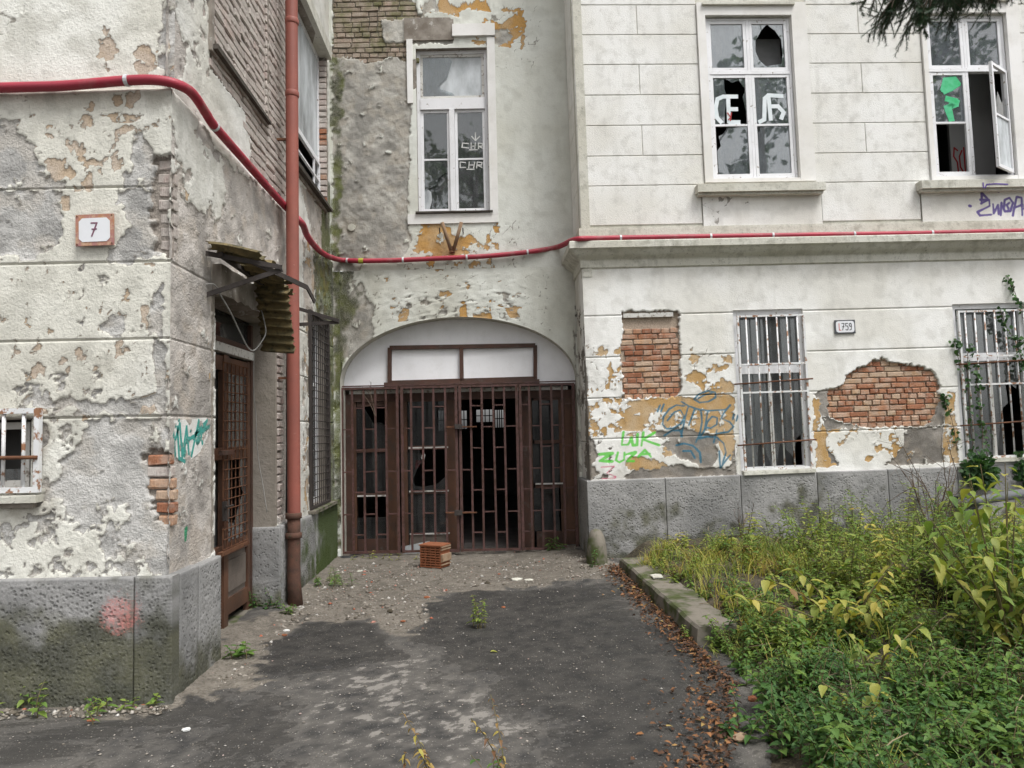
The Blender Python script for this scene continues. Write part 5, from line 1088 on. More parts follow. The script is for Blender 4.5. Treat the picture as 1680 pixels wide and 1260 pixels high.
# ---- barred ground-floor windows
def low_window(h, bars_t, ys, label, gl, broken):
    u0, u1, v0, v1 = h; N = -.07
    reveal(FR, h, .2, RB, 'trim', n1=-.006); room(FR, h, -.2, 2.4, RB, floor=.6)
    b = MB(); w = .055; um = (u0 + u1) / 2; vr = FR.px(1270, ys['rail'], N)[1]
    b.box(FR, u0, u0 + w, v0, v1, N - .06, N + .03, .001); b.box(FR, u1 - w, u1, v0, v1, N - .06, N + .03, .001); b.box(FR, u0 + w, u1 - w, v1 - w * 1.1, v1, N - .06, N + .028, .001); b.box(FR, u0 + w, u1 - w, v0, v0 + w * .8, N - .06, N + .028, .001)
    b.box(FR, u0 + w, u1 - w, vr - .05, vr + .05, N - .05, N + .04, .001)
    W = b.build('barred_window', M['wpaint'], RB); W['label'] = label
    MB().box(FR, um - .022, um + .022, v0 + .04, vr - .051, N - .04, N + .012).build('mullion', M['wpaint2'], W)
    pane(FR, rectp(u0 + w, u1 - w, vr + .05, v1 - w), N - .01, W, 'glass_dirty')
    for k, (a, c2) in enumerate(((u0 + w, um - .022), (um + .022, u1 - w))): pane(FR, shard(a, c2, v0 + .04, vr - .05, broken[k]), N - .01, W, 'glass_dirty')
    MB().box(FR, u0 + .02, u1 - .02, v0, v1, -.5, -.49).build('blind', M['curtain'], W)
    # grille
    GN = .03; gu0, gu1, gv0, gv1 = gl; f = MB()
    f.box(FR, gu0, gu0 + .026, gv0, gv1, GN - .012, GN + .014, .001); f.box(FR, gu1 - .026, gu1, gv0, gv1, GN - .012, GN + .014, .001); f.box(FR, gu0 + .026, gu1 - .026, gv1 - .022, gv1, GN - .01, GN + .012); f.box(FR, gu0 + .026, gu1 - .026, gv0, gv0 + .026, GN - .01, GN + .012)
    G = f.build('grille_frame', M['wiron'], W)
    for x in bars_t:
        u = FR.px(x, 560, GN)[0]; MB().tube([FR.P(u, gv0 + .026, GN), FR.P(u, gv1 - .022, GN)], .0095, 7).build('bar', M['wiron'], W, True)
    for y in ys['white']:
        v = FR.px(1270 if x < 1400 else 1630, y, GN)[1]; MB().bar(FR.P(gu0 + .026, v, GN + .014), FR.P(gu1 - .026, v, GN + .014), .01, .022).build('cross_bar', M['wiron'], W)
    for y in ys['rust']:
        v = FR.px(1270 if x < 1400 else 1630, y, GN)[1]; MB().tube([FR.P(gu0 - .08, v - .02, GN + .03), FR.P(gu1 + .05, v + .02, GN + .03)], .0095, 7).build('rusty_rod', M['rust'], W, True)
    MB().box(FR, gu0 - .02, gu1 + .01, gv0 - .05, gv0 - .004, -.1, .085, .004).build('window_sill', M['ledge'], W)
gA = FR.rect(1208, 518, 1334, 768, .03); gC = FR.rect(1570, 510, 1712, 748, .03)
low_window(wA, [1225.5, 1242.5, 1259, 1276, 1292.5, 1309.5], dict(rail=606, white=(597, 643), rust=(626, 726)), 'white barred window with shattered lower panes', gA,
    ([(0, 0), (.05, .12), (.2, .3), (.08, .42), (.22, .52), (.1, .62), (0, .6), (0, 1), (1, 1), (1, 0), (.85, .12), (.7, .28), (.55, .22), (.5, .0)], [(0, 0), (.2, .25), (.35, .2), (.6, .1), (.8, .3), (1, .35), (1, 1), (0, 1)]))
low_window(wC, [1586, 1602, 1618, 1634.5, 1651, 1667, 1683], dict(rail=596, white=(584, 630), rust=(594, 694)), 'white barred window hung with ivy at the right edge', gC,
    ([(0, 0), (1, 0), (1, 1), (0, 1)], [(0, 0), (.1, .2), (.3, .5), (.5, .55), (.45, .8), (.8, .7), (1, .9), (1, 1), (0, 1)]))
MB().box(FR, -.2, REND + 5, 9, 9.25, -8, .3).build('roof', M['roof'], RB)
# ------------------------------------------------------------------ GROUND, KERB, GARDEN BED
def zg(x, y): return .075 * sstep(.2, 1.2, x) * sstep(5.5, 8.6, y) * (1 - sstep(2.5, 4, x)) + .0 * y
def xb(y): return np.where(y < 4.7, 1.23 + (y - 3.57) * .36, 1.637 - (y - 4.7) * .035)       # edge of the bed
def zt(x, y):                                                              # soil of the bed
    s = sstep(0, .45, x - xb(y)); back = sstep(4.5, 8.6, y)
    return zg(x, y) + s * (.10 + .13 * back + .08 * sstep(2, 5, x)) + .03 * fbm(x * 2.2, y * 2.2, 3, 5) * s - .03
def ground_poly(L): return [tuple(on_z(px, py, .0)[:2]) for px, py in L]
def ground():
    xs = lines([(-60, -6, 6), (-6, -2.2, .3), (-2.2, 1.9, .027), (1.9, 6, .4), (6, 60, 6)]); ys = lines([(-60, -3, 6), (-3, 2.4, .4), (2.4, 6, .024), (6, 9.9, .035), (9.9, 20, .6), (20, 80, 8)])
    X, Y = np.meshgrid(xs, ys); wx = X + .26 * fbm(X * 2.2, Y * 2.2, 4, 3) + .05 * fbm(X * 11, Y * 11, 3, 5); wy = Y + .34 * fbm(X * 2.2 + 7, Y * 2.2, 4, 9) + .05 * fbm(X * 11, Y * 11, 3, 8)
    def soft(L):
        r = np.zeros(X.shape)
        for p, sf, am in L: r = np.maximum(r, am * sstep(-sf * 2.8 - .05, sf * 2.8, sdf(wx, wy, ground_poly(p))))
        return r
    dark = soft([([(690, 990), (760, 962), (1000, 965), (1060, 1010), (1190, 1100), (1230, 1275), (900, 1275), (880, 1190), (820, 1130), (740, 1090), (690, 1040)], .12, 1.0), ([(440, 1040), (500, 1018), (600, 1020), (665, 1060), (640, 1085), (540, 1105), (430, 1112), (395, 1100)], .06, 1.0),
                 ([(540, 972), (590, 962), (604, 982), (565, 1000)], .06, .9), ([(760, 942), (920, 932), (935, 948), (800, 956)], .1, .95), ([(-60, 1180), (150, 1160), (330, 1120), (480, 1135), (560, 1275), (-60, 1275)], .15, .7)])
    sand = soft([([(545, 905), (950, 905), (1010, 925), (1010, 958), (760, 962), (700, 985), (690, 1040), (600, 1015), (500, 1015), (430, 1050), (395, 1095), (430, 1118), (330, 1140), (285, 1132), (370, 1055), (470, 990)], .1, 1.0), ([(-60, 1130), (280, 1132), (300, 1150), (150, 1162), (-60, 1172)], .06, .75)])
    light = soft([([(500, 1075), (700, 1070), (760, 1120), (900, 1150), (960, 1180), (700, 1275), (540, 1275), (470, 1150)], .18, .9), ([(950, 1110), (1100, 1105), (1080, 1130), (960, 1128)], .06, .7), ([(100, 1200), (350, 1180), (400, 1275), (100, 1275)], .2, .4)])
    Z = zg(X, Y) + .006 * fbm(X * 3, Y * 3, 3, 2) + .004 * fbm(X * 14, Y * 14, 3, 4) * (1 + 1.6 * sand) + .012 * sand * np.clip(fbm(X * 5, Y * 5, 3, 14), 0, 1)
    nA = fbm(X * 2.4, Y * 2.4, 5, 31); nB = fbm(X * 12, Y * 12, 4, 32); nC = fbm(X * 30, Y * 30, 3, 33)
    dark = sstep(.3, .74, dark * .85 + .42 * nA * (dark > .01) + .36 * nB + .3 * nC); light = sstep(.42, .66, light * .52 + (.25 * nA + .42 * nB + .42 * nC) * (light > .02)); sand = sstep(.3, .72, sand + .5 * nA * (sand > .01) + .35 * nB * (sand > .01)); n2 = np.clip(.5 + .6 * nB + .3 * nC + .3 * nA, 0, 1)
    # dirt banked against the walls
    Z = Z + .035 * np.exp(-np.maximum(X - XS - .03, 0) / .09) * (X > XS - .3) * (Y > YC) + .03 * np.exp(-np.maximum(YB - .35 - Y, 0) / .2) * (Y < YB + .3) * (Y > 7) * (np.abs(X + .3) < 1.9) * .4
    Z = np.where((Y > YB + .75), -.16, Z); Z = np.where(X > xb(Y) + .1, np.minimum(Z, -.06), Z)
    idx = np.arange(X.size).reshape(X.shape); Fq = np.stack((idx[:-1, :-1], idx[:-1, 1:], idx[1:, 1:], idx[1:, :-1]), -1).reshape(-1, 4)
    o = mesh_np('ground', np.stack((X, Y, Z), -1).reshape(-1, 3), Fq, M['asphalt'], None, True, dict(dark=dark, sand=sand, light=light, n2=n2)); tag(o, kind='structure'); return o
def asphalt():
    t = NT('worn_asphalt'); n3 = t.noise(48, 4, .75); dk, sd_, lt, n2 = (t.attr(k) for k in ('dark', 'sand', 'light', 'n2')); n3c = t.math('SUBTRACT', n3, .5)
    dk = t.mr(t.math('ADD', dk, t.math('MULTIPLY', n3c, 1.6)), .3, .7); lt = t.mr(t.math('ADD', lt, t.math('MULTIPLY', n3c, 2.6)), .42, .62); sd_ = t.mr(t.math('ADD', sd_, t.math('MULTIPLY', n3c, 1.5)), .35, .65)
    base = t.mix(n2, (.034, .033, .032), (.145, .133, .118)); base = t.mix(t.math('MULTIPLY', lt, .66), base, (.26, .242, .218))
    base = t.mix(t.math('MULTIPLY', dk, .92), base, t.mix(n2, (.015, .015, .015), (.055, .051, .046)))
    sc = t.mix(n2, (.105, .093, .077), (.225, .20, .168)); sc = t.mix(t.mr(n3, .46, .66), sc, (.075, .064, .05)); base = t.mix(sd_, base, sc)
    v = t.n('ShaderNodeTexVoronoi', Vector=t.oc, Scale=62.0); sp = t.math('MULTIPLY', t.mr(v.outputs[0], .18, .3, 1, 0), t.mr(t.n('ShaderNodeSeparateColor', Color=v.outputs[1]).outputs[0], .60, .63)); base = t.mix(t.math('MULTIPLY', sp, .45), base, t.mix(t.mr(n3, .4, .6), (.16, .15, .14), (.42, .40, .375)))
    return t.done(base, t.mr(dk, 0, 1, .85, .6), t.bump(t.math('ADD', n3, t.math('MULTIPLY', sp, .4)), .8, .01), .3)
M['asphalt'] = asphalt()
ground()
def soil_mat():
    t = NT('dark_soil'); c = t.mix(t.mr(t.noise(5, 3, .65), .35, .65), (.04, .034, .025), (.085, .072, .052)); c = t.mix(t.mr(t.noise(40, 2, .7), .5, .7), c, (.11, .095, .065))
    return t.done(c, .95, t.bump(t.noise(25, 3, .7), .9, .02), .15)
M['soil'] = soil_mat()
xs = lines([(.8, 5.2, .06), (5.2, 14, .5)]); ys = lines([(1.2, 9.2, .06)]); X, Y = np.meshgrid(xs, ys); Z = zt(X, Y) + .012 * fbm(X * 9, Y * 9, 3, 77); Z = np.where(X < xb(Y) - .05, -.12, Z)
idx = np.arange(X.size).reshape(X.shape); Fq = np.stack((idx[:-1, :-1], idx[:-1, 1:], idx[1:, 1:], idx[1:, :-1]), -1).reshape(-1, 4)
tag(mesh_np('garden_soil', np.stack((X, Y, Z), -1).reshape(-1, 3), Fq, M['soil'], None, True), kind='structure')
# kerb slabs
kys = [8.28, 7.35, 6.42, 5.55]; KERB = thing('kerb', 'mossy concrete slab kerb edging the overgrown bed', 'kerb', (1.55, 6.4, 0)); KERB['kind'] = 'structure'
for a, b in zip(kys[:-1], kys[1:]):
    V = []; rr = random.Random(int(a * 100)); 
    n = 9; top = []
    for i in range(n):
        y = a - .006 + (b + .012 - a) * i / (n - 1); x = float(xb(np.array(y))) - .06; z = .15 + .016 * (y - 6.4) + rr.uniform(-.004, .004)
        for dx, zz in ((-.02, -.06), (0 + rr.uniform(-.006, .006), z - .02), (.016 + rr.uniform(0, .006), z), (.31 + rr.uniform(-.03, .03), z + rr.uniform(-.006, .004)), (.34, -.06)): V.append((x + dx, y, zz))
    F = [(i * 5 + k, i * 5 + k + 1, i * 5 + 6 + k, i * 5 + 5 + k) for i in range(n - 1) for k in range(4)] + [(0, 1, 2, 3, 4), tuple((n - 1) * 5 + k for k in (4, 3, 2, 1, 0))]
    MB().add(V, F).build('kerb_slab', M['kerb'], KERB)
sp = on_z(1073, 944, .18)
zk = .181
MB().add([(sp[0] + a, sp[1] + b, zk) for a, b in ((-.03, -.10), (.07, -.08), (.08, .05), (.03, .08), (-.03, .03))] + [(sp[0] + a, sp[1] + b, .17) for a, b in ((-.03, -.10), (.07, -.08), (.08, .05), (.03, .08), (-.03, .03))], [(0, 1, 2, 3, 4), (0, 5, 6, 1), (1, 6, 7, 2), (2, 7, 8, 3), (3, 8, 9, 4), (4, 9, 5, 0)]).build('plaster_flake', M['ledge'], KERB)

# ------------------------------------------------------------------ LOOSE GRIT, STONES, LEAF LITTER
def rocks(n, sampler, r0, r1, seed, flat=.6):
    g = np.random.default_rng(seed); V = []; F = []
    base = np.array([(1, 0, 0), (-1, 0, 0), (0, 1, 0), (0, -1, 0), (0, 0, 1), (0, 0, -.4)]); fc = np.array([(0, 2, 4), (2, 1, 4), (1, 3, 4), (3, 0, 4), (2, 0, 5), (1, 2, 5), (3, 1, 5), (0, 3, 5)])
    P = sampler(n, g); n = len(P); r = r0 * (r1 / r0) ** (g.random(n) ** 2.2); a = g.random(n) * 6.28
    B = base[None] * (1 + g.uniform(-.35, .35, (n, 6, 1))) * r[:, None, None] * np.stack((g.uniform(.7, 1.4, n), g.uniform(.6, 1.1, n), np.full(n, flat)), -1)[:, None, :]
    c, s = np.cos(a)[:, None], np.sin(a)[:, None]; Bx = B[..., 0] * c - B[..., 1] * s; By = B[..., 0] * s + B[..., 1] * c
    Vx = np.stack((Bx, By, B[..., 2]), -1) + P[:, None, :]; Ff = (fc[None] + (np.arange(n) * 6)[:, None, None]).reshape(-1, 3)
    return Vx.reshape(-1, 3), Ff, np.repeat(g.random(n), 6)
def stone_chip_mat(name, stops):
    t = NT(name); c = t.ramp(t.attr('rnd'), stops); return t.done(c, .9, t.bump(t.noise(60, 4), .5, .005), .2)
M['grit'] = stone_chip_mat('loose_grit', [(0, (.10, .085, .065)), (.45, (.20, .175, .145)), (.8, (.33, .30, .26)), (.93, (.50, .48, .45)), (.97, (.38, .13, .08)), (1, (.30, .10, .06))])
SANDP = [ground_poly(p) for p in ([(545, 905), (950, 905), (1010, 925), (1010, 958), (760, 962), (700, 985), (690, 1040), (600, 1015), (500, 1015), (430, 1050), (395, 1095), (430, 1118), (330, 1140), (285, 1132), (370, 1055), (470, 990)],)]
def samp(polys, pad=0.0, near_only=False):
    def f(n, g):
        out = []
        for q in polys:
            xs = [p[0] for p in q]; ys = [p[1] for p in q]; x = g.uniform(min(xs) - pad, max(xs) + pad, n * 3); y = g.uniform(min(ys) - pad, max(ys) + pad, n * 3)
            d = sdf(x, y, q); k = d > -pad * g.random(n * 3); out.append(np.stack((x[k], y[k], zg(x[k], y[k]) + .004), -1)[:n])
        return np.concatenate(out)
    return f
V, F, r_ = rocks(5200, samp(SANDP, .1), .004, .028, 5); tag(mesh_np('loose_grit', V, F, M['grit'], None, False, dict(rnd=r_)), 'loose grit and plaster crumbs strewn before the gate', 'grit', kind='stuff')
allp = [ground_poly([(-40, 1160), (300, 1150), (480, 1000), (560, 940), (950, 930), (1020, 960), (1220, 1250), (1230, 1290), (-40, 1290)])]
V, F, r_ = rocks(4200, samp(allp), .002, .010, 6, .5); tag(mesh_np('scattered_chips', V, F, M['grit'], None, False, dict(rnd=np.clip(r_ * .5 + .45, 0, 1))), 'tiny pale chips scattered over the dark asphalt', 'chips', kind='stuff')
# rubble along the foot of the left walls
wallp = [[(XS + .06, YC + .05), (XS + .3, YC + .1), (XS + .32, YB - .4), (XS + .06, YB - .35)], [(XS - 1.6, YC - .2), (XS + .05, YC - .22), (XS + .05, YC - .06), (XS - 1.6, YC - .05)]]
V, F, r_ = rocks(420, samp(wallp), .006, .035, 8); tag(mesh_np('wall_foot_rubble', V, F, M['grit'], None, False, dict(rnd=r_)), 'crumbled plaster and dirt along the foot of the corner building', 'rubble', kind='stuff')

class Leaves:
    def __init__(s): s.V = []; s.F = []; s.H = []; s.R = []; s.n = 0
    def add(s, P, D, Nn, L, W, hue, fold=.18, droop=.25, g=None):
        P, D, Nn = (np.atleast_2d(np.asarray(a, float)) for a in (P, D, Nn)); n = len(P); L = np.broadcast_to(np.asarray(L, float), (n,)); W = np.broadcast_to(np.asarray(W, float), (n,)); hue = np.broadcast_to(np.asarray(hue, float), (n,))
        D = D / (np.linalg.norm(D, axis=1, keepdims=True) + 1e-9); S = np.cross(D, Nn); S /= (np.linalg.norm(S, axis=1, keepdims=True) + 1e-9); U = np.cross(S, D)
        def pt(a, w, f): return P + D * (a * L)[:, None] + S * (w * W)[:, None] + U * (f * W - droop * a * a * L)[:, None]
        V = np.stack((pt(0, 0, 0), pt(.32, -.5, fold), pt(.32, 0, 0), pt(.32, .5, fold), pt(.68, -.36, fold), pt(.7, 0, 0), pt(.68, .36, fold), pt(1, 0, 0)), 1)
        fc = np.array([(0, 2, 1), (0, 3, 2), (1, 2, 5), (1, 5, 4), (2, 3, 6), (2, 6, 5), (4, 5, 7), (5, 6, 7)])
        s.V.append(V.reshape(-1, 3)); s.F.append((fc[None] + (np.arange(n) * 8)[:, None, None]).reshape(-1, 3) + s.n); s.n += n * 8
        s.H.append(np.repeat(hue, 8)); s.R.append(np.repeat(RNG.random(n), 8))
    def blades(s, P, D, L, W, hue, bend=.5):
        n = len(P); up = np.array((0, 0, 1.0)); D = D / np.linalg.norm(D, axis=1, keepdims=True); S = np.cross(D, up); S /= (np.linalg.norm(S, axis=1, keepdims=True) + 1e-9)
        def pt(a, w): return P + up * (L * (a - bend * .35 * a * a))[:, None] + D * (L * bend * a * a)[:, None] + S * (w * W)[:, None]
        V = np.stack((pt(0, -.5), pt(0, .5), pt(.5, -.4), pt(.5, .4), pt(1, 0), pt(.8, -.22), pt(.8, .22), pt(1, .02)), 1)
        fc = np.array([(0, 1, 3), (0, 3, 2), (2, 3, 6), (2, 6, 5), (5, 6, 4)])
        s.V.append(V.reshape(-1, 3)); s.F.append((fc[None] + (np.arange(n) * 8)[:, None, None]).reshape(-1, 3) + s.n); s.n += n * 8; s.H.append(np.repeat(np.broadcast_to(hue, (n,)), 8)); s.R.append(np.repeat(RNG.random(n), 8))
    def build(s, name, parent=None, mat='leaf'):
        return mesh_np(name, np.concatenate(s.V), np.concatenate(s.F), M[mat], parent, False, dict(hue=np.concatenate(s.H), rnd=np.concatenate(s.R)))
def leaf_mat(name, stops, tr=.35, rough=.55):
    t = NT(name); h = t.math('ADD', t.attr('hue'), t.math('MULTIPLY', t.math('SUBTRACT', t.attr('rnd'), .5), .13)); c = t.ramp(h, stops)
    c = t.mix(t.mr(t.noise(25, 3), .35, .7), c, t.mix(1.0, c, (.72, .74, .66), 'MULTIPLY'))
    b = t.n('ShaderNodeBsdfPrincipled'); t.put(b.inputs['Base Color'], c); t.put(b.inputs['Roughness'], rough); t.put(b.inputs['Specular IOR Level'], .35)
    tl = t.n('ShaderNodeBsdfTranslucent'); t.put(tl.inputs['Color'], t.mix(1.0, c, (1.15, 1.2, .7), 'MULTIPLY')); m = t.n('ShaderNodeMixShader'); t.put(m.inputs[0], tr)
    t.t.links.new(b.outputs[0], m.inputs[1]); t.t.links.new(tl.outputs[0], m.inputs[2]); t.t.links.new(m.outputs[0], t.out.inputs[0]); return t.m
STOPS = [(0, (.028, .07, .03)), (.25, (.08, .175, .045)), (.45, (.18, .275, .055)), (.62, (.30, .34, .075)), (.8, (.52, .44, .10)), (.9, (.38, .25, .09)), (1, (.19, .095, .05))]
M['leaf'] = leaf_mat('leaf', STOPS); M['litter'] = leaf_mat('dead_leaf', [(0, (.06, .032, .02)), (.4, (.13, .06, .032)), (.7, (.22, .10, .045)), (.9, (.33, .15, .06)), (1, (.38, .28, .10))], .15, .7)
M['stem'] = simple('green_brown_stem', (.10, .10, .04), (.14, .10, .05), 10, .7); M['twig'] = simple('dry_brown_twig', (.085, .06, .045), (.13, .095, .07), 10, .85); M['straw'] = simple('pale_straw', (.24, .19, .12), (.16, .12, .075), 10, .8)
# fallen leaves along the kerb
def litter(n, fx, seed):
    g = np.random.default_rng(seed); x, y = fx(n, g); n = len(x); z = np.where(x > xb(y) + .02, zt(x, y), zg(x, y)) + g.uniform(.006, .035, n); a = g.random(n) * 6.28; L = Leaves()
    L.add(np.stack((x, y, z), -1), np.stack((np.cos(a), np.sin(a), g.uniform(-.3, .3, n)), -1), np.stack((g.uniform(-.5, .5, n), g.uniform(-.5, .5, n), np.ones(n)), -1), g.uniform(.016, .05, n), g.uniform(.012, .03, n), g.random(n) ** 1.5, .25, g.uniform(-.3, .4)); return L
def band(n, g):
    y = g.uniform(3.0, 8.3, n); return xb(y) - .08 - np.abs(g.normal(0, .10, n)) * (1 + .8 * (y < 4.8)), y
tag(litter(1900, band, 3).build('fallen_leaves', None, 'litter'), 'brown fallen leaves heaped along the kerb of the bed', 'leaves', kind='stuff')
# ------------------------------------------------------------------ PLANTS
def gpt(px, py):
    z = .15
    for _ in range(6):
        p = on_z(px, py, z); z = float(zt(np.array(p[0]), np.array(p[1])) if p[0] > float(xb(np.array(p[1]))) else zg(np.array(p[0]), np.array(p[1])))
    return np.array((p[0], p[1], z))
def herb(Lv, St, base, height, pairs, ll, hue, g, lean=.2, lw=.5, droop=.3, whorl=2, start=.15, r=.004):
    az = g.random() * 6.28; ld = np.array((math.cos(az), math.sin(az), 0)) * lean * height; pts = []
    for i in range(6):
        k = i / 5; pts.append(base + np.array((0, 0, height * (k - .12 * lean * k * k))) + ld * k * k)
    if St is not None: St.tube(pts, [r * (1 - .6 * i / 5) for i in range(6)], 4, False)
    P = []; D = []; N = []; L = []; H = []
    for i in range(pairs):
        k = start + (1 - start) * (i + .5) / pairs; f = k * 5; j = min(int(f), 4); p = pts[j] + (pts[j + 1] - pts[j]) * (f - j); tw = i * 1.35 + g.uniform(-.4, .4)
        for w in range(whorl):
            a = tw + w * 6.283 / whorl + g.uniform(-.35, .35); el = g.uniform(-.25, .45)
            d = np.array((math.cos(a) * math.cos(el), math.sin(a) * math.cos(el), math.sin(el))); P.append(p); D.append(d); N.append((g.uniform(-.4, .4), g.uniform(-.4, .4), 1)); L.append(ll * (1.1 - .55 * k) * g.uniform(.7, 1.25)); H.append(hue + g.normal(0, .05))
    L = np.array(L); Lv.add(P, D, N, L, L * lw * g.uniform(.85, 1.15), np.clip(H, 0, 1), .16, droop)
def scatter_poly(poly, n, g):
    q = poly; xs = [p[0] for p in q]; ys = [p[1] for p in q]; out = []
    while len(out) < n:
        a, b = g.uniform(min(xs), max(xs)), g.uniform(min(ys), max(ys))
        if sdf(np.array([a]), np.array([b]), q)[0] > 0: out.append((a, b))
    return out
g = np.random.default_rng(5)
# stuff: ground cover and grass of the bed, laid out on the soil in metres
def bed(pxs): return [tuple(gpt(a, b)[:2]) for a, b in pxs]
GC = Leaves(); GS = MB()
A_near = [(1.35, 3.0), (4.2, 2.6), (4.4, 5.2), (1.9, 5.3), (1.8, 4.6)]
A_edge = [(1.35, 3.0), (1.6, 3.0), (1.95, 4.6), (1.85, 5.6), (1.62, 5.6), (1.62, 4.8)]
A_mid = [(1.85, 5.0), (5.2, 4.8), (5.6, 6.4), (2.0, 6.6)]
A_back = [(1.75, 6.4), (5.8, 6.2), (6.2, 8.55), (1.7, 8.35)]
for (poly, n, hh, ll, hu) in ((A_near, 800, (.10, .30), (.035, .075), (.17, .42)), (A_mid, 640, (.12, .36), (.04, .08), (.24, .56)), (A_back, 470, (.10, .34), (.035, .07), (.34, .66)), (A_edge, 130, (.08, .26), (.035, .07), (.2, .45)), ([(1.68, 5.2), (1.98, 5.2), (1.85, 8.2), (1.64, 8.2)], 120, (.07, .2), (.03, .055), (.3, .6))):
    for x, y in scatter_poly(poly, n, g):
        f = float(fbm(np.array(x * 1.3), np.array(y * 1.3), 2, 88)); 
        if f < -.42: continue
        hue = hu[0] + (hu[1] - hu[0]) * np.clip(.5 + .9 * float(fbm(np.array(x * .9 + 5), np.array(y * .9), 2, 91)) + g.normal(0, .15), 0, 1)
        base = np.array((x, y, float(zt(np.array(x), np.array(y))) - .01)); h = g.uniform(*hh) * float(np.clip(.85 + 1.1 * f, .5, 1.5)) * (1 + .9 * float(sstep(2.4, 3.8, np.array(x))) * float(sstep(3.6, 4.6, np.array(y)))); bg_ = g.random() < .09; herb(GC, GS, base, h, int(4 + h * (12 if bg_ else 22)), g.uniform(*ll) * (1.9 if bg_ else 1), hue + (.1 if bg_ else 0), g, g.uniform(.1, .7), whorl=2 if g.random() < .7 else 3)
tag(GC.build('ground_cover'), 'low green weeds and herbs overgrowing the garden bed', 'weeds', kind='stuff'); tag(GS.build('weed_stems', M['stem']), 'thin green stems under the weeds of the bed', 'stems', kind='stuff')
GR = Leaves()
def tufts(poly, n, per, h, hue, spread=.07):
    for x, y in scatter_poly(poly, n, g):
        m = int(per * g.uniform(.6, 1.4)); px = x + g.normal(0, spread, m); py = y + g.normal(0, spread, m); a = g.random(m) * 6.28; hu = hue[0] + (hue[1] - hue[0]) * g.random()
        GR.blades(np.stack((px, py, zt(px, py) - .01), -1), np.stack((np.cos(a), np.sin(a), 0 * a), -1), g.uniform(h[0], h[1], m), np.full(m, .006), np.clip(hu + g.normal(0, .06, m), 0, 1), g.uniform(.5, 1.1))
tufts([(1.62, 7.0), (3.2, 7.0), (3.3, 8.3), (1.6, 8.2)], 46, 42, (.10, .26), (.42, .97)); tufts(A_back, 55, 36, (.10, .3), (.4, .98)); tufts(A_mid, 30, 26, (.10, .28), (.38, .95)); tufts(A_near, 40, 26, (.08, .26), (.3, .8)); tufts([(1.62, 5.2), (2.1, 5.2), (2.2, 6.4), (1.62, 6.6)], 12, 36, (.08, .2), (.6, 1.0))
tag(GR.build('bed_grass'), 'reddish dry and green grass tufts in the garden bed', 'grass', kind='stuff')
# straws and dead stalks lying about the bed
sw = MB()
for x, y in scatter_poly(A_near, 60, g) + scatter_poly(A_back, 60, g) + scatter_poly(A_mid, 40, g):
    a = g.random() * 6.28; l = g.uniform(.12, .34); z = float(zt(np.array(x), np.array(y))) + g.uniform(.03, .2); d = np.array((math.cos(a), math.sin(a), g.uniform(-.2, .35))) * l; p = np.array((x, y, z)); sw.tube([p, p + d * .5 + (0, 0, .015), p + d], .0028, 3, False)
tag(sw.build('dead_stalks', M['straw']), 'pale dead stalks lying across the garden bed', 'stalks', kind='stuff')

class Stems:
    def __init__(s, t): s.t = t
    def tube(s, pts, r, seg, cap): MB().tube(pts, r, seg, cap).build('stem', M['stem'], s.t, True)
LEAFM = {}
def big_leaf(parent, p, d, n, L, W, hue):
    hb = int(np.clip(hue, 0, .999) * 14); key = (hb, int(g.integers(0, 3)))
    if key not in LEAFM:
        st = [(0, .02), (.12, .30), (.28, .5), (.46, .5), (.64, .38), (.82, .19), (1, .0)]; V = []; F = []; fo = .10 + .07 * key[1]; dr = .15 + .16 * key[1]
        for a_, w_ in st:
            wv = .02 * math.sin(a_ * 17 + key[1])
            for sg in (-1, 0, 1): V.append((a_, sg * w_ * (.40 + .07 * key[1]), abs(sg) * w_ * fo + wv * sg - dr * a_ * a_))
        for i_ in range(6):
            for k_ in range(2): q_ = i_ * 3 + k_; F.append((q_, q_ + 3, q_ + 4, q_ + 1))
        o = mesh_np('leaf', V, F, M['leaf'], None, True, dict(hue=np.full(len(V), (hb + .5) / 14), rnd=np.full(len(V), g.random()))); LEAFM[key] = o.data; bpy.data.objects.remove(o)
    d = unit(d); s = unit(np.cross(d, n)); u = np.cross(s, d); o = bpy.data.objects.new('leaf', LEAFM[key]); link(o, parent)
    m = Matrix([[d[i], -s[i], u[i]] for i in range(3)]).to_4x4(); m.translation = Vector(p); o.matrix_basis = m @ Matrix.Diagonal((L, L * g.uniform(.85, 1.1), L, 1)); return o
def plant(name, label, cat, base, spec, group=None):
    t = thing(name, label, cat, base, group); Lv = Leaves(); St = Stems(t); spec(Lv, St, np.asarray(base, float))
    if Lv.n: tag(Lv.build('leaves', t), kind='stuff')
    return t
def bushy(n, h, ll, hue, rad=.08, **kw):
    def f(Lv, St, b):
        for _ in range(n): herb(Lv, St, b + (g.normal(0, rad), g.normal(0, rad), -.01), g.uniform(*h), kw.get('pairs', 6), g.uniform(*ll), hue + g.normal(0, .04), g, g.uniform(.1, .6), **{k: v for k, v in kw.items() if k != 'pairs'})
    return f
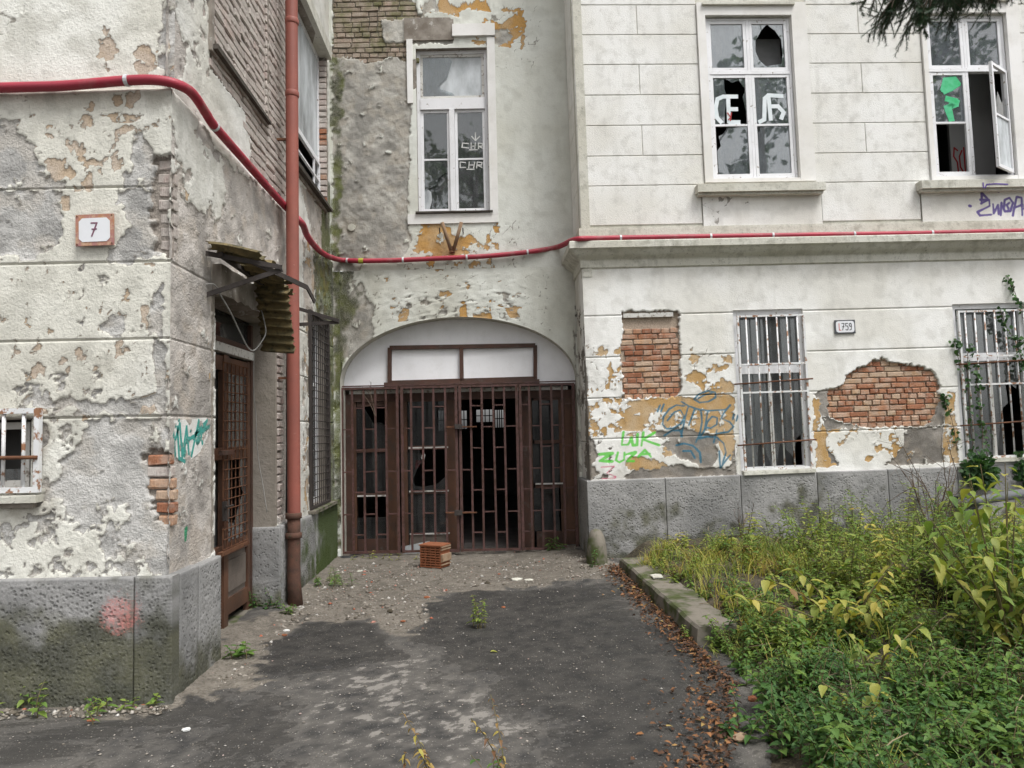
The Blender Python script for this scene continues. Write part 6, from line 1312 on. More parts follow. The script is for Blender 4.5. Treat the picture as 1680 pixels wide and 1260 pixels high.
# plants along the walls and in the asphalt
P0 = lambda px, py: on_z(px, py, 0.01)
plant('asphalt_weed', 'pale green weed growing through the middle of the asphalt', 'weed', P0(790, 1030), bushy(5, (.18, .30), (.04, .06), .52, .035, pairs=8))
plant('wall_weed', 'broad leaved weed at the foot of the barred front window wall, far left', 'weed', P0(40, 1166), bushy(6, (.10, .22), (.05, .08), .46, .09, pairs=4))
plant('wall_weed', 'little weed cluster below the pink spray on the plinth', 'weed', P0(162, 1166), bushy(5, (.07, .12), (.045, .07), .45, .07, pairs=3))
plant('wall_weed', 'small weed right of the plinth joint below the pink spray', 'weed', P0(207, 1164), bushy(2, (.06, .08), (.04, .06), .45, .03, pairs=3))
plant('wall_weed', 'small weed at the front corner of the corner building', 'weed', P0(262, 1156), bushy(2, (.07, .09), (.045, .06), .45, .02, pairs=3))
plant('wall_weed', 'dark green leafy weed at the side plinth before the side door', 'weed', P0(380, 1082), bushy(4, (.08, .16), (.07, .1), .28, .06, pairs=3, lw=.6))
plant('wall_weed', 'bluish green weed at the foot of the door pier', 'weed', P0(432, 995), bushy(5, (.12, .24), (.05, .08), .14, .09, pairs=5))
plant('wall_weed', 'small grassy weed beside the downpipe foot', 'weed', P0(470, 1003), bushy(4, (.08, .15), (.05, .07), .35, .06, pairs=5))
plant('wall_weed', 'green grassy clump under the meshed window', 'weed', P0(540, 960), bushy(12, (.08, .2), (.05, .09), .33, .13, pairs=6, lw=.3))
plant('wall_weed', 'green weed in front of the right fixed panel of the iron gate', 'weed', P0(910, 908), bushy(6, (.16, .27), (.07, .1), .28, .09, pairs=5, lw=.6))
plant('wall_weed', 'small upright weed beside the guard stone', 'weed', on_z(973, 932, .06), bushy(2, (.18, .24), (.05, .07), .30, .02, pairs=6))
plant('wall_weed', 'yellowing weed by the left end of the iron gate', 'weed', P0(650, 915), bushy(5, (.05, .12), (.04, .06), .66, .16, pairs=3))
plant('wall_weed', 'yellow leaved seedling beside the black rubber scraps', 'weed', P0(600, 918), bushy(4, (.06, .14), (.04, .06), .62, .12, pairs=3))
plant('kerb_weed', 'feathery weed hanging over the middle of the kerb', 'weed', gpt(1185, 1075), bushy(7, (.12, .26), (.035, .06), .46, .09, pairs=7))
plant('kerb_weed', 'small weed at the foot of the kerb face', 'weed', on_z(1130, 1045, .02), bushy(5, (.08, .14), (.03, .05), .42, .06, pairs=5))
plant('foreground_weed', 'withered brown stalk at the bottom edge, left of two', 'weed', P0(662, 1330), bushy(2, (.22, .34), (.04, .06), .93, .02, pairs=9, droop=.9))
plant('foreground_weed', 'tall withered stalk with curled leaves at the bottom edge', 'weed', P0(712, 1325), bushy(3, (.36, .46), (.04, .06), .84, .02, pairs=9, droop=.9, lean=.03) if False else bushy(2, (.36, .44), (.04, .055), .92, .015, pairs=12, droop=.9))
plant('foreground_weed', 'withered seed stalk leaning right at the bottom edge', 'weed', P0(832, 1320), bushy(2, (.38, .46), (.035, .05), .95, .015, pairs=12, droop=.9))
plant('foreground_weed', 'fresh green weed at the bottom edge beside the withered stalks', 'weed', P0(815, 1310), bushy(3, (.16, .24), (.05, .07), .3, .04, pairs=4, lw=.65))
# big-leaved plants of the bed
def knot(stems, ll, hue, up=1.0):
    def f(Lv, St, b):
        for (dx, dy, h, nl, bend) in stems:
            pts = []
            for i in range(9):
                k = i / 8; pts.append(b + np.array((dx * k + bend * dx * k * k, dy * k, h * (k - .42 * k * k * abs(bend)))))
            St.tube(pts, [.009 * (1 - .7 * i / 8) for i in range(9)], 5, False); P = []; D = []; N = []; L = []; H = []
            for j in range(nl):
                k = .15 + .85 * (j + .5) / nl; q = k * 8; i = min(int(q), 7); p = pts[i] + (pts[i + 1] - pts[i]) * (q - i); a = j * 2.4 + g.uniform(-.5, .5); el = g.uniform(-.75, .1)
                P.append(p + np.array((math.cos(a), math.sin(a), 0)) * .02); D.append((math.cos(a) * math.cos(el), math.sin(a) * math.cos(el), math.sin(el))); N.append((math.cos(a) * .8, math.sin(a) * .8, .8)); L.append(ll * g.uniform(.65, 1.2)); H.append(hue + g.normal(0, .09))
            for q in range(len(P)): big_leaf(St.t, P[q], D[q], N[q], L[q], .55, np.clip(H[q], .2, .95))
    return f
plant('yellow_knotweed', 'arching plant with large yellowing leaves in the middle of the bed', 'plant', gpt(1395, 1050), knot([(-.35, .1, .62, 22, .7), (.15, -.1, .6, 20, .5), (-.1, -.25, .5, 16, .7), (.3, .15, .6, 18, .4), (-.55, .0, .5, 20, .7), (-.2, .2, .6, 18, .5), (.05, -.3, .45, 14, .5)], .105, .69))
plant('yellow_knotweed', 'yellow leaved shoot right of the arching plant in the bed', 'plant', gpt(1440, 1120), knot([(.05, -.1, .42, 12, .4), (-.1, .1, .38, 12, .5), (.22, .05, .42, 12, .5)], .10, .62))
plant('yellow_knotweed', 'pale yellow leaf spray low in the near bed', 'plant', gpt(1425, 1195), knot([(.04, -.05, .32, 9, .3), (-.14, .05, .28, 8, .5)], .09, .68))
plant('tall_knotweed', 'tallest shrub with big yellow green leaves at the right edge', 'shrub', gpt(1660, 1090), knot([(.1, .1, 1.3, 22, .1), (-.16, .02, 1.25, 22, .2), (.3, -.1, 1.2, 20, .2), (.0, .3, 1.25, 22, .15), (-.28, .15, 1.05, 20, .35), (.2, .2, 1.1, 18, .2), (-.2, -.2, .9, 22, .4), (.05, -.3, .8, 20, .3), (-.35, .0, .9, 24, .5), (-.1, .4, 1.2, 26, .2), (.15, -.2, 1.1, 24, .2), (-.05, .1, 1.3, 28, .1), (-.3, .3, 1.0, 22, .3), (.25, .35, 1.2, 24, .2)], .115, .55))
plant('tall_knotweed', 'shrub with pale drooping leaves before the ivy window', 'shrub', gpt(1590, 1000), knot([(.1, .1, .72, 16, .3), (-.2, .05, .75, 18, .5), (.25, -.05, .7, 16, .4), (-.05, -.2, .62, 20, .5), (.4, .1, .75, 24, .3), (-.35, .2, .62, 20, .5), (.15, .25, .8, 22, .3), (.5, .25, .85, 24, .3)], .10, .58))
for k, (x, y, h, hu, lb) in enumerate(((1560, 1150, .34, .30, 'leafy green nettle clump below the dark gap at the right'), (1640, 1180, .36, .33, 'tall green nettle clump in the right hand near bed'), (1500, 1150, .34, .36, 'green nettle clump left of the dark gap in the bed'), (1350, 1120, .25, .2, 'dense dark green clump behind the kerb end'), (1265, 1050, .24, .24, 'bright green clump leaning over the third kerb slab'), (1300, 1180, .22, .22, 'low green clump spilling past the kerb end'),
        (1260, 1225, .2, .24, 'low green clump at the near edge of the bed beside the leaf litter'), (1420, 1240, .2, .28, 'green clump at the bottom edge of the bed'), (1560, 1245, .22, .3, 'green clump in the bottom right of the bed'), (1660, 1250, .24, .36, 'yellow green clump in the bottom right corner'), (1340, 935, .3, .42, 'green clump below the first barred window'), (1240, 915, .28, .36, 'green clump against the plinth by the cellar vent'), (1470, 905, .3, .46, 'yellow green clump before the bare brick patch'), (1610, 880, .34, .45, 'green clump before the ivy window'), (1600, 1050, .55, .42, 'tall nettle clump between the two knotweed shrubs'), (1650, 950, .6, .45, 'tall pale clump behind the tallest shrub at the right edge'), (1560, 1080, .42, .36, 'medium nettle clump left of the tallest shrub'), (1190, 910, .22, .3, 'small dark green bush at the plinth near the kerb start'))):
    plant('nettle_clump', lb, 'weed', gpt(x, y), bushy(12 if y > 1000 else 8, (h * .6, h * 1.15), (.05, .085), hu, .13, pairs=7))
# yellow arching bramble against the plinth
plant('bramble', 'arching shoot with small yellow leaves in front of the stone plinth', 'bramble', gpt(1450, 878), knot([(-.5, .0, .42, 26, .6), (-.15, -.05, .42, 18, .5), (.3, .05, .3, 16, .8)], .045, .6))

def twigs(name, label, base, h, n, spread, cat='shrub', leafy=0, hue=.45, r=.007):
    t = thing(name, label, cat, base); Lv = Leaves(); b = None
    def grow(p, d, l, r, dep):
        nonlocal b
        pts = [p]; q = p.copy(); dd = d.copy()
        for i in range(5): dd = unit(dd + g.normal(0, .10, 3)); q = q + dd * l / 5; pts.append(q)
        b.tube(pts, [r * (1 - .5 * i / 5) for i in range(6)], 4, False)
        if dep > 0:
            for _ in range(g.integers(2, 4)):
                j = g.integers(2, 6); grow(pts[j], unit(dd + g.normal(0, .45, 3)), l * g.uniform(.4, .65), r * .55, dep - 1)
        elif leafy: Lv.add([pts[k] for k in range(2, 6)], g.normal(0, 1, (4, 3)), g.normal(0, .3, (4, 3)) + (0, 0, 1), .045, .025, hue)
    for _ in range(n):
      b = MB(); grow(np.asarray(base, float) + (g.normal(0, .04), g.normal(0, .04), -.02), unit(np.array((g.normal(0, spread), g.normal(0, spread), 1))), h * g.uniform(.6, 1.0), r, 2); b.build('branch', M['twig'], t, True)
    if leafy: Lv.build('leaves', t)
    return t
twigs('bare_shrub', 'bare brown shrub in front of the brick patch and plinth', gpt(1540, 893), .95, 7, .16, r=.009)
twigs('bare_shrub', 'bare thin sapling before the first barred window', gpt(1328, 868), .75, 2, .1)
twigs('bare_shrub', 'dark dry stalks standing in the middle of the bed', gpt(1525, 965), .85, 4, .1)
twigs('bare_shrub', 'thin dry twigs before the plinth left of the first barred window', gpt(1215, 890), .45, 4, .35)
twigs('gate_twig', 'bare twig leaning across the upper left of the gate', FB.P(*FB.px(612, 680, -.05), -.06), .42, 2, .35, 'twig')
# tree-like stump of dry stalks
st = thing('dry_trunk', 'thin pale trunk standing against the plinth by the ivy', 'trunk', gpt(1534, 868)); p = gpt(1534, 868); b = MB(); b.tube([p, p + (.0, .0, .3), p + (.01, .02, .55), p + (0, .03, .68)], [.045, .04, .035, .03], 8); b.build('trunk', M['straw'], st, True)
# ivy on the right window
def ivy(label, strands, base, clump=None):
    t = thing('ivy', label, 'ivy', base); Lv = Leaves(); b = MB()
    for path, dens in strands:
        pts = [FR.P(*FR.px(x, y, n), n) for x, y, n in path]; fine = []
        for a, c in zip(pts[:-1], pts[1:]):
            for k in range(8): fine.append(a + (c - a) * k / 8 + g.normal(0, .006, 3))
        b.tube(fine, .004, 4, False); m = int(dens * len(fine)); i = g.integers(0, len(fine), m); P = np.array(fine)[i] + g.normal(0, .022, (m, 3)); D = g.normal(0, 1, (m, 3)) + (0, 0, -.7); N = np.tile(FR.n, (m, 1)) + g.normal(0, .35, (m, 3)); L = g.uniform(.035, .065, m); Lv.add(P, D, N, L, L * .95, np.clip(.1 + g.normal(0, .06, m), 0, .3), .1, .15)
    if clump:
        (x, y, n), rad, m = clump; c = FR.P(*FR.px(x, y, n), n); q = g.normal(0, 1, (m, 3)); q /= np.linalg.norm(q, axis=1, keepdims=True); q *= rad * g.random((m, 1)) ** .4; P = c + q * (1, .55, 1.05); Lv.add(P, q + g.normal(0, .05, (m, 3)) + (0, 0, -.06), np.tile(FR.n, (m, 1)) + g.normal(0, .4, (m, 3)), .065, .06, np.clip(.08 + g.normal(0, .05, m), 0, .3), .1, .15)
    tag(Lv.build('leaves', t), kind='stuff'); tag(b.build('stem', M['twig'], t), kind='stuff'); return t
ivy('dark ivy climbing the bars of the right hand barred window, with a round clump below', [([(1600, 800, .08), (1592, 700, .06), (1588, 610, .06), (1590, 560, .05)], 2.6), ([(1612, 800, .08), (1612, 700, .06), (1604, 640, .06), (1600, 600, .06)], 2.8), ([(1622, 780, .08), (1616, 690, .06)], 3), ([(1575, 600, .03), (1568, 570, .03), (1567, 555, .02)], 2)], FR.P(*FR.px(1600, 800, .08), .08), ((1608, 772, .12), .2, 330))
ivy('ivy trailing down the upper right of the right hand barred window', [([(1700, 640, .06), (1680, 560, .06), (1662, 555, .05), (1648, 530, .05), (1640, 505, .04)], 2.4), ([(1690, 620, .07), (1676, 590, .07), (1668, 560, .05)], 3), ([(1690, 520, .03), (1672, 495, .03), (1660, 470, .03), (1652, 455, .02)], 2.2)], FR.P(*FR.px(1690, 640, .06), .06))
ivy('ivy strand on the ochre plaster between brick patch and right window', [([(1572, 740, .03), (1562, 690, .03), (1552, 660, .03), (1548, 645, .02)], 1.8)], FR.P(*FR.px(1572, 745, .03), .03))
ivy('leafy ivy mass at the right edge beside the sill of the right window', [([(1690, 800, .1), (1680, 770, .1), (1672, 740, .08)], 4)], FR.P(*FR.px(1690, 800, .1), .1), ((1690, 775, .12), .16, 160))

# ---- spruce with a bough hanging into the picture
SPR = thing('spruce_tree', 'dark green spruce bough hanging into the top right corner', 'tree', (6.2, 3.2, 0))
MB().tube([(6.2, 3.2, -.1), (6.2, 3.2, 3), (6.15, 3.2, 6), (6.1, 3.2, 9)], [.2, .17, .12, .05], 10).build('trunk', M['twig'], SPR, True)
ND_V = []; ND_F = []; kk = 0; bw = MB()
def needles(a, c, dens, ln):
    global kk
    a = np.asarray(a); c = np.asarray(c); L = np.linalg.norm(c - a); n = int(L * dens); d = (c - a) / (L + 1e-9)
    if n < 1: return
    t = g.random(n); P = a + (c - a) * t[:, None]; rd = g.normal(0, 1, (n, 3)); rd -= d * (rd @ d)[:, None]; rd /= np.linalg.norm(rd, axis=1, keepdims=True); N = rd * .85 + d * .6; sd_ = np.cross(N, d); sd_ /= np.linalg.norm(sd_, axis=1, keepdims=True); l = ln * g.uniform(.7, 1.2, n)
    V = np.stack((P + sd_ * .001, P - sd_ * .001, P + N * l[:, None]), 1).reshape(-1, 3); ND_V.append(V); ND_F.append(np.arange(n * 3).reshape(-1, 3) + kk); kk += n * 3
def bough(p0, p1, nsub, ln=.02):
    p0 = np.asarray(p0, float); p1 = np.asarray(p1, float); pts = [p0 + (p1 - p0) * k / 10 + np.array((0, 0, .12 * math.sin(k / 10 * 3.14))) + g.normal(0, .01, 3) for k in range(11)]; bw.tube(pts, [.014 * (1 - .75 * k / 10) for k in range(11)], 5, False)
    for a, c in zip(pts[5:-1], pts[6:]): needles(a, c, 900, ln)
    for s in range(nsub):
        k = g.uniform(.38, 1); f = k * 10; i = min(int(f), 9); p = pts[i] + (pts[i + 1] - pts[i]) * (f - i); d = unit(p1 - p0); sdv = unit(np.cross(d, (0, 0, 1))) * g.choice((-1, 1)); dd = unit(d * .45 + sdv * g.uniform(.1, .8) + np.array((0, 0, -g.uniform(.25, .9)))); l = g.uniform(.13, .34) * (1.2 - .5 * k); q = p + dd * l + (0, 0, -.03); bw.tube([p, (p + q) / 2 + (0, 0, .012), q], [.004, .003, .0015], 4, False); needles(p, q, 1200, ln)
        for _ in range(4):
            t = g.uniform(.25, 1); a = p + (q - p) * t; e = unit(dd + g.normal(0, .6, 3) + (0, 0, -.25)) * g.uniform(.05, .12); bw.tube([a, a + e], [.002, .001], 3, False); needles(a, a + e, 1300, ln)
tipd = 4.3
for (sx, sy, tx, ty, n) in ((1640, -80, 1458, 8, 26), (1700, -110, 1475, -14, 26), (1690, -80, 1500, 14, 22), (1720, -70, 1570, 2, 26), (1620, -90, 1430, -14, 12), (1760, -80, 1636, -22, 22), (1700, -70, 1540, -8, 26)): bough(at_y(sx, sy, tipd - .1), at_y(tx, ty, tipd + g.uniform(-.15, .15)), n)
for (sx, sy) in ((1640, -60), (1700, -90), (1690, -60), (1720, -50), (1620, -70), (1760, -60)): bw.tube([(6.17, 3.2, 5.0), at_y(sx, sy, tipd - .1)], [.03, .013], 5, False)
tag(bw.build('branches', M['twig'], SPR, True), kind='stuff')
M['needle'] = simple('spruce_needle', (.035, .07, .04), (.06, .11, .05), 12, .5); o = mesh_np('needles', np.concatenate(ND_V), np.concatenate(ND_F), M['needle'], SPR); tag(o, kind='stuff')
# ---- trees across the yard behind the viewer (seen only as reflections in the panes)
def tree(label, base, h, rad, n, hue):
    t = thing('yard_tree', label, 'tree', base, 'trees across the yard'); b = MB(); base = np.asarray(base, float); b.tube([base, base + (0, 0, h * .4), base + (.2, .1, h * .8)], [.22, .16, .05], 8, False); P = []
    for _ in range(60):
        a = g.random() * 6.28; k = g.uniform(.3, .95); p = base + (0, 0, h * k * .8); q = p + np.array((math.cos(a), math.sin(a), g.uniform(.1, .9))) * rad * g.uniform(.5, 1.1); b.tube([p, (p + q) / 2 + g.normal(0, .1, 3), q], [.05, .03, .01], 4, False); m = n // 60; P.append(p + (q - p) * g.uniform(.4, 1.05, (m, 1)) + g.normal(0, .28, (m, 3)))
    tag(b.build('limbs', M['twig'], t), kind='stuff'); P = np.concatenate(P); Lv = Leaves(); m = len(P); Lv.add(P, g.normal(0, 1, (m, 3)), g.normal(0, 1, (m, 3)), g.uniform(.2, .38, m), .2, np.clip(hue + g.normal(0, .08, m), 0, 1)); tag(Lv.build('crown', t), kind='stuff')
tree('broad tree standing across the yard on the right', (9.0, -9, 0), 19, 4.2, 6000, .2); tree('slender tree standing across the yard on the left', (-2, -13, 0), 18, 3.6, 4200, .25); tree('tall tree at the far right of the yard', (17, -8, 0), 19, 4.4, 5000, .2)
# ------------------------------------------------------------------ THINGS ON THE WALLS
# crimson corrugated conduit
def smooth_path(pts, per=14):
    pts = [np.asarray(p, float) for p in pts]; pts = [2 * pts[0] - pts[1]] + pts + [2 * pts[-1] - pts[-2]]; out = []
    for i in range(1, len(pts) - 2):
        for k in range(per):
            t = k / per; a, b, c, d = pts[i - 1:i + 3]; out.append(.5 * ((2 * b) + (-a + c) * t + (2 * a - 5 * b + 4 * c - d) * t * t + (-a + 3 * b - 3 * c + d) * t ** 3))
    return out + [pts[-2]]
cn = .055
key = [FL.P(-4, FL.px(0, 146, cn)[1] - .01, cn)] + [FL.P(*FL.px(x, y, cn), cn) for x, y in ((0, 144), (100, 141), (210, 132), (262, 132))]
key += [FS.P(*FS.px(x, y, cn), cn) for x, y in ((297, 141), (318, 156), (338, 186), (352, 207), (400, 262), (440, 308), (470, 341))] + [FS.P(*FS.px(495, 366, .19), .19), FS.P(*FS.px(503, 385, .12), .12)] + [FS.P(*FS.px(x, y, .06), .06) for x, y in ((515, 402), (532, 417))]
key += [FB.P(*FB.px(x, y, cn), cn) for x, y in ((556, 426), (590, 428), (650, 427), (720, 424), (800, 420), (870, 413), (915, 405))]
nR = .125; key += [FR.P(*FR.px(x, y, nR), nR) for x, y in ((944, 393), (985, 391), (1100, 389), (1300, 386), (1500, 383), (1680, 379), (1800, 377), (2100, 372))]
path = smooth_path(key, 12)
# resample evenly for the ribs
seg = np.array(path); dl = np.r_[0, np.cumsum(np.linalg.norm(np.diff(seg, axis=0), axis=1))]; s_ = np.arange(0, dl[-1], .0085); rp_ = np.stack([np.interp(s_, dl, seg[:, k]) for k in range(3)], 1)
CO = MB(); CO.tube(list(rp_), [.0345 if i % 2 else .030 for i in range(len(rp_))], 10); co = CO.build('cable_conduit', M['conduit'], None, True); tag(co, 'long crimson corrugated conduit looping along all three walls', 'conduit')
CL = thing('conduit_clip', 'pale clips holding the crimson conduit', 'clip', rp_[0]); 
def clip_at(px, lab, mat='clip', ln=.012):
    # nearest resampled point by projection
    d = (rp_ - EYE) @ RW; d2 = d
    c = (RW.T @ (rp_ - EYE).T).T; u = CX + FP * c[:, 0] / -c[:, 2]; i = int(np.argmin(np.abs(u - px) + (c[:, 2] > 0) * 1e6)); i = min(max(i, 2), len(rp_) - 3); t = unit(rp_[i + 1] - rp_[i - 1]); o = MB().tube([rp_[i] - t * ln, rp_[i] + t * ln], .0375, 12).build('conduit_clip' if mat == 'clip' else 'warning_tag', M[mat], None); tag(o, lab, 'clip' if mat == 'clip' else 'tag', 'clips on the crimson conduit' if mat == 'clip' else None)
bpy.data.objects.remove(CL)
for px, lab in ((208, 'white clip on the conduit above the house number'), (352, 'pale clip on the conduit where it bends down the side wall'), (571, 'pale clip on the conduit left of the yellow tag'), (661, 'pale clip on the conduit right of the yellow tag'), (766, 'pale clip on the conduit under the flag holder'), (866, 'pale clip on the conduit before it climbs to the cornice'), (1018, 'pale clip on the conduit near the cornice corner'), (1166, 'pale clip on the conduit below the left end of the first upper window'), (1267, 'pale clip on the conduit below the right part of the first upper window'), (1401, 'pale clip on the conduit between the two upper windows'), (1528, 'pale clip on the conduit below the second upper window')): clip_at(px, lab)
clip_at(592, 'yellow and black tag on the crimson conduit by the wall corner', 'tape', .03)

# downpipe
DP = thing('downpipe', 'red brown rain downpipe on the side wall with a rusty cast foot', 'downpipe', (-1.9, 7.24, 0)); px_, py_ = -1.9, 7.24
zj = at_y(487, 846, py_)[2]
MB().tube([(px_ - .005, py_, 8.9), (px_ - .002, py_, 5), (px_, py_, 3), (px_ + .004, py_, zj)], .062, 18, False).build('pipe', M['pipe'], DP, True)
for y in (36, 155): z = at_y(484, y, py_)[2]; MB().tube([(px_, py_, z - .03), (px_, py_, z - .02), (px_, py_, z + .02), (px_, py_, z + .03)], [.064, .069, .069, .064], 18).build('collar', M['pipe'], DP, True)
MB().tube([(px_, py_, zj + .02), (px_ + .003, py_, zj - .15), (px_ + .0, py_, .25), (px_ + .02, py_ - .01, -.05)], [.064, .062, .064, .075], 14).build('cast_foot', M['pipe_rust'], DP, True)
for z in (zj, zj - .19): MB().tube([(px_, py_, z - .03), (px_, py_, z - .024), (px_, py_, z + .024), (px_, py_, z + .03)], [.066, .078, .078, .066], 16).build('collar', M['pipe_rust'], DP, True)
for z in (4.6, 2.2, 6.4): MB().bar((XS - .02, py_, z), (px_ - .05, py_, z), .03, .02).build('bracket', M['rust'], DP)
ck = MB().tube([FS.P(*FS.px(470, y, .02), .02) + g.normal(0, .006, 3) for y in (575, 620, 660, 700, 740, 800, 845)], .01, 6).build('black_cable', M['black'], None, True); tag(ck, 'thin black cable running down the pier beside the downpipe', 'cable')

# house number plates
def plate(fr, c, w, h, n, label, border, tilt, name):
    t = thing(name, label, 'sign', fr.P(*fr.px(*c, n), n)); u, v = fr.px(*c, n); cs, sn = math.cos(tilt), math.sin(tilt); rt = lambda a, b: (u + a * cs - b * sn, v + a * sn + b * cs)
    MB().prism(fr, [rt(-w / 2, -h / 2), rt(w / 2, -h / 2), rt(w / 2, h / 2), rt(-w / 2, h / 2)], n - .012, n).build('plate', M[border], t); return t, rt
pt_, rt = plate(FL, (155, 377), .245, .205, .035, 'rust edged white enamel house number plate reading 7', 'enamel_rust', .02, 'house_number_plate')
w, h = .20, .155; c = .022
MB().prism(FL, [rt(*p) for p in ((-w / 2 + c, -h / 2), (w / 2 - c, -h / 2), (w / 2, -h / 2 + c), (w / 2, h / 2 - c), (w / 2 - c, h / 2), (-w / 2 + c, h / 2), (-w / 2, h / 2 - c), (-w / 2, -h / 2 + c))], .0355, .0375).build('enamel_face', M['enamel'], pt_)
b = MB(); b.ribbon(FL, [rt(-.02, .044), rt(.018, .044), rt(-.016, -.042)], .0095, .038); b.ribbon(FL, [rt(-.014, .004), rt(.015, .004)], .0085, .0386); b.build('numeral', M['num_purple'], pt_)
for q in ((-.112, .092), (.112, .092), (-.112, -.092), (.112, -.092)): p = FL.P(*rt(*q), .035); MB().tube([p, p + FL.n * .004], .005, 8).build('screw', M['rust'], pt_)
pt_, rt = plate(FR, (1386.5, 536), .262, .17, .02, 'dark edged white enamel plate reading L.759 between the barred windows', 'enamel_dark', .0, 'inventory_number_plate')
w, h, c = .235, .142, .03
MB().prism(FR, [rt(*p) for p in ((-w / 2 + c, -h / 2), (w / 2 - c, -h / 2), (w / 2 - .008, -h / 2 + .008), (w / 2, -h / 2 + c), (w / 2, h / 2 - c), (w / 2 - .008, h / 2 - .008), (w / 2 - c, h / 2), (-w / 2 + c, h / 2), (-w / 2 + .008, h / 2 - .008), (-w / 2, h / 2 - c), (-w / 2, -h / 2 + c), (-w / 2 + .008, -h / 2 + .008))], .0205, .0225).build('enamel_face', M['enamel'], pt_)
b = MB(); b.ribbon(FR, [rt(-.078, .042), rt(-.078, -.042), rt(-.055, -.042)], .009, .023); b.build('numeral', M['num_red'], pt_)
for dg, ox in ((7, -.028), (5, .02), (9, .066)):
    b = MB(); P7 = {7: [[(-.015, .042), (.016, .042), (-.008, -.042)], [(-.01, .0), (.014, .0)]], 5: [[(.015, .042), (-.012, .042), (-.013, .008), (.01, .008), (.016, -.01), (.014, -.034), (.0, -.043), (-.015, -.036)]], 9: [[(.014, .012), (.0, .0), (-.013, .012), (-.014, .03), (0, .043), (.013, .032), (.014, .0), (.008, -.038), (-.01, -.042)]]}[dg]
    for s in P7: b.ribbon(FR, [rt(ox + a, d) for a, d in s], .009, .023)
    b.build('numeral', M['num_black'], pt_)

# wrecked canopy over the side door
CA = thing('door_canopy', 'wrecked corrugated canopy on iron brackets over the side door', 'canopy', (XS, 6.3, 2.6))
def xyz(px, py, y): return at_y(px, py, y)
yn, yf, xo = 5.37, 7.45, -1.49
for y, nm in ((yn, 'a'), (yf, 'b')):
    zt_, zo, zb_ = (2.99, 2.875, 2.68) if y == yn else (2.97, 2.79, 2.755)
    MB().bar((XS - .02, y, zt_), (xo, y, zo), .012, .035).build('bracket', M['dark_iron'], CA); MB().bar((XS - .02, y + .015, zb_), (xo, y + .015, zo - .01), .012, .035).build('bracket', M['dark_iron'], CA)
MB().bar((-1.93, yn - .02, 2.975), (-1.93, 6.9, 2.95), .035, .035).build('purlin', M['dark_iron'], CA); MB().bar((-1.72, yn + .02, 2.93), (-1.52, 6.25, 2.90), .012, .04).build('purlin', M['dark_iron'], CA)
MB().bar((-1.52, 6.25, 2.90), (-1.49, 6.4, 2.80), .012, .04).build('purlin', M['dark_iron'], CA)
def corr(o, a, b, waves, name, amp=.022, tear=0.05):
    o, a, b = (np.asarray(x, float) for x in (o, a, b)); n = unit(np.cross(a, b)); V = []; F = []; m = waves * 8; k2 = 6
    for i in range(m + 1):
        t = i / m; jag = [tear * random.random(), 1 - tear * random.random()]
        for j in range(k2 + 1):
            s = jag[0] + (jag[1] - jag[0]) * j / k2; V.append(o + b * t + a * s + n * amp * math.sin(t * waves * 2 * math.pi) + n * .01 * math.sin(s * 4 + t * 3))
    nv = len(V); V = V + [v - n * .005 for v in V]; w = k2 + 1
    for i in range(m):
        for j in range(k2): q = i * w + j; F += [(q, q + 1, q + w + 1, q + w), (nv + q, nv + q + w, nv + q + w + 1, nv + q + 1)]
    for i in range(m): q = i * w; F += [(q, q + w, nv + q + w, nv + q), (q + k2, nv + q + k2, nv + q + w + k2, q + w + k2)]
    for j in range(k2): F += [(j, nv + j, nv + j + 1, j + 1), (m * w + j, m * w + j + 1, nv + m * w + j + 1, nv + m * w + j)]
    return MB().add(V, F).build(name, M['corr'], CA, True)
corr((-2.02, 5.25, 3.035), (.42, .02, -.07), (0, .42, -.01), 3, 'corrugated_sheet', tear=.12); corr((-1.96, 5.75, 2.99), (.36, 0, -.06), (0, .40, -.01), 3, 'corrugated_sheet', tear=.1); corr((-2.02, 6.15, 2.985), (.32, 0, -.05), (0, .42, -.03), 3, 'corrugated_sheet', tear=.06)
corr((-1.97, 6.25, 2.93), (.31, -.02, -.03), (.0, .2, -.55), 8, 'hanging_sheet', .02, .07)
cb = [at_y(*p) for p in ((300, 492, 5.3), (318, 478, 5.33), (335, 468, 5.36), (352, 467, 5.4), (364, 488, 5.5), (378, 512, 5.6), (394, 546, 5.8), (406, 569, 5.95), (416, 575, 6.0), (428, 562, 6.1), (436, 545, 6.2), (432, 520, 6.3), (427, 504, 6.35))]
tag(MB().tube(smooth_path(cb, 6), .006, 6).build('dangling_cable', M['cord'], None, True), 'grey cable dangling in a loop below the wrecked canopy', 'cable')
cb = [at_y(*p) for p in ((417, 578, 6.75), (416, 640, 6.75), (420, 680, 6.78), (421, 720, 6.78), (425, 760, 6.8), (432, 800, 6.8), (438, 840, 6.8))]
tag(MB().tube(smooth_path(cb, 5), .004, 5).build('loose_wire', M['cord'], None, True), 'thin loose wire hanging down the door jamb', 'cable')

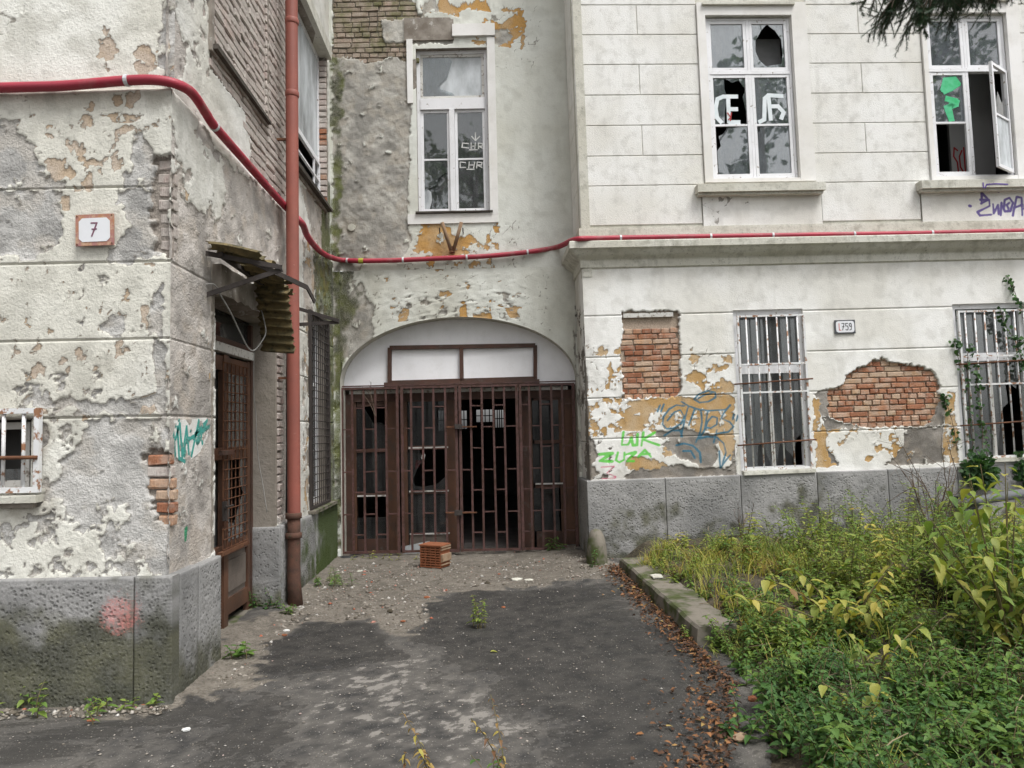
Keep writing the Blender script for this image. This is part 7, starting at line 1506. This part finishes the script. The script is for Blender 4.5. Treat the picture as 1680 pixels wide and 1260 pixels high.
# ------------------------------------------------------------------ THINGS ON THE GROUND
# stacked hollow clay blocks
p = on_z(715, 931, .02); HB = thing('hollow_brick', 'orange hollow clay block standing on the grit before the gate', 'brick', p); ax = R(-28); FH = Frame((p[0] - .03, p[1] + .02, .02), (math.cos(ax), math.sin(ax), 0), UP); FH2 = None
W_, H_, D_ = .30, .24, .22
body = MB()
for i in range(9): v = H_ * i / 8; body.box(FH, -.19, .10, v - .008, v + .008, -D_, 0, .001)
for i in range(5): u = -.19 + .29 * i / 4; body.box(FH, u - .007 + (.007 if i == 0 else -.007 if i == 4 else 0), u + .007 + (.007 if i == 0 else -.007 if i == 4 else 0), 0, H_, -D_ + .004, -.004)
bo = body.build('block_body', M['terra'], HB)
MB().box(FH, .1005, .128, .07, .15, -D_ + .01, -.008, .002).build('side_wall', M['clay'], HB)
for i in (0, 1, 4.8, 5.6): v = .03 + .037 * i; MB().box(FH, .1005, .12, v - .007, v + .007, -D_ + .005, -.004, .001).build('side_fin', M['clay'], HB)
MB().box(FH, -.2, .108, H_ + .009, H_ + .02, -D_ - .005, .005, .002).build('top_face', M['terra'], HB)
# guard stone at the corner
q = on_z(968, 918, .06); q[1] = 8.52; q[0] = (972 - 800) / 1200 * 8.52; V = []; F = []; n = 12
for i, (z, r) in enumerate(((-.1, .17), (.1, .165), (.25, .15), (.36, .12), (.42, .075), (.435, .02))):
    for k in range(n): a = 2 * math.pi * k / n; V.append((q[0] + .02 + r * .75 * math.cos(a) * (1 + .05 * random.uniform(-1, 1)), q[1] + .08 + r * math.sin(a), z + .03))
for i in range(5):
    for k in range(n): F.append((i * n + k, i * n + (k + 1) % n, i * n + n + (k + 1) % n, i * n + n + k))
F.append(tuple(5 * n + k for k in range(n))); gs_ = MB().add(V, F).build('guard_stone', M['kerb'], None, True); tag(gs_, 'rounded mossy guard stone at the corner right of the gate', 'guard stone')
# black rubber scraps
for (x, y, l, w, hgt, a, lb) in ((570, 914, .26, .10, .05, .1, 'black rubber scrap lying nearest the gate corner'), (592, 908, .30, .08, .07, -.1, 'longer black rubber scrap beside the gate foot'), (585, 898, .26, .07, .10, .05, 'flat dark tread leaning on the gate foot')):
    p = on_z(x, y, .03); V = []; F = []; k = 9
    for i in range(k):
        t = i / (k - 1) - .5; cx = p[0] + l * t * math.cos(a); cy = p[1] + l * t * math.sin(a) + .05 * (t * t * 4); zz = hgt * (1 - (2 * t) ** 4 * .6)
        for dy, dz in ((-w / 2, 0), (-w / 2, zz * .7), (-w / 4, zz), (w / 3, zz * .9), (w / 2, zz * .4), (w / 2, 0)): V.append((cx, cy + dy, dz + .0))
    for i in range(k - 1):
        for q in range(5): F.append((i * 6 + q, i * 6 + q + 1, i * 6 + 7 + q, i * 6 + 6 + q))
    F += [(0, 1, 2, 3, 4, 5), tuple((k - 1) * 6 + q for q in (5, 4, 3, 2, 1, 0))]
    tag(MB().add(V, F).build('rubber_scrap', M['black'], None, True), lb, 'scrap')
# stones and shards lying on the yard
def lump(px, py, r, mat, label, flat=.5, name='rubble_stone', cat='stone', group='larger stones lying about the yard', z=.0):
    import bmesh
    p = on_z(px, py, z); bm = bmesh.new(); bmesh.ops.create_icosphere(bm, subdivisions=2, radius=r); rr = random.Random(int(px * 7 + py))
    s = (rr.uniform(.9, 1.4), rr.uniform(.7, 1.0), flat)
    for v in bm.verts: k = 1 + .28 * (rr.random() - .5); v.co = Vector((v.co.x * s[0] * k + p[0], v.co.y * s[1] * k + p[1], v.co.z * s[2] * k + r * flat * .55 + z))
    me = bpy.data.meshes.new(name); bm.to_mesh(me); bm.free(); me.materials.append(M[mat]); o = bpy.data.objects.new(name, me); COL.objects.link(o); tag(o, label, cat, group); return o
for (x, y, r, m, lb, fl) in ((915, 922, .075, 'kerb', 'rounded grey stone in front of the right gate panel', .5), (848, 952, .06, 'ledge', 'flat pale stone left of the pair on the asphalt before the gate', .3), (868, 953, .05, 'ledge', 'flat pale stone right of the pair on the asphalt before the gate', .3), (556, 918, .05, 'grey_pvc', 'small grey lump at the mossy wall corner', .6),
        (700, 981, .025, 'terra', 'small red brick chip on the sandy ground, left of the asphalt edge', .5), (640, 1005, .028, 'soil', 'dark clod on the sand left of the asphalt weed', .8), (661, 1020, .018, 'terra', 'tiny red chip beside the dark clod', .5), (826, 997, .022, 'terra', 'red brick chip right of the asphalt weed', .4), (467, 1043, .02, 'terra', 'red chip near the side door step', .5), (470, 1036, .02, 'paper', 'white chip near the side door step', .6), (150, 1183, .022, 'terra', 'red chip on the asphalt at the left', .4), (236, 1157, .014, 'terra', 'tiny red chip at the plinth foot', .4), (306, 1198, .022, 'paper', 'white chip on the asphalt left of centre', .4),
        (1235, 1150, .03, 'terra', 'reddish stone in the leaf litter, upper one', .7), (1215, 1215, .035, 'clay', 'reddish stone in the leaf litter, lower one', .7), (1515, 1232, .03, 'clay', 'tan stone on the bare soil of the near bed', .7), (800, 958, .03, 'soil', 'dark clod on the sand right of the clay block', .5), (590, 938, .03, 'ledge', 'pale stone on the grit near the mossy plinth', .35), (1100, 1270, .025, 'clay', 'tan chip at the bottom edge of the asphalt', .5)): lump(x, y, r, m, lb, fl)
yl = Leaves(); p = on_z(804, 1069, .01); yl.add([p], [(1, .2, .05)], [(0, 0, 1)], .06, .035, .66); tag(yl.build('fallen_leaf'), 'single yellow green leaf lying on the asphalt', 'leaf')
# grey pipe, added box for a shadowy hollow, boards in the bed
p0, p1 = FR.P(*FR.px(1538, 832, .35), .35), FR.P(*FR.px(1700, 806, .5), .5)
pc = thing('drain_pipe', 'grey plastic pipe lying along the plinth below the ivy', 'pipe', p0); MB().tube([p0, p0 + (p1 - p0) * .35, p0 + (p1 - p0) * .36, p0 + (p1 - p0) * .42, p0 + (p1 - p0) * .43, p1], [.055, .055, .066, .066, .055, .055], 12).build('pipe', M['grey_pvc'], pc, True); MB().tube([p0 - unit(p1 - p0) * .01, p0 + unit(p1 - p0) * .03], .062, 12).build('pipe_socket', M['grey_pvc'], pc, True)
fb = Frame(FR.P(*FR.px(1588, 828, .25), .25), FR.u, UP); bx = MB(); bx.prism(fb, [(-.08, -.05), (.10, -.06), (.17, .03), (.08, .10), (-.07, .09)], -.14, .02); tag(bx.build('black_canister', M['black']), 'crumpled black plastic canister beside the grey pipe', 'canister')
p0, p1 = gpt(1480, 868), gpt(1545, 888); tag(MB().bar(p0 + (0, 0, .06), p1 + (0, 0, .04), .05, .03).build('dark_board', M['wood']), 'dark board lying in the bed below the brick patch', 'board')
p = gpt(1582, 995); fbx = Frame((p[0], p[1], p[2] - .12), FR.u, UP); fb2 = MB(); fb2.box(fbx, -.16, .34, 0, .02, -.3, .0, .002); fb2.box(fbx, -.16, -.14, .02, .34, -.3, 0); fb2.box(fbx, .32, .34, .02, .34, -.3, 0); fb2.box(fbx, -.14, .32, .02, .34, -.3, -.28); fb2.box(fbx, -.16, .34, .341, .36, -.3, .01); tag(fb2.build('dark_gap_box', M['dark_iron']), 'dark open box added for the shadowy gap in the weeds at the right', 'box')  # box added to stand in for the shadowy hollow between the weeds
# cellar vent in the plinth
a = FR.rect(1183, 881, 1226, 893, PNR); cv = MB(); cv.box(FR, a[0], a[1], a[3] - .02, a[3] + .015, PNR - .02, PNR + .03, .002); cv.box(FR, a[0] + .01, a[1] - .01, a[2], a[3] - .021, PNR - .01, PNR + .006); cv.build('cellar_vent', M['dark_iron'], RB)
